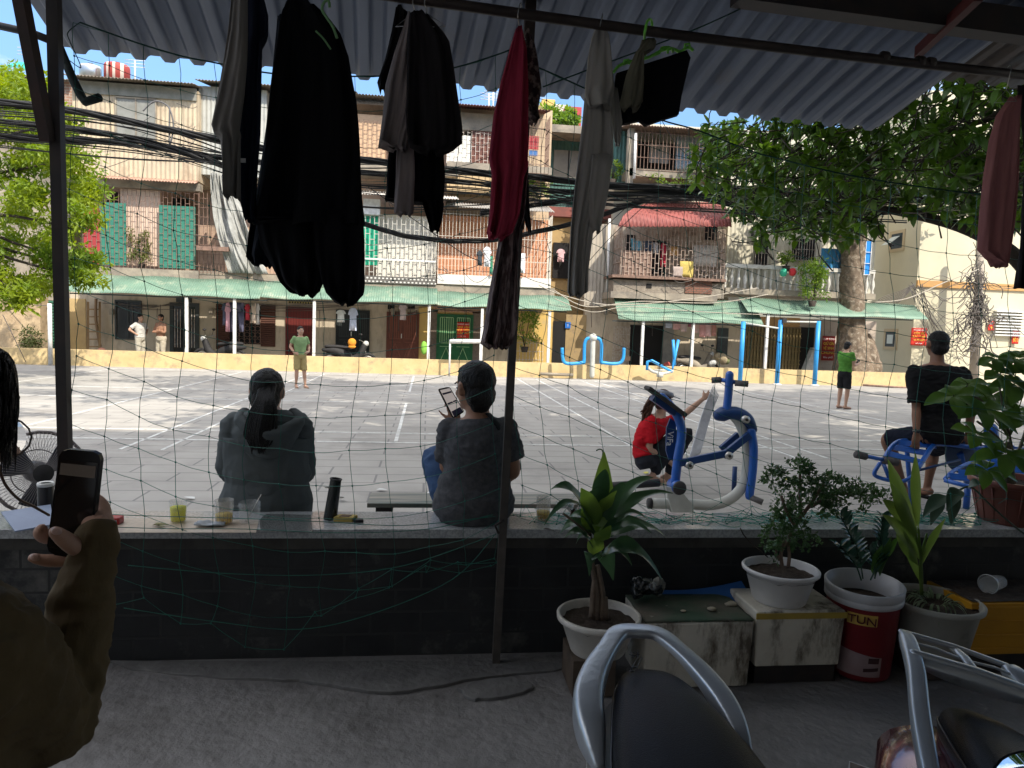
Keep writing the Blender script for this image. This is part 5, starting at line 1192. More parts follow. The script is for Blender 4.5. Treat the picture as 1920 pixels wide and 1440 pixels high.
# --- boy in green standing on the court
J,s,f,g,r,b=upright(563,17.6,1.48,150,arms={'R':((.26,-.06,1.16),(.20,.10,.98)),'L':((-.27,-.05,1.15),(-.20,.13,1.02))})
J['knL']=g(-.10,.06,.46);J['anL']=g(-.12,.10,.08);J['toeL']=g(-.14,.26,.03)
figure('boy in light green tee and khaki shorts standing on the court',b,J,s,sk_b,.014,tee('light green tee',(.24,.36,.17)),tee('khaki shorts',(.42,.33,.15)),.62,.92,m_hair,'short',f,hs=s*1.08,handsp=[((J['wrR'],-r*.7+Zv*-.2+f*.2,f,Zv),dict(s=s)),((J['wrL'],r*.7-Zv*.3+f*.2,f,Zv),dict(s=s))],shoe_m=tee('beige sandal',(.35,.26,.18)),legw=1.0,wrinkle=.008)
# --- young man in green looking at his phone
J,s,f,g,r,b=upright(1588,15.45,1.58,68,arms={'R':((.20,.06,1.12),(.14,.32,1.14)),'L':((-.18,.08,1.12),(-.08,.34,1.16))})
J['head']=g(0,.055,1.585)
fh=(f-Zv*.35).normalized()
figure('young man in green tee and black shorts looking down at his phone',b,J,s,sk_b,.014,tee('grass green tee',(.10,.28,.05)),tee('black shorts',(.022,.022,.025)),.6,.9,m_hair,'short',fh,hs=s,handsp=[((J['wrR'],f-r*.4+Zv*.1,r,Zv),dict(s=s,curl=.8)),((J['wrL'],f+r*.2+Zv*.1,-r,Zv),dict(s=s,curl=.8))],shoe_m=tee('dark sandal',(.06,.055,.055)),wrinkle=.008)
ph=MB(); c=g(.03,.45,1.19); ph.obox(c,r*.035,(f*.5+Zv).normalized()*.07,(Zv*-.5+f).normalized()*.005); ph.build('mobile_phone',m_iron,None,'small phone held by the young man in green','phone')
# --- two men behind the yellow wall
J,s,f,g,r,b=upright(263,24.5,1.66,115,arms={'R':((.36,-.10,1.20),(.18,.06,1.02)),'L':((-.36,-.06,1.20),(-.18,.06,1.02))})
figure('man in white tee with hands on hips standing behind the yellow wall',b,J,s,sk_b,.018,tee('white tee',(.62,.60,.56)),tee('pale trousers',(.5,.46,.38)),.75,1.9,m_hair,'short',f,hs=s*1.05,handsp=[((J['wrR'],-r,f,Zv),dict(s=s)),((J['wrL'],r,f,Zv),dict(s=s))],wrinkle=.01,wd=1.08)
J,s,f,g,r,b=upright(302,24.5,1.68,205,arms={'R':((.24,.08,1.13),(-.06,.20,1.17)),'L':((-.24,.08,1.13),(.06,.22,1.12))})
figure('shirtless man with folded arms standing behind the yellow wall',b,J,s,sk_a,.018,None,tee('beige trousers',(.52,.46,.36)),.75,1.9,m_hair,'short',f,hs=s*1.05,handsp=[((J['wrR'],-r,f,Zv),dict(s=s)),((J['wrL'],r,f,Zv),dict(s=s))],wrinkle=.01,wd=1.12)
# --- woman in grey hoodie sitting on the wall, seen from behind
def A(x,y,Y): return aY(x,y,Y)
Yw=3.80
J=dict(pel=A(500,935,Yw),waist=A(501,880,Yw),chest=A(502,815,Yw-.01),neck=A(502,765,Yw+.02),head=A(502,735,Yw+.035),shL=A(441,795,Yw),shR=A(560,795,Yw),elL=A(427,878,Yw+.03),elR=A(572,880,Yw+.04),wrL=A(455,905,Yw+.25),wrR=A(545,905,Yw+.26),
 hipL=A(472,945,Yw+.04),hipR=A(530,945,Yw+.04),knL=A(470,930,Yw+.42),knR=A(535,930,Yw+.42),anL=A(470,1050,Yw+.44)+V(0,.05,-.05),anR=A(535,1050,Yw+.44)+V(0,.05,-.05),toeL=A(470,1060,Yw+.6),toeR=A(535,1060,Yw+.6))
for q in 'LR': J['an'+q].z=.10; J['toe'+q].z=.04
s=1.0; fw_=(Vector((.10,1,-.12))).normalized()
m_hood=mat('slate grey jersey',(.105,.118,.122),(.082,.094,.098),5,.9,bump=.25,bs=12,spec=.2)
wt=figure('woman in slate grey hooded outfit with long black ponytail sitting on the wall',V(J['pel'].x,Yw,0),J,s,sk_b,.011,m_hood,mat('grey culottes',(.08,.093,.09),(.06,.07,.068),5,.9,bump=.3,bs=14),1.95,1.7,m_hair,'long',fw_,hs=1.04,handsp=[((J['wrL'],V(.5,.6,0),V(0,0,1),V(1,0,0)),dict()),((J['wrR'],V(-.5,.6,0),V(0,0,1),V(-1,0,0)),dict())],facial=True,wrinkle=.007,wd=1.0,vs=.008)
# jacket hem, hood and ponytail
mb=MB(); mb.lathe([(0.001,0)],(0,0,0)) if False else None
def ring(px,py,Y,w_,d_,tilt=0): return (A(px,py,Y),V(w_/1333*Y,0,tilt),V(0,d_,0))
mb.loft([ring(500,818,Yw,80,.125),ring(500,850,Yw,79,.125),ring(501,888,Yw,80,.13),ring(501,902,Yw,74,.12),ring(501,912,Yw,76,.13),ring(500,935,Yw,84,.15),ring(500,958,Yw+.01,82,.16),ring(501,972,Yw+.02,68,.15)],26)
o=mb.build('jacket_tail',m_hood,wt); remesh(o,.008,3,.5,(.007,(9,8,7)))
mb=MB(); 
for k in range(5):
    a=.92-k*.04; mb.tube(cat_rom([A(460+k*3,772+k*8,Yw+.02-.0*k),A(452+k*5,790+k*10,Yw-.09),A(500,815+k*9,Yw-.155+k*.006),A(560-k*5,792+k*10,Yw-.08),A(548-k*3,772+k*8,Yw+.02)],6),[.030]*25,10)
o=mb.build('hood',m_hood,wt); remesh(o,.008,4,.5,(.006,(12,12,12)))
mb=MB()
for k in range(70):
    dx=rnd(-1,1); dx2=dx*rnd(.7,1.25); L=rnd(820,852); mb.tube(cat_rom([A(502+dx*14,722+rnd(-3,3),Yw-.055),A(498+dx*15,745,Yw-.12),A(492+dx2*22,780,Yw-.165+abs(dx)*.02),A(486+dx2*24,815,Yw-.18+abs(dx)*.02),A(484+dx2*rnd(8,22),L,Yw-.175)],4),[.0085]*8+[.007]*5+[.005]*3+[.002],6)
mb.build('ponytail',m_hair,wt); mb=MB(); mb.tube([A(502-14*math.cos(a*.6283),722+7*math.sin(a*.6283),Yw-.07) for a in range(11)],.007,6); mb.build('hair_tie',m_iron,wt)
for (w0,w1) in (((474,735),(468,752)),((531,735),(536,752))):
    pass
# --- man with phone sitting sideways on the wall
Ym=3.50
J=dict(pel=A(888,945,Ym),waist=A(890,895,Ym+.01),chest=A(895,835,Ym+.01),neck=A(897,778,Ym+.02),head=A(889,727,Ym+.035),shL=A(843,808,Ym+.02),shR=A(948,806,Ym),elL=A(838,880,Ym+.12),wrL=A(862,800,Ym+.26),elR=A(962,880,Ym+.02),wrR=A(940,905,Ym+.20),
 hipL=A(862,955,Ym+.05),hipR=A(915,955,Ym+.05),knL=A(816,862,Ym+.24),anL=A(842,960,Ym+.22),toeL=A(815,968,Ym+.30),knR=A(930,940,Ym+.42),anR=A(930,1060,Ym+.44),toeR=A(930,1060,Ym+.6))
J['anR'].z=.1;J['toeR'].z=.04
fm=V(-.50,.85,-.10).normalized()
J['wrL']=A(856,792,Ym+.22)
m_gt=mat('heather grey jersey',(.095,.096,.102),(.06,.062,.068),40,.9,bump=.25,bs=20,spec=.15)
mt=figure('man in heather grey tee sitting on the wall by the post, holding a phone',V(J['pel'].x,Ym,0),J,1.03,sk_a,.010,m_gt,mat('blue denim',(.04,.09,.20),(.03,.065,.15),12,.85,bump=.2,bs=60),.72,1.95,m_hair,'short',fm,hs=1.12,handsp=[((J['wrL'],V(-.25,.15,1),V(.2,-1,.1),V(-.9,-.1,-.2)),dict(s=.98,cs=[.9,.8,.8,.9],thumbcurl=.3)),((J['wrR'],V(-.5,.6,-.1),V(0,0,1),V(-1,0,0)),dict())],wrinkle=.009,wd=1.05,vs=.008,shirtlen=1)
mb=MB(); mb.tube(cat_rom([A(915,775,Ym-.02),A(935,800,Ym-.085),A(965,850,Ym-.03),A(975,880,Ym+.08)],6),.018,8,flat=.25); mb.build('bag_strap',mat('dark strap',(.012,.012,.014)),mt)
# his phone: a lit screen facing him
def phone(label,corners,Y,scr,thick=.008,cat='phone'):
    P=[A(x,y,Y+d) for x,y,d in corners]; n=(P[1]-P[0]).cross(P[3]-P[0]).normalized()
    if n.y>0: n=-n
    c=sum(P,Vector())/4; t=thing('mobile_phone',label,cat,c); mb=MB()
    Q=[]
    for i in range(4):
        a=P[i];p_=P[i-1];q=P[(i+1)%4]; r_=.010; d1=(p_-a).normalized();d2=(q-a).normalized(); Q+=[a+d1*r_,a+d1*r_*.3+d2*r_*.3,a+d2*r_]
    mb.plate([q-n*0 for q in Q],-n,thick); mb.build('case',mat('phone black',(.01,.01,.011),rough=.25),t)
    return t,P,n,c
t,P,n,c=phone('phone with lit screen in the raised hand of the man in grey',((822,729,.0),(843,725,.04),(871,772,.05),(850,785,.01)),Ym+.17,None)
def onp(P,u,v,n,k=.001): return P[0].lerp(P[1],u).lerp(P[3].lerp(P[2],u),v)+n*k
mb=MB(); mb.add([onp(P,u,v,n) for u,v in((.07,.05),(.93,.05),(.93,.95),(.07,.95))],[(0,1,2,3)]); mb.build('screen',mat('lit screen',(.3,.28,.27),emit=(.42,.37,.35,.25),rough=.2),t)
mb=MB()
for v0,v1 in ((.16,.22),(.50,.55),(.78,.95)): mb.add([onp(P,u,v,n,.002) for u,v in((.10,v0),(.9,v0),(.9,v1),(.10,v1))],[(0,1,2,3)])
mb.build('screen_bars',mat('screen dark',(.03,.03,.08),rough=.2),t)
# --- woman in red crouching on the court
Yr=7.0
J=dict(pel=A(1212,862,Yr),waist=A(1205,838,Yr+.03),chest=A(1222,806,Yr+.06),neck=A(1238,777,Yr+.08),head=A(1245,750,Yr+.10),shL=A(1222,790,Yr-.08),shR=A(1252,790,Yr+.22),elL=A(1218,842,Yr-.10),wrL=A(1255,866,Yr+.02),elR=A(1285,775,Yr+.3),wrR=A(1318,748,Yr+.35),
 hipL=A(1212,862,Yr-.02),hipR=A(1220,862,Yr+.18),knL=A(1275,815,Yr+.02),anL=A(1222,893,Yr-.02),toeL=A(1245,902,Yr-.02),knR=A(1288,812,Yr+.22),anR=A(1250,893,Yr+.2),toeR=A(1272,902,Yr+.2))
fr=V(.85,.45,.02).normalized()
rt=figure('woman in red tee crouching on the court and reaching up to the right',V(J['pel'].x,Yr,0),J,.92,sk_b,.012,tee('red tee',(.48,.012,.02)),tee('charcoal trousers',(.028,.030,.038)),.8,1.85,m_hairb,'long',fr,hs=.97,handsp=[((J['wrL'],V(.7,.2,-.5),V(0,-.6,.6),V(.3,0,.8)),dict(s=.95)),((J['wrR'],V(.8,.1,.55),V(0,-1,.2),V(-.2,0,1)),dict(s=.95,curl=.25,spread=.5))],wrinkle=.012,shoe_m=tee('cream shoe',(.5,.42,.3)),wd=.95)
mb=MB()
for k in range(26): mb.tube(cat_rom([A(1228+rnd(-8,8),745+rnd(-4,4),Yr+.02+rnd(-.05,.06)),A(1216+rnd(-8,8),762,Yr+.02+rnd(-.05,.06)),A(1208+rnd(-8,10),786+rnd(-14,6),Yr+rnd(-.05,.06))],4),[.012]*8+[.004],5)
mb.build('long_hair',m_hairb,rt)
mb=MB(); rr=V(.45,-.85,0)
mb.lathe([(.088,0),(.098,.012),(.094,.03),(.085,.045)],J['head']+V(0,0,.045),22,axis=V(.25,.1,1)); q_=J['head']+V(0,0,.05)
mb.grid(lambda u,v:q_+fr*((.08+.085*v)*math.cos((u-.5)*2.2))+rr*((.09+.085*v)*math.sin((u-.5)*2.2))+V(0,0,.0-.03*v),12,3); mb.build('sun_visor',mat('grey visor',(.20,.21,.25),rough=.35),rt,solid=.004)
# --- man in black sitting on the blue bench
Yk=6.1
J=dict(pel=A(1762,812,Yk),waist=A(1760,775,Yk),chest=A(1758,720,Yk),neck=A(1757,682,Yk+.01),head=A(1757,646,Yk+.03),shL=A(1714,697,Yk),shR=A(1805,700,Yk),elL=A(1718,765,Yk-.04),wrL=A(1718,812,Yk-.10),elR=A(1822,765,Yk),wrR=A(1815,815,Yk-.02),
 hipL=A(1738,818,Yk+.02),hipR=A(1785,820,Yk+.04),knL=A(1664,822,Yk+.36),anL=A(1698,905,Yk+.42),toeL=A(1700,915,Yk+.6),knR=A(1752,840,Yk+.48),anR=A(1738,915,Yk+.50),toeR=A(1736,925,Yk+.66))
for q in 'LR': J['an'+q].z=max(.09,min(J['an'+q].z,.14)); J['toe'+q].z=.03
J['anL']=aZ(1696,918,.10);J['toeL']=J['anL']+V(0,.16,-.06);J['anR']=aZ(1738,916,.10);J['toeR']=J['anR']+V(0,.16,-.06)
kt=figure('man in black tee and navy shorts sitting on the blue bench with his back turned',V(J['pel'].x,Yk,0),J,1.04,sk_c,.011,tee('black tee',(.014,.014,.015)),tee('navy shorts',(.012,.015,.026)),.85,.95,m_hair,'crop',V(.15,1,0),hs=1.12,handsp=[((J['wrL'],V(-.02,-.05,-1),V(-.3,-1,.1),V(1,-.2,0)),dict(s=1.05,curl=.35)),((J['wrR'],V(.1,-.05,-1),V(.3,-1,.1),V(-1,-.2,0)),dict(s=1.0,curl=.4))],wrinkle=.012,shoe_m=tee('black sandal',(.015,.015,.015)),wd=1.12,vs=.010,shirtlen=1)
mb=MB(); 
c=J['wrL']+V(0,0,.02); mb.lathe([(.031,-.010),(.034,-.010),(.034,.010),(.031,.010)],c,18); o=mb.build('watch',mat('watch steel',(.10,.09,.08),metal=.7,rough=.35),kt); mb=MB(); mb.lathe([(0,0),(.017,0),(.017,.006),(0,.007)],c+V(-.006,-.034,0),14,axis=V(-.2,-1,0)); mb.build('dial',m_glass,o)
# --- woman with phone close at the left edge
Yf=.92
J=dict(pel=A(-330,1900,.75),waist=A(-300,1700,.75),chest=A(-270,1480,.75),neck=A(-215,1080,.76),head=A(-190,770,.77),shL=A(-480,1260,.80),shR=A(-55,1235,.72),elR=A(104,1350,.84),wrR=A(188,982,.905),elL=A(-560,1600,.8),wrL=A(-500,1800,.9),
  hipL=A(-400,1990,.76),hipR=A(-240,1990,.74))
ff=V(.42,.80,-.18).normalized()
m_ol=mat('olive knit sleeve',(.115,.080,.038),(.080,.056,.027),5,.85,bump=.3,bs=16,spec=.2,bstretch=(3,1,1))
hs_=[((A(190,1010,.905),V(-.30,.12,.95),V(.25,.9,.1),V(-.9,.25,-.1)),dict(s=.97,cs=[.5,.55,.6,.9],thumbcurl=.5))]
hw=A(182,1022,.93)
ft=figure('woman in olive sleeves at the left edge holding a black phone up close to us',V(-.8,.8,0),J,.98,sk_b,.006,m_ol,None,1.93,.9,m_hair,'long',ff,hs=1.0,handsp=[],wrinkle=.0075,wscl=(17,17,26),facial=True,vs=.005,slr=(.06,.068,.058,.045,.036,.024),ark=.5)
# hand as child-less continuation of the wrist: rebuilt into the body mesh
hb=MB(); hb.mi=0
w0=A(183,1030,.905)
hb.tube(cat_rom([A(189,1015,.905),A(184,985,.915),A(168,965,.932)],4),[.018]*3+[.019]*3+[.016]*3,14,True,True)
S=.00069
def fing(pts,rs): hb.tube(cat_rom([A(*p) for p in pts],4),cat_r(rs,4),10,True,True)
# palm beside and behind the phone, five fingers closing on it
fing([(172,1000,.930),(158,985,.938),(145,965,.942)],[.018,.018,.012])
fing([(188,985,.92),(194,962,.925),(188,945,.932),(172,934,.940),(140,930,.943)],[.014,.010,.0090,.0085,.0075])
fing([(178,1000,.92),(176,975,.935),(150,972,.943),(110,980,.943)],[.015,.010,.009,.008])
fing([(172,1010,.92),(160,1000,.937),(130,1003,.943),(90,1008,.943),(76,1000,.925),(78,992,.915)],[.015,.011,.0095,.0088,.0085,.007])
fing([(180,1010,.915),(158,1040,.915),(120,1050,.915),(88,1051,.91),(62,1046,.905)],[.014,.0100,.0088,.0080,.0062])
fing([(184,1010,.90),(162,1030,.89),(140,1024,.878),(120,1010,.872),(104,998,.870)],[.016,.0130,.0112,.0100,.0078])
ho=hb.build('hand',sk_b,ft); remesh(ho,.0028,3,.5)
mb=MB(); 
for p in ((106,996,.8625),(66,1045,.899)):
    mb=MB(); mb.ball(A(*p),.0052,8,6,(1.2,.35,.9)); mb.build('fingernail',mat('nail',(.62,.42,.36),rough=.3),ft)
# hair strands and glasses
mb=MB(); random.seed(4)
for k in range(420):
    u=rnd(0,1)**.8; x1=-44+u*76; xe=x1+rnd(-22,4); ye=rnd(750,850) if k%5 else rnd(820,890)
    mb.tube(cat_rom([A(-110+u*40,640+rnd(-8,8),.74+rnd(-.02,.05)),A(-30+u*45,668+rnd(-5,5),.735+rnd(-.03,.05)),A(x1+2,735,.73+rnd(-.03,.05)),A(x1,790,.73+rnd(-.03,.05)),A(xe,ye,.73+rnd(-.03,.05))],4),[.0014]*8+[.0009]*8+[.0003],4)
mb.build('loose_hair',m_hair,ft)
mb=MB(); c=A(-6,822,.80); mb.tube([c+V(.028*math.cos(a*.3927),.012*math.cos(a*.3927),.024*math.sin(a*.3927)) for a in range(17)],.0011,6); mb.tube(cat_rom([A(30,812,.80),A(10,800,.77),A(-60,790,.72)],5),.0016,6); go=mb.build('glasses_frame',mat('thin metal frame',(.25,.22,.2),metal=.8,rough=.3),ft)
mb=MB(); mb.lathe([(0,0),(.026,0),(.026,.001),(0,.0012)],c,18,axis=V(-.4,.9,0)); mb.build('lens',mat('clear lens',(.9,.9,.9),rough=.02,trans=1.0,ior=1.1),go)
mb=MB(); mb.tube(cat_rom([A(-6,860,.78),A(8,905,.80),A(34,935,.84),A(60,948,.88),A(92,966,.92)],6),.0016,6); mb.build('earphone_cord',mat('brown cord',(.10,.06,.045),rough=.5),None,'thin brown cord curving from the left edge down to the phone','cord')
t,P,n,c=phone('large black phone held upright in the hand at the left',((112,841,.0),(190,848,.0),(168,1052,.0),(86,1038,.0)),.905,None,.009)
mb=MB(); mb.add([onp(P,u,v,n,.0006) for u,v in((.05,.10),(.95,.10),(.95,.93),(.05,.93))],[(0,1,2,3)]); so_=mb.build('screen',mat('dim screen',(.010,.010,.010),rough=.12,spec=.6),t)
mb=MB()
for u0,u1,v0,v1 in ((.08,.92,.13,.24),): mb.add([onp(P,u,v,n,.0012) for u,v in((u0,v0),(u1,v0),(u1,v1),(u0,v1))],[(0,1,2,3)])
mb.build('screen_image',mat('dim screen image',(.022,.019,.017),rough=.3,emit=(.10,.08,.065,.07)),so_)
# ================================================================ exercise machines, bikes and small far things
random.seed(77)
m_blue=mat('blue gym paint',(.012,.10,.42),(.010,.08,.34),5,.35,spec=.5,coat=.3)
m_navy=mat('dark blue gym paint',(.010,.045,.16),(.008,.035,.12),5,.4,spec=.5)
m_sky=mat('bright blue gym paint',(.03,.32,.72),(.03,.26,.6),5,.4,spec=.5)
m_gwh=mat('grey white gym paint',(.55,.55,.50),(.45,.45,.41),6,.45)
m_rub=mat('dark rubber',(.035,.033,.034),(.025,.024,.025),9,.7); m_chr=mat('bolt steel',(.5,.48,.45),metal=.9,rough=.35)
def T(mb,pts,r,n=12,k=5,Y=None,rd=False,flat=None):
    P=[aY(*p) for p in pts]; Q=cat_rom(P,k) if k>1 else P
    rs=cat_r(r,k) if isinstance(r,(list,tuple)) and k>1 else r
    mb.tube(Q,rs,n,True,rd,flat); return mb
YG=5.95
gm=thing('exercise_machine','white and dark blue outdoor stepper machine standing just beyond the wall','exercise machine',aZ(1300,965,0))
mb=MB(); T(mb,[(1222,944,YG),(1290,945,YG),(1330,947,YG),(1365,938,YG),(1392,912,YG),(1402,870,YG),(1400,830,YG),(1388,795,YG),(1372,775,YG)],.047,16); o=mb.build('curved_base_tube',m_gwh,gm)
mb=MB(); c=aY(1221,944,YG); mb.tube([c,c-V(.03,0,0)],[.050,.046],16); mb.build('end_cap',m_rub,gm)
mb=MB(); mb.plate([aY(x,y,YG-.10) for x,y in ((1248,912),(1276,918),(1302,952),(1290,966),(1262,966),(1258,950))],(0,1,0),.02); mb.build('gusset_plate',m_gwh,gm); mb=MB(); mb.plate([aY(x,y,YG+.08) for x,y in ((1250,918),(1276,918),(1302,952),(1290,966),(1262,966),(1250,950))],(0,1,0),.02); mb.build('gusset_plate',m_gwh,gm)
mb=MB(); c=aZ(1290,966,0); mb.lathe([(0,.02),(.13,.02),(.14,.0)],c,20); mb.tube([aY(1282,945,YG),V(c.x,c.y,.01)],.055,14); mb.build('foot_plate',m_gwh,gm)
mb=MB(); a=aY(1274,915,YG-.17);b=aY(1262,908,YG+.12); mb.tube([a,b],.058,18); mb.build('axle_housing',m_blue,gm)
mb=MB(); mb.tube([a,a-V(0,.02,0)],[.062,.055],18); mb.build('axle_cap',m_rub,gm)
mb=MB(); T(mb,[(1266,905,YG-.05),(1271,860,YG-.06),(1278,812,YG-.06),(1272,784,YG-.06),(1258,762,YG-.06),(1240,745,YG-.06)],.040,14,rd=True); mb.build('swing_post',m_blue,gm)
mb=MB(); mb.obox(aY(1248,752,YG-.08),aY(1283,778,YG-.08)-aY(1248,752,YG-.08),V(0,.075,0),V(.010,0,.014)); mb.build('pedal',m_rub,gm,bevel=.01)
mb=MB(); mb.obox(aY(1243,760,YG-.06),V(.10,0,-.065),V(0,.05,0),V(.012,0,.02)); mb.build('pedal_bracket',m_navy,gm)
mb=MB(); mb.plate([aY(x,y,YG+.02) for x,y in ((1257,784),(1268,792),(1266,862),(1254,862),(1249,845),(1250,802))],(0,1,0),.02); o=mb.build('side_shield',m_navy,gm)
text('lettering','ViFa',.075,aY(1255,822,YG-.02)-V(0,.015,0),Matrix.Rotation(R(4),3,'Y')@FRONT@Matrix.Rotation(R(-90),3,'Z'),m_white,o)
mb=MB(); mb.beam(aY(1275,868,YG-.09),aY(1362,850,YG-.09),.045,.062,(0,0,1)); mb.beam(aY(1355,855,YG-.08),aY(1405,815,YG-.08),.045,.062); mb.beam(aY(1352,843,YG+.06),aY(1385,815,YG+.06),.045,.062); mb.build('link_arm',m_navy,gm,bevel=.006)
for x,y in ((1294,873),(1368,855),(1400,787)):
    mb=MB(); c=aY(x,y,YG-.13); mb.tube([c,c+V(0,.10,0)],.034,16); o=mb.build('pivot',m_chr,gm); mb=MB(); mb.tube([c,c-V(0,.012,0)],.014,6); mb.build('bolt',m_rub,o)
mb=MB(); T(mb,[(1368,703,YG-.02),(1366,735,YG-.02),(1363,765,YG-.02),(1362,775,YG-.02)],.036,16,rd=True); mb.build('handle_post',m_blue,gm)
mb=MB(); T(mb,[(1350,712,YG+.03),(1388,718,YG-.05)],.019,12,1); mb.build('handlebar',m_blue,gm)
for a,b in (((1334,713,YG+.06),(1352,712,YG+.03)),((1378,718,YG-.04),(1403,720,YG-.08))):
    mb=MB(); T(mb,[a,b],.027,12,1,rd=False); mb.build('grip',mat('grey grip',(.14,.13,.13),(.10,.095,.095),20,.8),gm)
mb=MB(); T(mb,[(1348,778,YG),(1375,774,YG-.02),(1400,785,YG-.04),(1412,805,YG-.05)],[.055,.060,.056,.040],14,rd=True); mb.ball(aY(1356,776,YG),.068,14,10); o=mb.build('upper_arm',m_navy,gm); remesh(o,.012,3)
mb=MB(); T(mb,[(1409,808,YG-.06),(1413,840,YG-.07),(1411,885,YG-.07),(1405,930,YG-.07)],.037,14,rd=True); mb.build('foot_lever',m_blue,gm)
mb=MB(); T(mb,[(1378,875,YG+.14),(1376,920,YG+.14)],.022,10,1); mb.build('rear_lever',m_navy,gm)
mb=MB(); T(mb,[(1407,932,YG-.08),(1430,942,YG-.14)],.027,12,1); mb.build('foot_peg',mat('grey grip',(.14,.13,.13)),gm)
# white umbrella-like bundle of net rods leaning by the machine
mb=MB(); 
for k in range(7): T(mb,[(1338+k*1.6,722+k*3,6.6),(1318+k*2.2,775+k,6.6),(1293+k*3,862-k*2,6.5)],[.004,.010,.013],6,4)
mb.build('folded_parasol',mat('white nylon',(.62,.62,.64),(.45,.45,.48),9,.6),None,'slim folded white cloth bundle held upright between the crouching woman and the machine','parasol')
# ---- blue sit-up bench
YB=6.1
bn=thing('situp_bench','blue slatted outdoor sit-up bench under the man in black','exercise bench',aZ(1700,935,0))
mb=MB()
T(mb,[(1655,866,YB-.22),(1668,842,YB-.05),(1682,829,YB+.05),(1700,826,YB+.1),(1760,828,YB+.1),(1850,836,YB+.1),(1960,846,YB+.1)],.020,10)
T(mb,[(1720,880,YB-.25),(1738,852,YB-.15),(1748,838,YB-.08),(1765,832,YB-.05),(1850,842,YB-.05),(1960,850,YB-.05)],.022,10)
T(mb,[(1650,868,YB-.2),(1640,885,YB-.22),(1643,893,YB-.22),(1665,900,YB-.25),(1690,903,YB-.25),(1712,892,YB-.25),(1722,878,YB-.25)],.018,10)
T(mb,[(1656,868,YB-.2),(1668,898,YB-.25)],.018,10,1)
mb.build('frame',m_blue,bn)
mb=MB()
for a,b in (((1672,838,YB),(1742,850,YB-.12)),((1665,850,YB-.1),(1730,868,YB-.2)),((1684,830,YB+.04),(1755,836,YB-.05))): mb.beam(aY(*a),aY(*b),.012,.055,(0,.6,1))
for k in range(8): x=1772+k*24; mb.beam(aY(x,829,YB+.1),aY(x+4,836,YB-.05),.05,.012)
mb.build('slats',m_blue,bn)
mb=MB(); T(mb,[(1622,855,YB-.28),(1662,863,YB-.28)],.018,10,1); mb.build('ankle_bar',m_blue,bn)
for a,b in (((1604,852,YB-.28),(1624,856,YB-.28)),((1656,862,YB-.28),(1683,868,YB-.3))):
    mb=MB(); T(mb,[a,b],.032,12,1); mb.build('foam_roller',mat('grey foam',(.08,.075,.075),(.055,.05,.05),20,.9),bn)
mb=MB(); c=aY(1808,850,YB+.03); mb.lathe([(0,-.015),(.19,-.015),(.195,0),(.19,.015),(0,.015)],c,30,axis=(0,1,0)); o=mb.build('side_disc',mat('slate blue disc',(.05,.085,.16),(.04,.07,.13),5,.5),bn)
text('lettering','ViFa',.12,aY(1846,857,YB-.0),FRONT,m_white,o)
mb=MB(); T(mb,[(1722,882,YB-.2),(1800,862,YB-.1)],.012,8,1); mb.build('support_rod',m_navy,bn)
mb=MB(); T(mb,[(1800,850,YB),(1815,910,YB+.15)],.03,10,1); p=aY(1815,910,YB+.15); mb.tube([p,V(p.x,p.y,0)],.03,10); mb.build('leg',m_blue,bn)
mb=MB(); p=aY(1700,840,YB+.03); mb.tube([p,V(p.x+.25,p.y+.2,0)],.022,10); mb.build('leg',m_blue,bn)
mb=MB()
T(mb,[(1772,898,YB-.9),(1790,882,YB-.75),(1835,862,YB-.6),(1900,855,YB-.5)],.016,8); T(mb,[(1770,900,YB-.9),(1815,912,YB-1.0),(1880,925,YB-1.1)],.018,8,1)
for k in range(5): a=aY(1780+k*17,893-k*7,YB-.85+.06*k); mb.beam(a,a+V(.42,-.12,-.015),.012,.055,(0,.6,1))
mb.build('lower_ladder',m_blue,bn)
mb=MB(); T(mb,[(1858,805,YB-.2),(1862,845,YB-.2)],.06,12,1,rd=True); mb.build('blue_knob',m_blue,bn)
# ---- far machines beside the yellow wall
YM=22.9
fm_=thing('exercise_machine','bright blue and white arm exerciser by the yellow wall','exercise machine',aZ(1110,705,0))
mb=MB(); T(mb,[(1112,632,YM),(1110,704,YM)],.085,10,1,rd=True); mb.ball(aY(1112,633,YM),.14); mb.build('white_post',m_gwh,fm_)
mb=MB(); 
for s_ in (-1,1):
    T(mb,[(1112+s_*4,634,YM),(1112+s_*12,636,YM),(1112+s_*16,648,YM),(1111+s_*16,678,YM),(1111+s_*20,680,YM),(1111+s_*38,682,YM),(1111+s_*52,680,YM),(1112+s_*57,670,YM),(1112+s_*58,652,YM)],.055,8)
mb.build('blue_arms',m_sky,fm_)
fm2=thing('exercise_machine','small pale blue stepper by the yellow wall right of the arm exerciser','exercise machine',aZ(1238,708,0))
mb=MB(); T(mb,[(1213,694,YM),(1214,678,YM),(1222,676,YM),(1260,697,YM),(1263,680,YM),(1272,637,YM)],.05,8,1); T(mb,[(1262,637,YM),(1265,685,YM)],.05,8,1); mb.build('blue_frame',m_sky,fm2)
mb=MB(); T(mb,[(1215,690,YM),(1225,697,YM),(1245,700,YM),(1262,695,YM)],.05,8); T(mb,[(1225,694,YM),(1258,694,YM)],.03,6,1); T(mb,[(1238,699,YM),(1237,707,YM)],.12,8,1); mb.build('white_base',m_gwh,fm2)
pf=thing('pull_up_frame','tall bright blue pull-up frame with three posts by the yellow wall','exercise frame',aZ(1460,715,0))
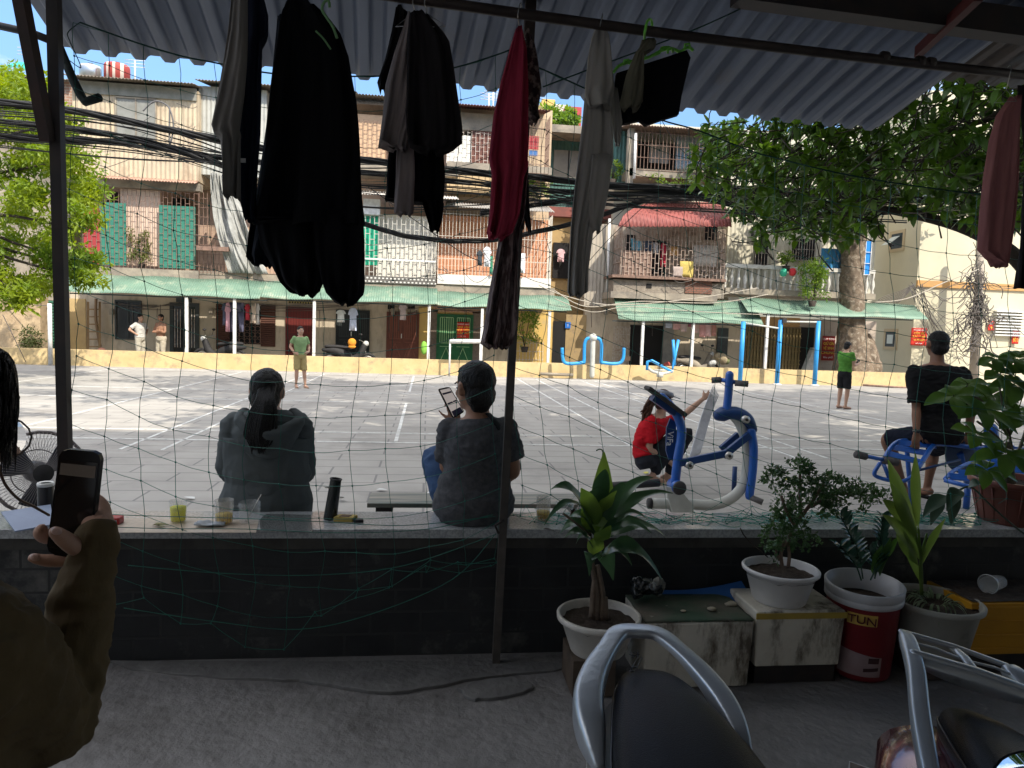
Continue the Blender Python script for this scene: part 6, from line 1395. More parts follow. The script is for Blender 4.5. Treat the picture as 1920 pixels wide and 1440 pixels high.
for x,y0,y1 in ((1391,603,713),(1461,600,715),(1532,602,717)):
    mb=MB(); a=aY(x+3,y0,YM); mb.tube([V(a.x,YM,0),a],.075,12); o=mb.build('post',m_sky,pf); mb=MB(); mb.lathe([(.16,0),(.16,.02),(.1,.05)],(a.x,YM,0),12,True); mb.build('foot',mat('white paint foot',(.6,.6,.58)),o)
mb=MB(); T(mb,[(1397,606,YM),(1463,616,YM)],.03,8,1); T(mb,[(1465,603,YM),(1534,604,YM)],.03,8,1); mb.build('crossbar',m_gwh,pf)
mb=MB(); a=aY(1466,602,YM-.05); mb.box(a.x,a.x+.14,YM-.12,YM+.08,a.z-.06,a.z+.1); mb.build('clamp',m_rub,pf)
# badminton stand and poles
bs=thing('low_stand','low white metal stand on the court edge behind the man in grey','stand',aZ(870,706,0))
mb=MB(); T(mb,[(843,640,YM),(903,640,YM)],.07,8,1); mb.build('top_bar',m_white,bs)
for x in (844,901):
    mb=MB(); a=aY(x,640,YM); mb.tube([V(a.x,YM,0),a],.03,8); mb.build('post',m_white,bs)
gp=MB(); a=aY(93,569,23.2); gp.tube([V(a.x,23.2,0),a],.06,10); go_=gp.build('net_pole',m_white,None,'white steel pole at the left end of the court','pole')
mb=MB(); T(mb,[(94,573,23.2),(0,570,24.5),(-60,569,25)],.012,5,1); mb.build('pole_wire',m_wire,None,'thin wire from the white pole to the left edge','wire')
mb=MB(); a=aZ(50,680,0); mb.tube([aY(5,590,23.6),aY(48,678,23.0)],.012,5); mb.build('guy_wire',m_wire,None,'slanting dark wire in front of the crumbling wall','wire')
# ladder
ld=thing('wooden_ladder','light brown wooden ladder leaning on the cream wall at the left','ladder',aY(177,655,YF-.3)*1)
for x in (165,187):
    mb=MB(); mb.beam(aY(x,668,YF-.45),aY(x,566,YF-.15),.07,.05); mb.build('rail',mat('ladder wood',(.30,.19,.09),(.22,.14,.07),6),ld)
for k in range(7):
    mb=MB(); y=580+k*14; mb.beam(aY(165,y,YF-.2-.035*k),aY(187,y,YF-.2-.035*k),.05,.04); mb.build('rung',MATS['ladder wood'],ld)
mb=MB(); T(mb,[(180,560,YF-.25),(180,600,YF-.25),(188,650,YF-.3)],.05,6); mb.build('rolled_mat',mat('rolled brown mat',(.22,.14,.08)),None,'rolled brown mat standing beside the wooden ladder','mat')
for k,(x,lab) in enumerate(((1012,'rust coloured pipe lying at the foot of the yellow wall'),)):
    mb=MB(); T(mb,[(1013,701,23.2),(1075,703,23.1)],.05,8,1); mb.build('steel_pipe',m_dirty,None,lab,'pipe')
mb=MB(); T(mb,[(1618,722,23.0),(1700,727,22.8)],.035,8,1); mb.build('steel_pipe',m_rbar,None,'rusty bar lying on the court right of the tree','pipe')
# motorbikes
def bike(x,Y,label,ang,col,tint):
    p=aY(x,650,Y); t=thing('motorbike',label,'motorbike',(p.x,Y,0),'motorbikes parked behind the yellow wall'); f=Vector((math.cos(R(ang)),math.sin(R(ang)),0)); r=Vector((f.y,-f.x,0)); g=lambda a,b,c:Vector((p.x,Y,0))+f*a+r*b+Vector((0,0,c))
    for a in (-.62,.62):
        mb=MB(); mb.tube([g(a+.28*math.cos(k*.3927),0,.29+.28*math.sin(k*.3927)) for k in range(17)],.045,8,False); o=mb.build('wheel',m_rub,t); mb=MB(); mb.tube([g(a+.2*math.cos(k*.3927),0,.29+.2*math.sin(k*.3927)) for k in range(17)],.015,6,False)
        for k in range(6): mb.tube([g(a,0,.29),g(a+.2*math.cos(k*1.047),0,.29+.2*math.sin(k*1.047))],.01,4)
        mb.build('rim',m_chr,o)
    mb=MB(); mb.tube(cat_rom([g(-.85,0,.68),g(-.5,0,.66),g(-.1,0,.52),g(.1,0,.40),g(.35,0,.52),g(.5,0,.85)],4),cat_r([.06,.14,.15,.12,.12,.10],4),12,True,True); mb.build('body',tint,t)
    mb=MB(); mb.tube(cat_rom([g(-.7,0,.80),g(-.4,0,.80),g(0,0,.76)],4),[.12]*9,12,True,True,.5); mb.build('seat',m_rub,t)
    mb=MB(); mb.tube([g(.62,0,.3),g(.46,0,.95)],.03,8); mb.tube(cat_rom([g(.32,-.34,1.04),g(.42,-.15,1.0),g(.45,0,.97),g(.42,.15,1.0),g(.32,.34,1.04)],4),.016,8); mb.build('handlebar',m_chr,t)
    mb=MB(); mb.ball(g(.55,0,.92),.10,12,8); mb.build('headlight',m_white,t)
    for s_ in (-1,1):
        mb=MB(); mb.tube([g(.38,s_*.22,1.02),g(.36,s_*.30,1.2)],.008,6); mb.ball(g(.36,s_*.32,1.23),.06,10,6,(1,1,.7)); mb.build('mirror',m_rub,t)
    return t
bike(412,24.6,'dark motorbike behind the yellow wall under the wooden shutters',170,0,m_rub)
bike(655,24.6,'black motorbike with orange light behind the yellow wall by the charcoal door',8,0,m_rub)
bike(1310,24.8,'grey motorbike behind the yellow wall under the pink washing',12,0,m_dirty)
mb=MB(); mb.ball(aY(660,642,24.2),.14,10,8,(1,.6,1)); mb.ball(aY(660,650,24.2),.1,10,8,(1.3,.6,.6)); mb.build('orange_bag',mat('orange plastic',(.7,.28,.03)),None,'orange bag on the black motorbike','bag')
mb=MB(); mb.ball(aY(795,652,24.6),.16,10,8,(.7,.5,1.5)); mb.build('green_bag',mat('lime cloth',(.25,.55,.08)),None,'lime green bag by the yellow wall corner','bag')
for x,y,r,c,lab in ((1352,672,14,(.42,.34,.22),'heap of tan sacks behind the yellow wall under the washing'),(1335,680,8,(.6,.6,.58),'white basin beside the tan sacks'),(1360,678,9,(.2,.22,.10),'olive sack at the right of the heap'),(1250,685,7,(.5,.1,.08),'small red bundle in the dark shop doorway'),(630,668,9,(.5,.1,.05),'red plastic stool behind the yellow wall left of the bike'),(185,664,12,(.2,.09,.07),'brown bundle at the foot of the ladder')):
    mb=MB(); k=24.7/1333; c_=aY(x,y,24.7)
    for q in range(5): mb.ball(c_+V(rnd(-1,1)*r*k*.5,0,rnd(-.3,.3)*r*k),r*k*rnd(.5,.8),10,8)
    mb.build('bundle',mat('bundle %d'%x,c,tuple(v*.6 for v in c),6,.9),None,lab,'bundle')
mb=MB(); mb.plate([aY(x,y,24.2) for x,y in ((1618,640),(1630,625),(1640,640),(1650,670),(1640,690),(1620,695))],(0,1,0),.25); mb.build('plywood_lump',m_bark,None,'jagged root slab beside the big tree trunk','root')
mb=MB(); mb.ball(aY(1632,668,24.6),.32,12,8,(.7,.5,1.6)); mb.build('turquoise_bin',mat('turquoise plastic',(.10,.42,.38)),None,'turquoise bin half hidden beside the tree','bin')
# ---- far washing: small garments on lines
def small(x0,y0,x1,y1,Y,c,label,kind='shirt',g='washing on the lines of the far houses'):
    m=mat('far cloth %d %d'%(x0,y0),c,tuple(v*.75 for v in c),7,.9); p=aY((x0+x1)/2,y0,Y); xm=(x0+x1)/2; w_=(x1-x0)/2; h=y1-y0; t=MB()
    d=.05
    if kind=='shirt':
        garment(t,[(y0,xm-w_*.35,xm+w_*.35),(y0+h*.08,xm-w_*.7,xm+w_*.7),(y0+h*.3,xm-w_,xm+w_),(y0+h*.34,xm-w_*.65,xm+w_*.65),(y1,xm-w_*.7,xm+w_*.7)],Y,d,n=16,k=2)
    elif kind=='pants':
        garment(t,[(y0,xm-w_,xm+w_),(y0+h*.3,xm-w_,xm+w_)],Y,d,n=16,k=2); garment(t,[(y0+h*.28,xm-w_,xm-w_*.02),(y1,xm-w_*.9,xm-w_*.35)],Y,d,n=12,k=2); garment(t,[(y0+h*.28,xm+w_*.02,xm+w_),(y1,xm+w_*.35,xm+w_*.95)],Y,d,n=12,k=2)
    else: garment(t,[(y0,xm-w_,xm+w_),(y0+h*.5,xm-w_*.95,xm+w_),(y1,xm-w_,xm+w_*.9)],Y,d*.6,n=16,k=2)
    return t.build({'shirt':'hung_shirt','pants':'hung_trousers'}.get(kind,'hung_cloth'),m,None,label,{'shirt':'shirt','pants':'trousers'}.get(kind,'cloth'),g)
Yl=24.3
small(415,568,428,610,Yl,(.10,.11,.17),'grey blue shirt at the left of the line by the shutters'); small(421,567,433,622,Yl-.1,(.65,.35,.42),'pink and white shirt on the line by the shutters')
small(430,567,458,622,Yl,(.12,.12,.19),'purple grey tracksuit trousers on the line by the shutters','pants'); small(458,570,470,600,Yl,(.5,.05,.07),'red vest on the line by the shutters'); small(470,568,480,606,Yl-.1,(.62,.50,.40),'peach cloth on the line by the shutters','cloth'); small(478,569,488,608,Yl,(.7,.68,.66),'white shirt at the right of the line by the shutters')
mb=MB(); T(mb,[(410,568,Yl),(495,570,Yl)],.01,4,1); mb.build('wash_line',m_wire,None,'washing line in front of the wooden shutters','line')
small(629,581,649,604,Yl,(.70,.72,.70),'white top with red blots on the line by the charcoal door'); small(652,577,672,620,Yl,(.58,.64,.80),'pale blue checked shirt hanging by the charcoal door'); small(747,569,764,600,Yl,(.55,.45,.45),'pale pink shirt hanging over the brown door')
small(1043,467,1060,491,YF+.9,(.70,.45,.48),'pink shirt hanging in the dark alley opening')
small(905,463,922,500,YF-1.3,(.75,.76,.78),'white shirt hanging on the terracotta house cage'); small(893,470,906,498,YF-1.25,(.05,.06,.07),'black shirt beside the white one on the cage'); small(972,475,985,512,YF-1.3,(.74,.74,.76),'white cloth on the cage right of the skirt','cloth')
small(918,480,924,515,YF-1.25,(.05,.25,.15),'green cloth on the cage','cloth')
small(1182,446,1192,474,YF-1.0,(.16,.42,.55),'light blue shirt inside the cluttered balcony'); small(1192,452,1203,472,YF-1.0,(.2,.5,.65),'sky blue cloth inside the cluttered balcony','cloth'); small(1206,452,1222,472,YF-1.0,(.06,.09,.14),'dark blue cloth inside the cluttered balcony','cloth'); small(1237,456,1250,500,YF-1.0,(.48,.03,.06),'dark red dress inside the cluttered balcony'); small(1225,455,1234,475,YF-1.0,(.5,.5,.5),'grey cloth inside the cluttered balcony','cloth'); small(1255,462,1272,480,YF-1.0,(.5,.28,.1),'orange brown cloth inside the cluttered balcony','cloth')
small(1275,490,1300,520,YF-1.35,(.55,.42,.12),'yellow bag hanging on the cluttered balcony','cloth'); small(1300,460,1345,500,YF-1.0,(.55,.52,.46),'big pale sheet in the cluttered balcony','cloth'); small(1262,500,1285,520,YF-1.35,(.42,.34,.3),'brown sack on the cluttered balcony','cloth')
for i,(x0,w_,y1,c,l) in enumerate(((1248,12,615,(.45,.47,.55),'grey blue'),(1262,14,618,(.62,.35,.33),'salmon'),(1277,11,622,(.6,.45,.42),'pale pink'),(1290,8,613,(.30,.10,.13),'wine red'),(1299,11,624,(.60,.40,.36),'dusty pink'),(1311,12,632,(.58,.30,.28),'coral'),(1323,10,631,(.62,.38,.36),'light coral'),(1334,9,630,(.42,.20,.16),'rust'))):
    small(x0,603,x0+w_,y1,YF-1.6,c,l+' cloth in the row under the steep green awning','cloth')
mb=MB(); a=aY(1065,604,YF-.1); mb.box(a.x-.1,a.x+.1,YF-.1,YF-.07,a.z-.22,a.z); so=mb.build('plate',mat('blue sign',(.02,.13,.45)),None,'small blue number sign beside the dark alley door','sign'); text('lettering','1',.16,V(a.x,YF-.105,a.z-.11),FRONT,m_white,so)
small(968,470,972,480,YF-1.3,(.7,.7,.7),'tiny white rag on the cage','cloth') if False else None
# ================================================================ things on and near the wall
gb=thing('green_bench','long low green bench just beyond the wall behind the man in grey','bench',aY(890,940,4.75)*1)
a=aY(690,938,4.7); b=aY(1110,945,4.7); z_=a.z
mb=MB(); mb.box(a.x,b.x+.1,4.62,4.92,z_-.03,z_); mb.build('seat_board',mat('worn green board',(.06,.09,.08),(.30,.26,.22),3,.6,stretch=(.4,6,1)),gb,bevel=.004)
for x in (720,1080):
    c=aY(x,945,4.72); mb=MB(); mb.box(c.x-.05,c.x+.06,4.66,4.88,z_-.075,z_-.031); mb.box(c.x-.02,c.x+.03,4.70,4.84,0,z_-.076); mb.build('leg',m_iron,gb)
wb=thing('white_bench','low white topped board lying behind the machine','bench',aZ(1320,930,0)*1)
a=aY(1232,922,6.6);b=aY(1430,925,6.6); mb=MB(); mb.plate([aY(x,y,Y) for x,y,Y in ((1235,921,7.1),(1392,921,7.1),(1420,936,6.7),(1247,940,6.7))],(0,0,-1),.03); mb.build('top',mat('lavender white sheet',(.62,.60,.68),(.52,.5,.58),4,.5),wb)
mb=MB(); mb.plate([aY(x,y,Y)-V(0,0,.035) for x,y,Y in ((1235,921,7.08),(1392,921,7.08),(1430,938,6.68),(1247,942,6.68))],(0,0,-1),.04); mb.build('base',m_rub,wb)
mb=MB(); T(mb,[(1140,912,5.8),(1235,905,5.9)],.035,10,1); mb.box(0,0,0,0,0,0) if False else None; mb.build('foam_bar',m_rub,None,'dark foam wrapped bar behind the striped plant','bar')
def glass(x,y0,y1,w_,Y,label,lm,lf,gm_=None,ribs=0,straw=False,handle=False,spoon=False,taper=.85):
    b=aY(x,y1,Y); t_=aY(x,y0,Y); h=t_.z-ZT; r=w_/2/1333*Y*1.02; p=V(b.x,Y,ZT); t=thing('drinking_glass',label,'glass',p,'drinks standing on the stone wall top'); mb=MB()
    n=36
    pr=[(r*taper*.98,.001),(r*taper,.004),(r*(taper+.06),h*.4),(r,h),(r-.0018,h),(r*(taper+.06)-.002,h*.4),(r*taper-.003,.009),(0.001,.008)]
    mb.lathe(pr,p,n,True); 
    mb.build('cup',gm_ or mat('clear glass',(.80,.84,.84),rough=.04,alpha=.13,spec=.8),t)
    if lf:
        mb=MB(); mb.lathe([(0,.0095),(r*taper-.0035,.0095),(r*(taper+.05)-.0032,h*lf*.7),(r*(taper+.09)-.003,h*lf),(0,h*lf+.0005)],p,n); mb.build('drink',lm,t)
    if handle:
        mb=MB(); mb.tube(cat_rom([p+V(-r*.95,0,h*.8),p+V(-r*1.5,0,h*.78),p+V(-r*1.75,0,h*.5),p+V(-r*1.45,0,h*.2),p+V(-r*.92,0,h*.22)],5),.0045,8); mb.build('handle',MATS['clear glass'],t)
    if spoon:
        mb=MB(); mb.tube([p+V(-r*.3,0,.012),p+V(r*1.05,.0,h*1.35)],.0022,6); mb.ball(p+V(-r*.3,0,.014),.009,8,6,(1,1,.5)); mb.build('spoon',m_chr,t)
    if ribs:
        mb=MB()
        for k in range(ribs):
            a=2*math.pi*k/ribs; mb.tube([p+V(math.cos(a)*r*taper*1.01,math.sin(a)*r*taper*1.01,.01),p+V(math.cos(a)*r*1.0,math.sin(a)*r*1.0,h*.85)],.0012,4)
        mb.build('ribs',gm_ or MATS['clear glass'],t)
    return t
m_or=leafmat('yellow juice',(.62,.66,.02),(.58,.58,.02),.5,.3); m_or2=leafmat('amber juice',(.62,.54,.05),(.56,.47,.04),.45,.3); m_pc=mat('cloudy plastic',(.72,.70,.66),rough=.3,alpha=.24,spec=.6)
t=glass(334,938,983,31,3.46,'short glass of bright yellow drink with ice on the wall top',m_or,.70)
mb=MB(); p=aY(334,955,3.46)
for k in range(16): mb.ball(p+V(rnd(-.020,.020),rnd(-.018,.018),rnd(-.022,.014)),.010,7,5,(1,.9,.8))
mb.build('ice',leafmat('pale yellow ice',(.62,.70,.25),(.58,.64,.15),.45,.2),t)
glass(420,937,990,33,3.43,'ribbed cloudy plastic cup half full of amber drink',m_or2,.42,m_pc,14)
glass(468,941,988,38,3.44,'empty glass mug with a spoon beside the amber cup',None,0,handle=True,spoon=True,taper=.9)
glass(1018,931,980,28,3.52,'tall cloudy plastic cup with a little yellow drink right of the post',m_or2,.35,m_pc,12)
glass(1058,938,975,36,3.55,'small glass with a dark spoon half hidden by the striped plant',None,0,spoon=True)
mb=MB(); 
for k in range(5): T(mb,[(1068+k*4,975-k*3,3.50),(1078+k*2,962,3.55),(1088,950+k*3,3.55)],.012,6,2)
mb.build('crumpled_foil',m_pc,None,'crumpled clear wrapper beside the small glass','wrapper')
mb=MB(); p=aZ(1115,960,ZT); c=aY(1076,950,3.5); mb.lathe([(.014,0),(.016,.01),(.017,.045),(.015,.05)],V(c.x,3.5,ZT),12); mb.build('brown_cup',mat('brown ceramic',(.05,.025,.015)),None,'tiny brown cup beside the small glass','cup')
# granite inlay under the mug
mb=MB(); P=[aZ(x,y,ZT+.0015) for x,y in ((489,998),(586,998),(583,966),(500,964),(486,975))]; mb.plate(P,(0,0,1),.002); mb.build('dark_tile',mat('speckled dark tile',(.16,.17,.17),(.06,.065,.065),180,.25,lo=.45,hi=.55),wl)
# bamboo-style black pipe
bp_=thing('tobacco_pipe','black upright smoking pipe standing on the wall top between the two sitters','pipe',aY(622,968,3.52)*1)
mb=MB(); a=V(aY(619,968,3.52).x,3.52,ZT); b=aY(630,898,3.52); mb.tube([a,a.lerp(b,.5),b],[.033,.030,.027],18,False); mb.tube([a+V(0,0,.001),b-(b-a).normalized()*.003],[.028,.023],18,False); mb.build('tube_body',mat('glossy black pipe',(.012,.016,.015),rough=.25,spec=.6),bp_)
mb=MB(); d=(b-a).normalized(); mb.lathe([(.027,-.004),(.030,-.002),(.030,.002),(.023,.003),(.022,-.004)],b,18,axis=d); mb.build('rim',m_rub,bp_); mb=MB(); mb.tube([a.lerp(b,.8)+V(-.02,-.015,0),a.lerp(b,.8)+V(-.045,-.02,.003)],.004,6); mb.build('pin',m_chr,bp_)
# tobacco packet, leaves, towel, red box
tp=thing('tobacco_packet','yellow and black cardboard packet on the wall top','box',aZ(645,975,ZT)); c=aZ(648,976,ZT); u=V(.045,-.006,0); v=V(.01,.028,0)
mb=MB(); mb.obox(c+V(0,0,.012),u,v,V(0,0,.011)); mb.build('packet',mat('yellow card',(.50,.38,.10),(.4,.3,.08),9),tp); mb=MB(); mb.obox(c+V(.0,0,.0238),u*.55,v*.7,V(0,0,.0006)); mb.build('black_print',m_iris,tp)
mb=MB(); mb.obox(aZ(672,979,ZT)+V(0,0,.008),V(.022,.004,0),V(-.003,.014,0),V(0,0,.007)); mb.build('lighter',m_rub,None,'small black lighter beside the yellow packet','lighter')
mb=MB(); leaf(mb,aZ(285,985,ZT+.006),V(1,.05,.1),Zv,.09,.03,.2,.5); leaf(mb,aZ(292,986,ZT+.006),V(.6,-.3,.1),Zv,.06,.02,.2,.5); mb.build('dry_leaf',mat('dry leaf',(.25,.24,.12)),None,'dry leaf lying left of the yellow drink','leaf')
mb=MB(); q=aZ(395,985,ZT+.004); mb.grid(lambda u,v:q+V((u-.5)*.13,(v-.5)*.07,.010+.010*math.sin(u*9+v*5)*math.sin(v*7)),16,8); mb.build('paper_napkin',mat('grey napkin',(.35,.38,.42)),None,'crumpled grey napkin under the amber cup','napkin',solid=.002)
rb=thing('red_gadget','red plastic gadget on the wall top beside the hand','gadget',aZ(205,985,ZT)); mb=MB(); mb.obox(aZ(207,982,ZT)+V(0,0,.018),V(.05,0,0),V(0,.03,0),V(0,0,.017)); mb.build('body',mat('red plastic',(.35,.02,.02),rough=.35),rb,bevel=.006); mb=MB()
for k in range(4): mb.tube([aZ(190+k*9,976,ZT+.037),aZ(192+k*9,984,ZT+.037)],.003,5)
mb.build('buttons',m_rub,rb)
mb=MB(); P=[aZ(x,y,ZT+.02+z_2) for x,y,z_2 in ((2,962,.03),(95,948,.06),(100,985,.02),(28,998,-.01))]; mb.plate(P,(0,0,1),.006); 
fo=mb.build('blue_folder',mat('pale blue folder',(.22,.27,.38),(.18,.22,.32),4,.5),None,'pale blue folder lying askew on the wall top at the left','folder')
mb=MB(); P=[aZ(x,y,ZT+.001) for x,y in ((205,999),(480,999),(485,975),(215,972))]; mb.plate(P,(0,0,1),.0015); mb.build('beige_inlay',mat('beige laminated inlay',(.52,.44,.36),(.42,.35,.29),60,.3),wl)
# ---- electric fan
fa=thing('electric_fan','grey electric fan with wire cage standing beyond the wall at the left','fan',aY(75,985,3.85)*1)
fc=aY(75,886,3.80); fr_=70/1333*3.8; ax=V(.62,-.78,.10).normalized(); fu=ax.cross(Zv).normalized(); fv_=fu.cross(ax).normalized(); m_fan=mat('fan grey plastic',(.22,.19,.19),rough=.4); m_fw=mat('fan wire',(.30,.27,.27),rough=.35)
fr_=.205
mb=MB()
for k in range(72):
    a=2*math.pi*k/72; d=fu*math.cos(a)+fv_*math.sin(a)
    for s_ in (1,-1): mb.tube(cat_rom([fc+d*.045+ax*.07*s_,fc+d*fr_*.6+ax*.066*s_,fc+d*fr_*.92+ax*.04*s_,fc+d*fr_+ax*.005*s_],2),.0011,3,False)
mb.build('cage',m_fw,fa)
mb=MB(); mb.tube([fc+(fu*math.cos(a*.2618)+fv_*math.sin(a*.2618))*fr_ for a in range(25)],.009,8); mb.tube([fc-ax*.07+(fu*math.cos(a*.2618)+fv_*math.sin(a*.2618))*fr_*.55 for a in range(25)],.003,6); mb.build('ring',m_fan,fa)
mb=MB(); mb.lathe([(0,.0),(.045,.0),(.045,.012),(0,.016)],fc+ax*.066,20,axis=ax); mb.build('badge',m_rub,fa)
mb=MB(); mb.tube([fc-ax*.05,fc-ax*.12,fc-ax*.19],[.055,.055,.035],16,True,True); mb.build('motor',mat('dark fan motor',(.05,.05,.055),rough=.5),fa)
for k in range(3):
    mb=MB(); a0=k*2.094
    mb.grid(lambda u,v:fc+(fu*math.cos(a0+u*1.1)+fv_*math.sin(a0+u*1.1))*(.03+v*.145)+ax*(.02-.045*u),8,5); mb.build('blade',mat('smoke blade',(.06,.06,.07),rough=.25),fa,solid=.002)
mb=MB(); e=fc-ax*.08; mb.tube([e,e-V(0,0,.28)],.018,10); z0_=e-V(0,0,.28); mb.tube([z0_,V(z0_.x,z0_.y,.02)],.015,10); mb.lathe([(0,0),(.17,0),(.17,.025),(.05,.04)],V(z0_.x,z0_.y,.0),20); mb.build('stand',m_fan,fa)
# black bottle with white rim
sp=thing('black_flask','black flask with a white rim standing in front of the fan','flask',V(aY(86,950,3.5).x,3.5,ZT)); p=V(aY(86,950,3.5).x,3.5,ZT); h=aY(84,908,3.5).z-ZT
mb=MB(); mb.lathe([(.033,0),(.034,.01),(.034,h-.01),(.030,h)],p,20,True); mb.build('flask_body',mat('black enamel',(.02,.02,.024),rough=.3),sp); mb=MB(); mb.lathe([(.024,h-.006),(.034,h-.008),(.036,h+.004),(.032,h+.010),(.024,h+.006)],p,20); mb.build('rim',m_white,sp)
mb=MB(); leaf(mb,aZ(1018,992,ZT+.003),V(1,0,0),Zv,.07,.025); mb.build('dead_leaf',m_bark2,None,'dark dead leaf on the wall top right of the post','leaf')
for k,(x,y) in enumerate(((1200,838),(1210,888),(1405,885),(1470,900),(640,935),(705,918),(800,925),(1195,965),(365,935))):
    mb=MB(); q=aZ(x,y,.012); leaf(mb,q,V(rnd(-1,1),rnd(-1,1),.1),Zv,.12,.06,.1,.2); mb.build('fallen_leaf',mat('yellow leaf',(.55,.50,.10)) if k<4 or k==7 else mat('white litter',(.6,.6,.58)),None,['small yellow leaf left of the crouching woman','yellow leaf behind the feet of the crouching woman','yellow leaf by the white curved tube','yellow leaf right of the stepper machine','pale scrap beyond the black pipe','white scrap on the court between the two sitters','pale scrap beyond the green bench','yellow leaf at the foot of the stepper','dry scrap on the court beyond the yellow drink'][k],'litter')
# ================================================================ pots, plants and boxes at the foot of the wall
random.seed(51)
m_soil=mat('dark soil',(.035,.024,.018),(.06,.045,.035),25,.95,bump=.9,bs=40)
m_pot=mat('dirty white plastic pot',(.60,.57,.52),(.48,.45,.40),4,.5,stain=(.17,.14,.11),ss=5,slo=.55,shi=.72)
def pot(name,label,x0,x1,yr,yb,Y,m,rimh=.022,taper=.68,tilt=None,flutes=0,zbase=None,cat='plant pot',soil=True):
    a=aY(x0,yr,Y);b=aY(x1,yr,Y); c=(a+b)/2; r=(b.x-a.x)/2; zb=zbase if zbase is not None else aY((x0+x1)/2,yb,Y-r*taper).z
    h=c.z-zb; p=V(c.x,Y,zb); t=thing(name,label,cat,p); mb=MB(); n=48
    mb.lathe([(r*taper*.95,.0),(r*taper,.008),(r*(taper+(.93-taper)*.9),h-rimh-.002),(r*.94,h-rimh),(r*1.0,h-rimh*.8),(r*1.01,h-.004),(r*.99,h),(r*.93,h),(r*.92,h-.008),(r*.80,h*.55)],p,n)
    mb.lathe([(0,.002),(r*taper*.95,.001)],p,n)
    if flutes:
        for k in range(flutes):
            q=2*math.pi*k/flutes; u=V(math.cos(q),math.sin(q),0); mb.tube([p+u*r*taper*1.0+V(0,0,.01),p+u*r*.925+V(0,0,h-rimh-.004)],.004,5)
    mb.build('pot',m,t)
    if soil:
        mb=MB(); mb.grid(lambda u,v:p+V(math.cos(u*2*math.pi),math.sin(u*2*math.pi),0)*r*.9*v+V(0,0,h-.035+.012*mnoise.noise(Vector((math.cos(u*6.283)*v*5,math.sin(u*6.283)*v*5,1)))),36,12); mb.build('soil',m_soil,t)
    return t,p,r,h
def blade(mb,P0,P1,W,arch=.05,fold=.2,n=9,wave=.02,shape=.6,side=None,twist=0,curl=0):
    # broad leaf from P0 to P1; arch lifts the middle, width in metres
    P0=Vector(P0);P1=Vector(P1); d=P1-P0; L=d.length; d.normalize(); s_=Vector(side) if side else d.cross(Vector((0,-.5,1))); s_.normalize(); s_=(s_-d*s_.dot(d)).normalized(); 
    if twist: s_=Matrix.Rotation(twist,3,d)@s_
    u=s_.cross(d).normalized(); 
    if u.z<0 and not twist: u=-u
    vs=[];fs=[]
    for i in range(n+1):
        t=i/n; w_=W*.5*max(.02,math.sin(math.pi*t**shape)**.85) if 0<t<1 else W*.5*.06
        c=P0.lerp(P1,t)+Vector((0,0,1))*(arch*4*t*(1-t))+u*curl*t*t
        wv=wave*math.sin(t*9+P0.x*30)
        vs+=[c-s_*w_+u*(w_*fold+wv*w_*4),c-s_*w_*.5+u*w_*fold*.35,c,c+s_*w_*.5+u*w_*fold*.35,c+s_*w_+u*(w_*fold-wv*w_*4)]
    for i in range(n):
        for k in range(4): a=5*i+k; fs.append((a,a+1,a+6,a+5))
    mb.add(vs,fs,True)
m_dr=leafmat('dracaena leaf',(.06,.13,.055),(.035,.085,.042),.22,.28,6,.5); m_dr2=leafmat('dracaena pale stripe leaf',(.19,.29,.05),(.11,.21,.045),.35,.3,6,.5)
# ---- striped dracaena
Yp=3.04
t,p,r,h=pot('potted_dracaena','big dirty white pot with a tall striped dracaena in front of the wall',1046,1199,1150,1243,Yp,m_pot,.03,.66)
mb=MB(); mb.box(p.x-.13,p.x+.06,Yp-.10,Yp+.14,.0,p.z-.002); mb.build('wooden_block',mat('old wood block',(.10,.075,.055),(.06,.045,.035),9,.9),None,'old wooden block under the dracaena pot','block')
mb=MB()
for l in ([(1118,1160),(1119,1110),(1112,1070),(1106,1020),(1105,985)],[(1128,1162),(1130,1120),(1126,1090),(1120,1060)],[(1110,1158),(1112,1120),(1116,1080)],[(1135,1160),(1134,1120)]): T(mb,[(x,y,Yp+.02) for x,y in l],[.016,.014,.012,.011,.010][:len(l)],8,4)
T(mb,[(1106,1003,Yp),(1085,985,Yp-.03),(1056,963,Yp-.05)],[.006,.005,.005],6,3)
mb.build('stem',mat('dracaena stem',(.16,.12,.09),(.10,.075,.055),14,.9,bump=.5,bs=60),t)
mb=MB(); Z=Yp
L1=[((1120,985),(1090,915),30,.01,1),((1110,990),(1032,918),26,.05,0),((1128,975),(1133,848),34,.0,1),((1125,980),(1100,925),40,.02,0),((1140,965),(1225,895),24,.01,0),((1130,985),(1262,925),24,.02,0),((1135,990),(1175,905),22,.02,0),((1120,1000),(1096,940),40,.02,1),((1118,1000),(1062,975),22,.02,0),((1112,985),(1020,985),18,.07,0),((1108,1010),(1050,1000),26,.03,0),
 ((1120,1010),(1180,985),24,.02,0),((1118,1015),(1222,1000),26,.03,0),((1125,1015),(1250,1008),30,.04,0),((1112,1040),(1125,1000),26,.0,1),((1120,1020),(1145,985),24,.0,1),((1115,1030),(1058,1008),20,.02,0),((1118,1045),(1150,1088),34,.03,0),((1122,1045),(1240,1085),34,.06,0),((1110,1045),(1105,1080),24,.02,0),((1110,1050),(1135,1048),22,.01,0),((1126,965),(1156,920),20,.01,1),((1115,985),(1145,940),26,.0,1),((1118,1005),(1080,1020),20,.02,0),((1122,960),(1135,880),26,0,0),((1130,1000),(1215,975),22,.03,0),((1118,1000),(1128,935),44,0,1),((1125,1050),(1185,1060),26,.03,0)]
mb2=MB()
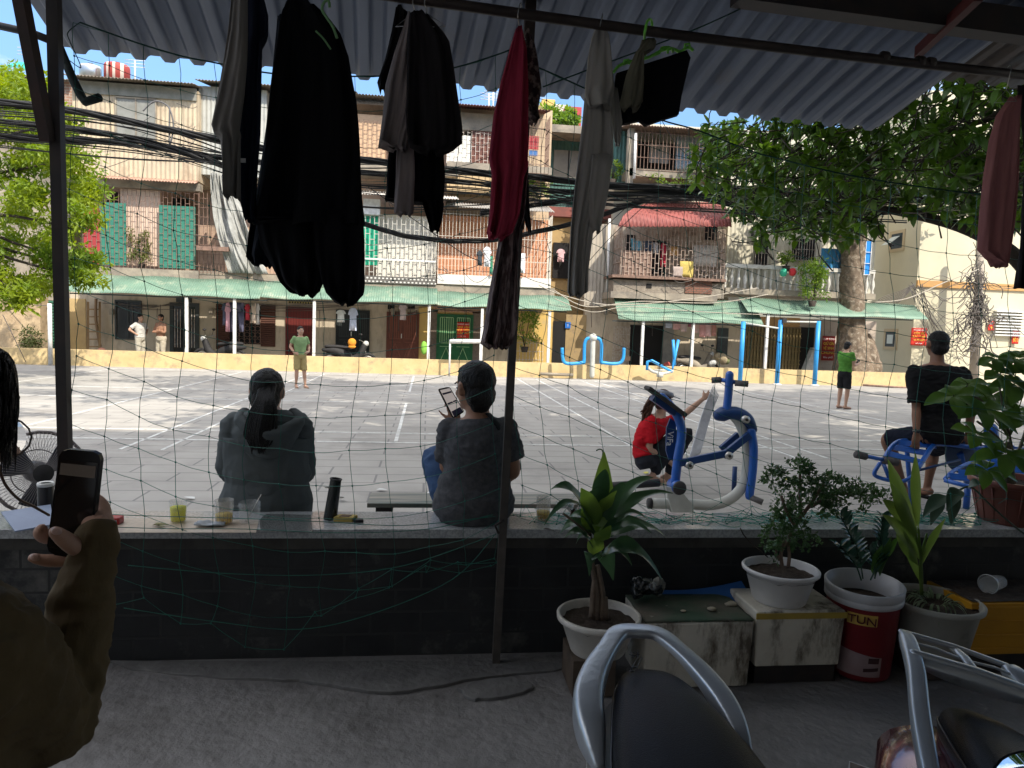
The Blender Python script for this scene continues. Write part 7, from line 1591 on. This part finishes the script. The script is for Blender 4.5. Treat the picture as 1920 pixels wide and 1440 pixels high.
for i,(a,b,w_,ar,kind) in enumerate(L1):
    dz=rnd(-.06,.04); q=mb2 if kind else mb; blade(q,aY(a[0],a[1],Z),aY(b[0],b[1],Z-.02+dz+(-.08 if i%3==0 else .03)),w_/1333*Z*1.25,ar+(.0 if kind else .035),.22,10,.06,rnd(.55,.75),side=(1,-.15,.1) if abs(b[0]-a[0])<abs(b[1]-a[1]) else None)
mb.build('foliage',m_dr,t); mb2.build('pale_leaves',m_dr2,t)
T_=MB(); T(T_,[(1128,870,Yp),(1131,848,Yp),(1125,842,Yp),(1118,845,Yp)],[.006,.004,.002,.001],5,3); T_.build('curled_tip',m_dr,t)
# ---- styrofoam boxes
m_foam=mat('dirty foam box',(.64,.61,.53),(.50,.47,.40),3,.8,stain=(.12,.10,.075),ss=6,slo=.50,shi=.64,sstretch=(1,1,.35),bump=.35,bs=22)
def fbx(label,x0,x1,yt,yb,Y,dep,z0=None,m=m_foam,taper=.012):
    a=aY(x0,yt,Y);b=aY(x1,yt,Y); zt=(a.z+b.z)/2; zb=z0 if z0 is not None else max(0,aY((x0+x1)/2,yb,Y).z); t=thing('foam_box',label,'box',((a.x+b.x)/2,Y+dep/2,zb)); mb=MB(); k=taper
    vs=[(a.x+k,Y+k,zb),(b.x-k,Y+k,zb),(b.x-k,Y+dep-k,zb),(a.x+k,Y+dep-k,zb),(a.x,Y,zt),(b.x,Y,zt),(b.x,Y+dep,zt),(a.x,Y+dep,zt)]
    mb.add(vs,[(0,3,2,1),(4,5,6,7),(0,1,5,4),(1,2,6,5),(2,3,7,6),(3,0,4,7)],False); mb.build('box_body',m,t,bevel=.008); return t,a,b,zt,zb
t,a,b,zt,zb=fbx('stained white foam box with mouldy green mat on top, right of the dracaena',1210,1415,1168,1284,2.98,.33,0.0)
mb=MB(); mb.grid(lambda u,v:V(a.x+(b.x-a.x)*u,2.985+.32*v,zt+.006+.006*mnoise.noise(Vector((u*5,v*5,2)))),24,14); mb.build('mouldy_mat',mat('mouldy green mat',(.05,.09,.06),(.14,.12,.10),4,.85,stain=(.30,.28,.24),ss=7,slo=.6,shi=.68),t,solid=.006)
mb=MB()
for _ in range(5): mb.ball(V(a.x+(b.x-a.x)*rnd(.4,.95),2.98+rnd(.03,.2),zt+.016),rnd(.010,.02),7,5,(1.3,1,.5))
mb.build('crumbs',mat('pale crumbs',(.4,.36,.28)),t)
fm=thing('foam_mat','blue interlocking foam mat strip behind the first foam box','mat',V(a.x,3.3,zt)); P0=aY(1232,1128,3.26);P1=aY(1396,1105,3.30); mb=MB(); n=10; q=[]
for i in range(n+1):
    u=i/n; x=P0.x+(P1.x-P0.x)*u; z=P0.z+(P1.z-P0.z)*u-.02*math.sin(math.pi*u)
    q.append((x,z))
for i in range(n):
    (x0,z0),(x1,z1)=q[i],q[i+1]; dz=.030
    mb.add([(x0,3.20,z0-.02),(x1,3.20,z1-.02),(x1,3.34,z1+.03),(x0,3.34,z0+.03),(x0,3.20,z0-.034),(x1,3.20,z1-.034),(x1,3.34,z1+.016),(x0,3.34,z0+.016)],[(0,1,2,3),(4,7,6,5),(0,4,5,1),(2,6,7,3)],False)
    if i%2==0: mb.box(x0+.003,x1-.003,3.165,3.1995,(z0+z1)/2-.036,(z0+z1)/2-.021)
mb.build('mat_strip',mat('blue foam',(.03,.12,.34),(.025,.09,.26),5,.8),fm)
mb=MB(); 
def bagf(c,s_): 
    for _ in range(9): mb.ball(c+V(rnd(-1,1)*s_,rnd(-.5,.5)*s_,rnd(-.6,.6)*s_),s_*rnd(.35,.6),9,7)
bagf(aY(1205,1100,3.2),.06); o=mb.build('plastic_bag',mat('crumpled black plastic',(.012,.016,.018),rough=.25,spec=.6),None,'crumpled black plastic bag under the dracaena leaves','bag'); remesh(o,.008,1,.3,(.02,(22,22,22)))
mb=MB(); mb.ball(aY(1235,1100,3.16),.035,10,8,(.8,.5,1.2)); o=mb.build('clear_bag',mat('clear film',(.4,.4,.36),rough=.2,trans=.6,ior=1.1),None,'clear plastic scrap at the right of the black bag','bag'); remesh(o,.006,1,.3,(.015,(30,30,30)))
t,a2,b2,zt2,zb2=fbx('cracked white foam box with a yellow taped rim under the small leaved pot',1420,1587,1146,1251,2.99,.30)
mb=MB(); mb.box(a2.x-.003,b2.x+.003,2.986,2.992,zt2-.035,zt2-.008); mb.build('yellow_tape',mat('dirty yellow tape',(.42,.30,.05),(.3,.22,.06),6,.6),t)
mb=MB(); mb.box(a2.x+.02,b2.x-.02,3.02,3.27,0,zb2-.001); mb.build('dark_crate',m_iron,None,'dark crate under the cracked foam box','crate')
random.seed(61)
# ---- small leaved bonsai
t,p,r,h=pot('potted_bonsai','white pot on the cracked foam box holding a spreading small leaved tree',1398,1529,1063,1138,3.13,mat('clean white plastic pot',(.68,.67,.67),(.58,.57,.56),4,.45,stain=(.22,.19,.16),ss=6,slo=.6,shi=.72),.02,.70,zbase=zt2+.001)
mb=MB(); Z=3.13
for l in ([(1466,1060),(1465,1035),(1478,1010),(1490,985),(1505,965),(1520,950)],[(1478,1062),(1480,1040),(1478,1020),(1485,1000)],[(1462,1050),(1455,1035),(1470,1015)],[(1490,985),(1475,960),(1465,930)],[(1505,965),(1530,930),(1545,905)],[(1520,950),(1570,925),(1600,930)],[(1500,968),(1500,930),(1500,890)]): T(mb,[(x,y,Z) for x,y in l],[.009,.008,.007,.006,.005,.004][:len(l)],7,4)
mb.build('branches',mat('bonsai bark',(.20,.14,.10),(.13,.09,.07),20,.9),t)
mb=MB()
for (x,y,rx,ry,n) in ((1465,893,26,16,13),(1505,885,18,22,10),(1540,905,35,22,18),(1510,925,45,25,24),(1555,940,28,22,16),(1470,955,26,22,15),(1480,985,30,22,16),(1455,1000,20,20,9),(1600,915,22,20,11),(1620,935,22,22,11),(1640,925,20,12,8),(1495,1010,30,18,10),(1440,900,10,14,5),(1508,870,8,10,4),(1452,1030,14,12,5)):
    c=aY(x,y,Z); k=Z/1333
    for _ in range(int(n*1.5)): cards(mb,c+V(rnd(-1,1)*rx*k,rnd(-1,1)*.07,rnd(-1,1)*ry*k),(.022,.022,.016),14,.024,.013,.2,.5)
mb.build('foliage',leafmat('small dark leaf',(.075,.15,.05),(.035,.085,.03),.25,.35,9,.4),t)
# ---- red bucket with zz plant
Yb=3.12; a=aY(1546,1078,Yb);b=aY(1678,1092,Yb); c=(a+b)/2; rb_=(b.x-a.x)/2*.95; hb_=c.z-.02
bk=thing('paint_bucket','dark red paint bucket with a white rim and yellow label holding a glossy plant','bucket',V(c.x+.02,Yb,0)); axb=V(-.03,-.06,1).normalized(); p0=V(c.x+.02,Yb,.015)
m_bkt=mat('dark red bucket',(.17,.012,.016),(.13,.010,.014),4,.4,stain=(.06,.02,.02),ss=6,slo=.6,shi=.75)
mb=MB(); mb.lathe([(0,0),(rb_*.80,0),(rb_*.82,.01),(rb_*.93,hb_-.07)],p0,40,axis=axb); mb.build('bucket_body',m_bkt,bk)
mb=MB(); mb.lathe([(rb_*.935,hb_-.075),(rb_*1.0,hb_-.07),(rb_*1.0,hb_-.045),(rb_*.98,hb_-.043),(rb_*1.0,hb_-.040),(rb_*1.02,hb_-.004),(rb_*1.0,hb_),(rb_*.95,hb_),(rb_*.92,hb_-.09),(rb_*.85,.12)],p0,40,axis=axb); mb.build('white_rim',mat('bucket white rim',(.50,.50,.52),(.42,.42,.43),4,.4),bk)
def onb(ang,z,k=.004):
    ax_=axb; U=V(1,0,0); U=(U-ax_*U.dot(ax_)).normalized(); W_=ax_.cross(U); rr=rb_*(.82+(.93-.82)*z/(hb_-.07))+k; return p0+ax_*z+(U*math.sin(R(ang))-W_*math.cos(R(ang)))*rr
mb=MB(); mb.grid(lambda u,v:onb(-56+46*u,hb_-.150+.055*v),14,2); lb=mb.build('yellow_label',mat('yellow label',(.55,.36,.08),rough=.5),bk)
tc_=onb(-33,hb_-.1225,.010)
text('lettering','TUN',.052,tc_,Matrix.Rotation(R(-33),3,'Z')@FRONT@Matrix.Rotation(R(-2),3,'Z'),mat('maroon print',(.08,.012,.015)),lb,ext=.003,sx=1.15)
mb=MB(); mb.grid(lambda u,v:onb(-70+75*u,.03+.13*v*(1-.25*u)),14,4); mb.build('pale_panel',mat('faded panel',(.30,.22,.22),(.24,.15,.15),5),bk)
mb=MB(); mb.grid(lambda u,v:onb(-25+25*u,.055+.018*v+.008*u,.006),8,2); mb.grid(lambda u,v:onb(-18+18*u,.10+.028*v,.006),8,2); mb.build('printed_marks',mat('dark print',(.05,.02,.02)),bk)
mb=MB(); q=p0+axb*(hb_-.10); U=axb.orthogonal().normalized(); W_=axb.cross(U); mb.grid(lambda u,v:q+(U*math.cos(u*6.2832)+W_*math.sin(u*6.2832))*rb_*.90*v,30,6); mb.build('soil',m_soil,bk)
m_zz=leafmat('zz leaf',(.04,.095,.06),(.025,.065,.045),.12,.22,5,.6)
mb=MB(); sm_=MB(); zp=thing('zz_plant_stems','x','plant',(0,0,0)) if False else None
for l in ([(1618,1085),(1612,1050),(1600,1015),(1578,970)],[(1640,1085),(1648,1050),(1652,1010),(1655,975)],[(1615,1088),(1605,1060),(1590,1040),(1575,1025)],[(1632,1088),(1640,1065),(1632,1035)]):
    P=cat_rom([aY(x,y,Yb-.02) for x,y in l],5); sm_.tube(P,.004,6)
    for i,q in enumerate(P[4:]):
        for s_ in (-1,1): d=(P[min(i+5,len(P)-1)]-P[i+3]).normalized(); blade(mb,q,q+(d*.5+V(s_*.7,rnd(-.5,.3),.25)).normalized()*.065,.028,.008,.25,5,.0)
mb.build('glossy_leaves',m_zz,bk); sm_.build('stems',m_zz,bk)
mb=MB()
for a_,b_2,w_ in (((1640,1080),(1690,1000),30),((1650,1080),(1672,1005),28),((1638,1078),(1655,1020),26)): blade(mb,aY(*a_,Yb-.01),aY(*b_2,Yb-.05),w_/1333*Yb,.0,.3,8,.05,.8,side=(1,.2,.4))
mb.build('broad_leaves',leafmat('serrated green leaf',(.05,.13,.025),(.035,.09,.02),.3,.35,5),bk)
# ---- grey pot with upright leaves and spider plant
t,p,r,h=pot('potted_lily','wide grey pot with tall upright pale green leaves and striped grass',1678,1828,1122,1205,3.08,mat('grey stained pot',(.36,.35,.31),(.28,.27,.23),4,.7,stain=(.12,.11,.09),ss=5),.03,.70,zbase=.10)
mb=MB(); mb.box(p.x-.12,p.x+.12,3.0,3.2,0,.098); mb.build('brick_stack',mat('dark bricks',(.05,.035,.03)),None,'dark bricks under the wide grey pot','bricks')
mb=MB(); Z=3.08
for a_,b_2,w_,ar in (((1720,1000),(1665,862),30,.0),((1722,990),(1717,850),24,.0),((1715,1010),(1655,937),24,.03),((1725,1050),(1655,965),24,.03),((1722,1060),(1680,1000),18,0),((1728,1060),(1773,972),22,.01),((1720,1010),(1672,905),26,0),((1725,1090),(1695,995),20,.01)):
    blade(mb,aY(*a_,Z),aY(*b_2,Z-.04+rnd(-.05,.03)),w_/1333*Z*1.1,ar,.28,9,.02,.95,side=(1,.1,.3))
for x,y in ((1712,985),(1722,990),(1738,1000)): T(mb,[(1728,1115,Z),(1726,1050,Z),(x,y,Z)],[.008,.007,.005],7,4)
mb.build('upright_leaves',leafmat('pale lily leaf',(.13,.20,.045),(.09,.155,.035),.4,.35,4),t)
mb=MB()
for k in range(46):
    a_=rnd(0,6.28); q=p+V(math.cos(a_)*.05,math.sin(a_)*.05,h-.02); d=V(math.cos(a_),math.sin(a_),rnd(.5,1.4)); leaf(mb,q,d,Zv,rnd(.12,.24),.010,rnd(.8,1.6),.3,7,.6)
mb.build('striped_grass',leafmat('striped grass',(.22,.27,.17),(.09,.14,.07),.3,.4,30),t)
mb=MB()
for a_,b_2,w_,dy in (((1775,930),(1730,970),30,.0),((1790,925),(1782,985),28,.0),((1800,918),(1775,958),30,-.03),((1815,915),(1845,912),26,.0),((1765,940),(1745,985),24,.02),((1900,1005),(1935,985),34,0)): blade(mb,aY(*a_,3.4),aY(*b_2,3.36+dy),w_/1333*3.4,.02,.3,8,.03,.7)
T(mb,[(1775,935,3.42),(1800,918,3.42),(1822,914,3.42),(1855,945,3.36),(1900,985,3.34),(1960,1030,3.3)],.005,6,5); mb.build('drooping_stem',leafmat('grey green leaf',(.05,.085,.055),(.035,.06,.04),.15,.4),None,'long drooping stem with grey green leaves leaning over the wall top at the right','plant')
# ---- money tree in terracotta coloured pot on the wall top
m_ter=mat('red brown plastic pot',(.20,.068,.048),(.16,.052,.038),5,.45)
t,p,r,h=pot('potted_money_tree','red brown fluted pot on the wall top with big hand shaped leaves',1834,1968,897,986,3.50,m_ter,.035,.72,flutes=18,zbase=ZT+.001)
mb=MB(); Z=3.5; T(mb,[(1885,905,Z),(1886,880,Z),(1900,855,Z),(1902,845,Z)],[.052,.042,.028,.024],12,5); T(mb,[(1896,850,Z),(1888,830,Z)],[.018,.014],8,2)
st=[]
for l in ([(1900,860),(1893,820),(1880,760),(1870,700)],[(1905,860),(1925,800),(1930,740)],[(1898,860),(1870,820),(1832,790)],[(1893,820),(1850,760),(1812,735)]): T(mb,[(x,y,Z) for x,y in l],[.010,.008,.006,.004],7,4)
m_mt=mat('swollen bark',(.20,.17,.12),(.11,.10,.07),12,.9,bump=.6,bs=40); mb.build('trunk',m_mt,t)
mb=MB(); pt=MB()
for (x,y,dy,s_) in ((1790,742,-.08,1),(1842,765,-.14,1.05),(1875,700,0,.9),(1832,815,-.10,1),(1850,880,-.16,.9),(1912,725,-.05,1),(1922,790,-.12,1.1),(1868,672,.04,.7),(1908,672,.05,.9),(1815,720,.10,.8),(1885,850,-.2,1.0),(1930,860,-.1,1),(1860,740,.08,1),(1900,765,.08,1),(1940,700,0,1.1)):
    c=aY(x,y,Z+dy); pt.tube([aY(1893,820,Z),c.lerp(aY(1893,790,Z),.4)+V(0,0,.02),c],.003,5)
    n=6; ph=rnd(-.3,.3); tl=V(rnd(-.2,.2),-.55,.8).normalized(); U=tl.orthogonal().normalized(); U=(V(1,0,0)-tl*tl.x).normalized(); W_=tl.cross(U)
    for k in range(n):
        a_=2*math.pi*k/n+ph+rnd(-.15,.15); d=(U*math.cos(a_)+W_*math.sin(a_)); L=rnd(.13,.18)*s_*(.75 if math.sin(a_)>.5 else 1); blade(mb,c+d*.006,c+d*L-V(0,0,.035*rnd(.3,1.4)),.080*s_,.014,.18,8,.03,1.05,side=d.cross(tl))
mb.build('leaves',leafmat('money tree leaf',(.09,.18,.035),(.05,.12,.028),.30,.32,7,.45),t); pt.build('leaf_stalks',m_dr2,t)
# ---- yellow crate with a plastic cup
cr_=thing('yellow_crate','yellow plastic crate in the dark corner at the right','crate',aY(1880,1228,3.05)*1); a=aY(1822,1132,3.02); b=aY(1822,1228,3.02); z0=max(0,b.z)
mb=MB(); mb.box(a.x,a.x+.62,3.02,3.33,z0+.0,a.z); m_yc=mat('yellow crate plastic',(.55,.27,.015),(.45,.22,.012),4,.5)
for k in range(4): z=z0+.03+k*(a.z-z0-.05)/3; mb.box(a.x-.004,a.x+.62,3.012,3.0195,z-.006,z+.006)
mb.build('crate_body',m_yc,cr_,bevel=.003); mb=MB(); mb.grid(lambda u,v:V(a.x+.01+.60*u,3.03+.29*v,a.z+.006+.008*mnoise.noise(Vector((u*9,v*6,1)))),20,10); mb.build('soil',m_soil,cr_)
mb=MB(); mb.box(a.x+.03,a.x+.6,3.06,3.3,0,max(.01,z0-.001)); mb.build('crate_base',m_iron,None,'dark block under the yellow crate','block')
mb=MB(); c1=aY(1851,1106,3.14); c1.z=a.z+.05; c2=c1+V(.115,.05,-.006); d=(c2-c1).normalized(); L=(c2-c1).length
mb.lathe([(.045,0),(.046,.004),(.031,L),(.001,L),(.030,L-.003),(.043,.003)],c1,26,axis=d); mb.lathe([(.0455,-.002),(.049,0),(.049,.004),(.0455,.006)],c1,26,axis=d); mb.build('plastic_cup',mat('thin clear plastic',(.75,.76,.75),rough=.12,alpha=.35,spec=.8),None,'empty clear plastic cup lying on the yellow crate','cup')
mb=MB(); mb.ball(aY(1880,1122,3.1)*1,.02,8,6,(1.4,1,.4)); mb.build('pale_stone',m_gwh,None,'pale stone on the yellow crate soil','stone')
mb=MB(); T(mb,[(1388,990,3.34),(1400,1010,3.33),(1440,1045,3.28)],.003,5,3); mb.build('dry_stick',m_bark2,None,'dry stick leaning behind the bonsai pot','stick')
# ================================================================ scooters
m_sil=mat('silver painted alloy',(.42,.45,.48),(.36,.385,.41),5,.32,metal=.55,spec=.6,stain=(.24,.25,.26),ss=9,slo=.62,shi=.72,bump=.06,bs=60)
m_seat=mat('black grained vinyl',(.009,.0095,.012),(.012,.0125,.015),3,.30,spec=.08,bump=.16,bs=330)
m_plb=mat('black scooter plastic',(.012,.013,.016),rough=.4,spec=.5)
def scooter(label,anchor,apx,ang,bodym,carrier,lean=0,bw=1.0):
    f=V(math.sin(R(ang)),-math.cos(R(ang)),0); l0=V(-f.y,f.x,0); up_=Zv*math.cos(R(lean))+l0*math.sin(R(lean)); l=l0*math.cos(R(lean))-Zv*math.sin(R(lean))   # f forward, l to the scooter's left
    off=f*anchor[0]+l*anchor[1]+up_*anchor[2]; O=aZ(apx[0],apx[1],off.z)-off; g=lambda a,b,c:O+f*a+l*b+up_*c
    t=thing('motor_scooter',label,'scooter',g(.6,0,0),'scooters parked close to the camera'); 
    # seat
    S_=[(.055,.035,.760,.02),(.072,.055,.768,.035),(.12,.080,.775,.045),(.20,.102,.778,.052),(.32,.128,.778,.056),(.46,.152,.775,.056),(.60,.150,.765,.055),(.74,.12,.76,.05),(.82,.07,.755,.04)]
    mb=MB(); rings=[]
    n=36; vs=[];fs=[]
    for a,w_,z,h_ in S_:
        for i in range(n):
            q=2*math.pi*i/n; cx=math.cos(q);sx=math.sin(q); e=.62
            vs.append(g(a,w_*math.copysign(abs(cx)**e,cx),z+(h_*math.copysign(abs(sx)**(.8 if sx>0 else .5),sx))))
    for k in range(len(S_)-1):
        for i in range(n): j=(i+1)%n; fs.append((k*n+i,k*n+j,(k+1)*n+j,(k+1)*n+i))
    vs.append(g(.045,0,.775)); a_=len(vs)-1; vs.append(g(.83,0,.755)); b_=len(vs)-1; kk=(len(S_)-1)*n
    for i in range(n): j=(i+1)%n; fs.append((a_,j,i)); fs.append((b_,kk+i,kk+j))
    mb.add(vs,fs,True); mb.build('seat',m_seat,t,subd=1)
    # piping seam round the seat
    mb=MB()
    for s_ in (-1,1): mb.tube(cat_rom([g(a,s_*w_*1.0,z-.004) for a,w_,z,h_ in S_],4),.0028,6)
    mb.build('seat_piping',m_plb,t)
    # body shell
    B_=[(.0,.05,.66,.05),(.08,.10,.67,.08),(.22,.135,.64,.12),(.42,.165,.58,.16),(.62,.165,.52,.20),(.80,.14,.46,.20),(.88,.10,.42,.16)]
    mb=MB(); mb.loft([(g(a,0,z),l*w_*bw,up_*h_) for a,w_,z,h_ in B_],28); mb.build('body_panel',bodym,t)
    mb=MB(); mb.loft([(g(.84,0,.30),l*.14,V(0,0,.05)),(g(1.10,0,.24),l*.16,V(0,0,.05)),(g(1.32,0,.28),l*.16,V(0,0,.06))],20); mb.build('footboard',m_plb,t)
    mb=MB(); mb.loft([(g(1.34,0,.28),l*.14,f*.04),(g(1.36,0,.50),l*.18,f*.06),(g(1.30,0,.72),l*.17,f*.06),(g(1.24,0,.90),l*.10,f*.06)],20); mb.build('leg_shield',bodym,t)
    mb=MB(); mb.loft([(g(1.23,0,.90),l*.09,f*.08),(g(1.22,0,.98),l*.14,f*.09),(g(1.20,0,1.02),l*.07,f*.06)],18); mb.build('handlebar_cowl',bodym,t)
    mb=MB(); mb.tube(cat_rom([g(1.10,-.34,1.0),g(1.18,-.2,1.0),g(1.2,0,.99),g(1.18,.2,1.0),g(1.10,.34,1.0)],4),.013,8); mb.build('handlebar',m_plb,t)
    for a,w_ in ((.16,.05),(1.46,.045)):
        mb=MB(); mb.tube([g(a+.20*math.cos(k*.2618),0,.25+.20*math.sin(k*.2618)) for k in range(25)],w_,12,False); o=mb.build('wheel',m_rub,t); mb=MB(); mb.lathe([(0,-.03),(.15,-.03),(.16,0),(.15,.03),(0,.03)],g(a,0,.25),24,axis=l); mb.build('rim',m_sil,o)
    mb=MB(); mb.loft([(g(.02,0,.64),l*.055,V(0,0,.035)),(g(-.035,0,.62),l*.06,V(0,0,.045)),(g(-.06,0,.61),l*.045,V(0,0,.03))],16); mb.build('tail_lamp',mat('red lens',(.30,.01,.015),rough=.12,spec=.7,coat=.6),t)
    mb=MB(); mb.obox(g(-.10,0,.45),l*.09,f*.002,V(0,0,.07)); mb.build('number_plate',m_white,t)
    mb=MB(); mb.tube([g(.02,0,.56),g(-.06,0,.50),g(-.09,0,.40)],[.07,.06,.05],12,True,True,.4); mb.build('rear_mudguard',m_plb,t)
    for s_ in ((-1,1) if carrier else ()):
        mb=MB(); mb.ball(g(-.02,s_*.10,.52),.028,12,8,(1,1,.8)); mb.build('indicator',mat('amber lens',(.45,.15,.02),rough=.15),t)
    # grab rail
    def rail(P,W_,H_,name='grab_rail',par=t):
        mb=MB(); Q=cat_rom([g(*p) for p in P],6); wv=cat_r(W_,6); hv=cat_r(H_,6); rings=[]; n=20; vs=[];fs=[]
        for i,q in enumerate(Q):
            d=(Q[min(i+1,len(Q)-1)]-Q[max(i-1,0)]).normalized(); u=d.cross(Zv).normalized(); v=u.cross(d)
            for k in range(n):
                a_=2*math.pi*k/n; cx=math.cos(a_);sx=math.sin(a_); vs.append(q+u*wv[i]*math.copysign(abs(cx)**.55,cx)+v*hv[i]*math.copysign(abs(sx)**.55,sx))
        for i in range(len(Q)-1):
            for k in range(n): j=(k+1)%n; fs.append((i*n+k,i*n+j,(i+1)*n+j,(i+1)*n+k))
        vs+= [Q[0],Q[-1]]; a_=len(vs)-2; kk=(len(Q)-1)*n
        for k in range(n): j=(k+1)%n; fs.append((a_,j,k)); fs.append((a_+1,kk+k,kk+j))
        mb.add(vs,fs,True); return mb.build(name,m_sil,par)
    if not carrier:
        rail([(.36,.150,.725),(.28,.156,.755),(.20,.152,.782),(.12,.128,.81),(.04,.088,.835),(-.018,.050,.848),(-.028,0,.85),(-.018,-.050,.848),(.04,-.088,.835),(.12,-.132,.81),(.20,-.158,.782),(.28,-.162,.755),(.36,-.155,.725)],[.008,.020,.026,.026,.022,.026,.028,.026,.024,.030,.034,.030,.010],[.012,.026,.024,.018,.013,.012,.012,.012,.013,.022,.034,.036,.012])
    else:
        ro=rail([(.44,.185,.66),(.34,.190,.73),(.22,.178,.80),(.10,.150,.855),(.0,.130,.885),(-.035,.125,.892)],[.012,.022,.026,.026,.024,.018],[.016,.028,.028,.024,.020,.014])
        rail([(.44,-.185,.66),(.34,-.190,.73),(.22,-.178,.80),(.10,-.150,.855),(.0,-.130,.885),(-.035,-.125,.892)],[.010,.017,.019,.019,.018,.014],[.014,.022,.022,.020,.016,.012])
        for (a0,b0,a1,b1,w_) in ((-.05,-.125,-.05,.125,.010),(.055,-.14,.055,.14,.014),(-.05,0,.055,0,.011),(-.05,.125,.055,.14,.010),(-.05,-.125,.055,-.14,.010),(0,-.13,0,-.01,.005),(0,.01,0,.13,.005)):
            mb=MB(); mb.tube([g(a0,b0,.895-(a0+.05)*.1),g((a0+a1)/2,(b0+b1)/2,.9-((a0+a1)/2+.05)*.1),g(a1,b1,.895-(a1+.05)*.1)],w_,10,True,True,.6); mb.build('carrier_bar',m_sil,ro)
        mb=MB(); mb.loft([(g(.075,0,.868),l*.14,V(0,0,.020)),(g(.058,0,.868),l*.145,V(0,0,.024))],20); mb.build('carrier_lip',m_sil,ro)
    return t,g
t1,g1_=scooter('scooter with long black seat and silver arched grab rail at the bottom centre',(-.03,0,.845),(1196,1186),-4,m_plb,False,2)
mb=MB(); q=g1_(.09,-.03,.838)
for k in range(9): mb.tube([q+V(rnd(-.015,.015),rnd(-.015,.015),rnd(0,.004)),q+V(rnd(-.02,.02),rnd(-.02,.02),.006)],.0012,4)
mb.tube([g1_(.095,-.028,.840),g1_(.17,-.062,.842)],.0014,4); mb.tube([g1_(.098,-.020,.840),g1_(.172,-.052,.842)],.0014,4); mb.ball(g1_(.175,-.06,.843),.004,6,4,(2,1,.6)); mb.ball(g1_(.155,-.05,.843),.0035,6,4,(2,1,.6)); mb.build('tangled_string',m_plb,None,'little tangle of dark string lying on the scooter seat','string')
t2,g2_=scooter('maroon scooter with silver carrier and black seat at the bottom right corner',(-.05,-.13,.90),(1690,1180),-12,mat('maroon metallic paint',(.13,.022,.035),(.10,.02,.03),3,.22,metal=.4,spec=.6,coat=.8),True,15,1.65)
# mirror of the maroon scooter at the very corner
mb=MB(); c=aZ(1985,1502,.98); mb.lathe([(0,-.03),(.05,-.028),(.075,-.006),(.078,0)],c,28,axis=V(-.25,-.35,1)); o=mb.build('mirror_shell',m_plb,t2); mb=MB(); mb.lathe([(0,.001),(.074,.001),(.075,-.002)],c,28,axis=V(-.25,-.35,1)); mb.build('mirror_glass',mat('mirror silver',(.8,.85,.9),metal=1.0,rough=.03),o)
mb=MB(); mb.tube(cat_rom([c-V(0,0,.03),c-V(.02,.05,.10),g2_(1.18,.2,1.0)],5),.006,8); mb.build('mirror_stem',m_plb,t2)
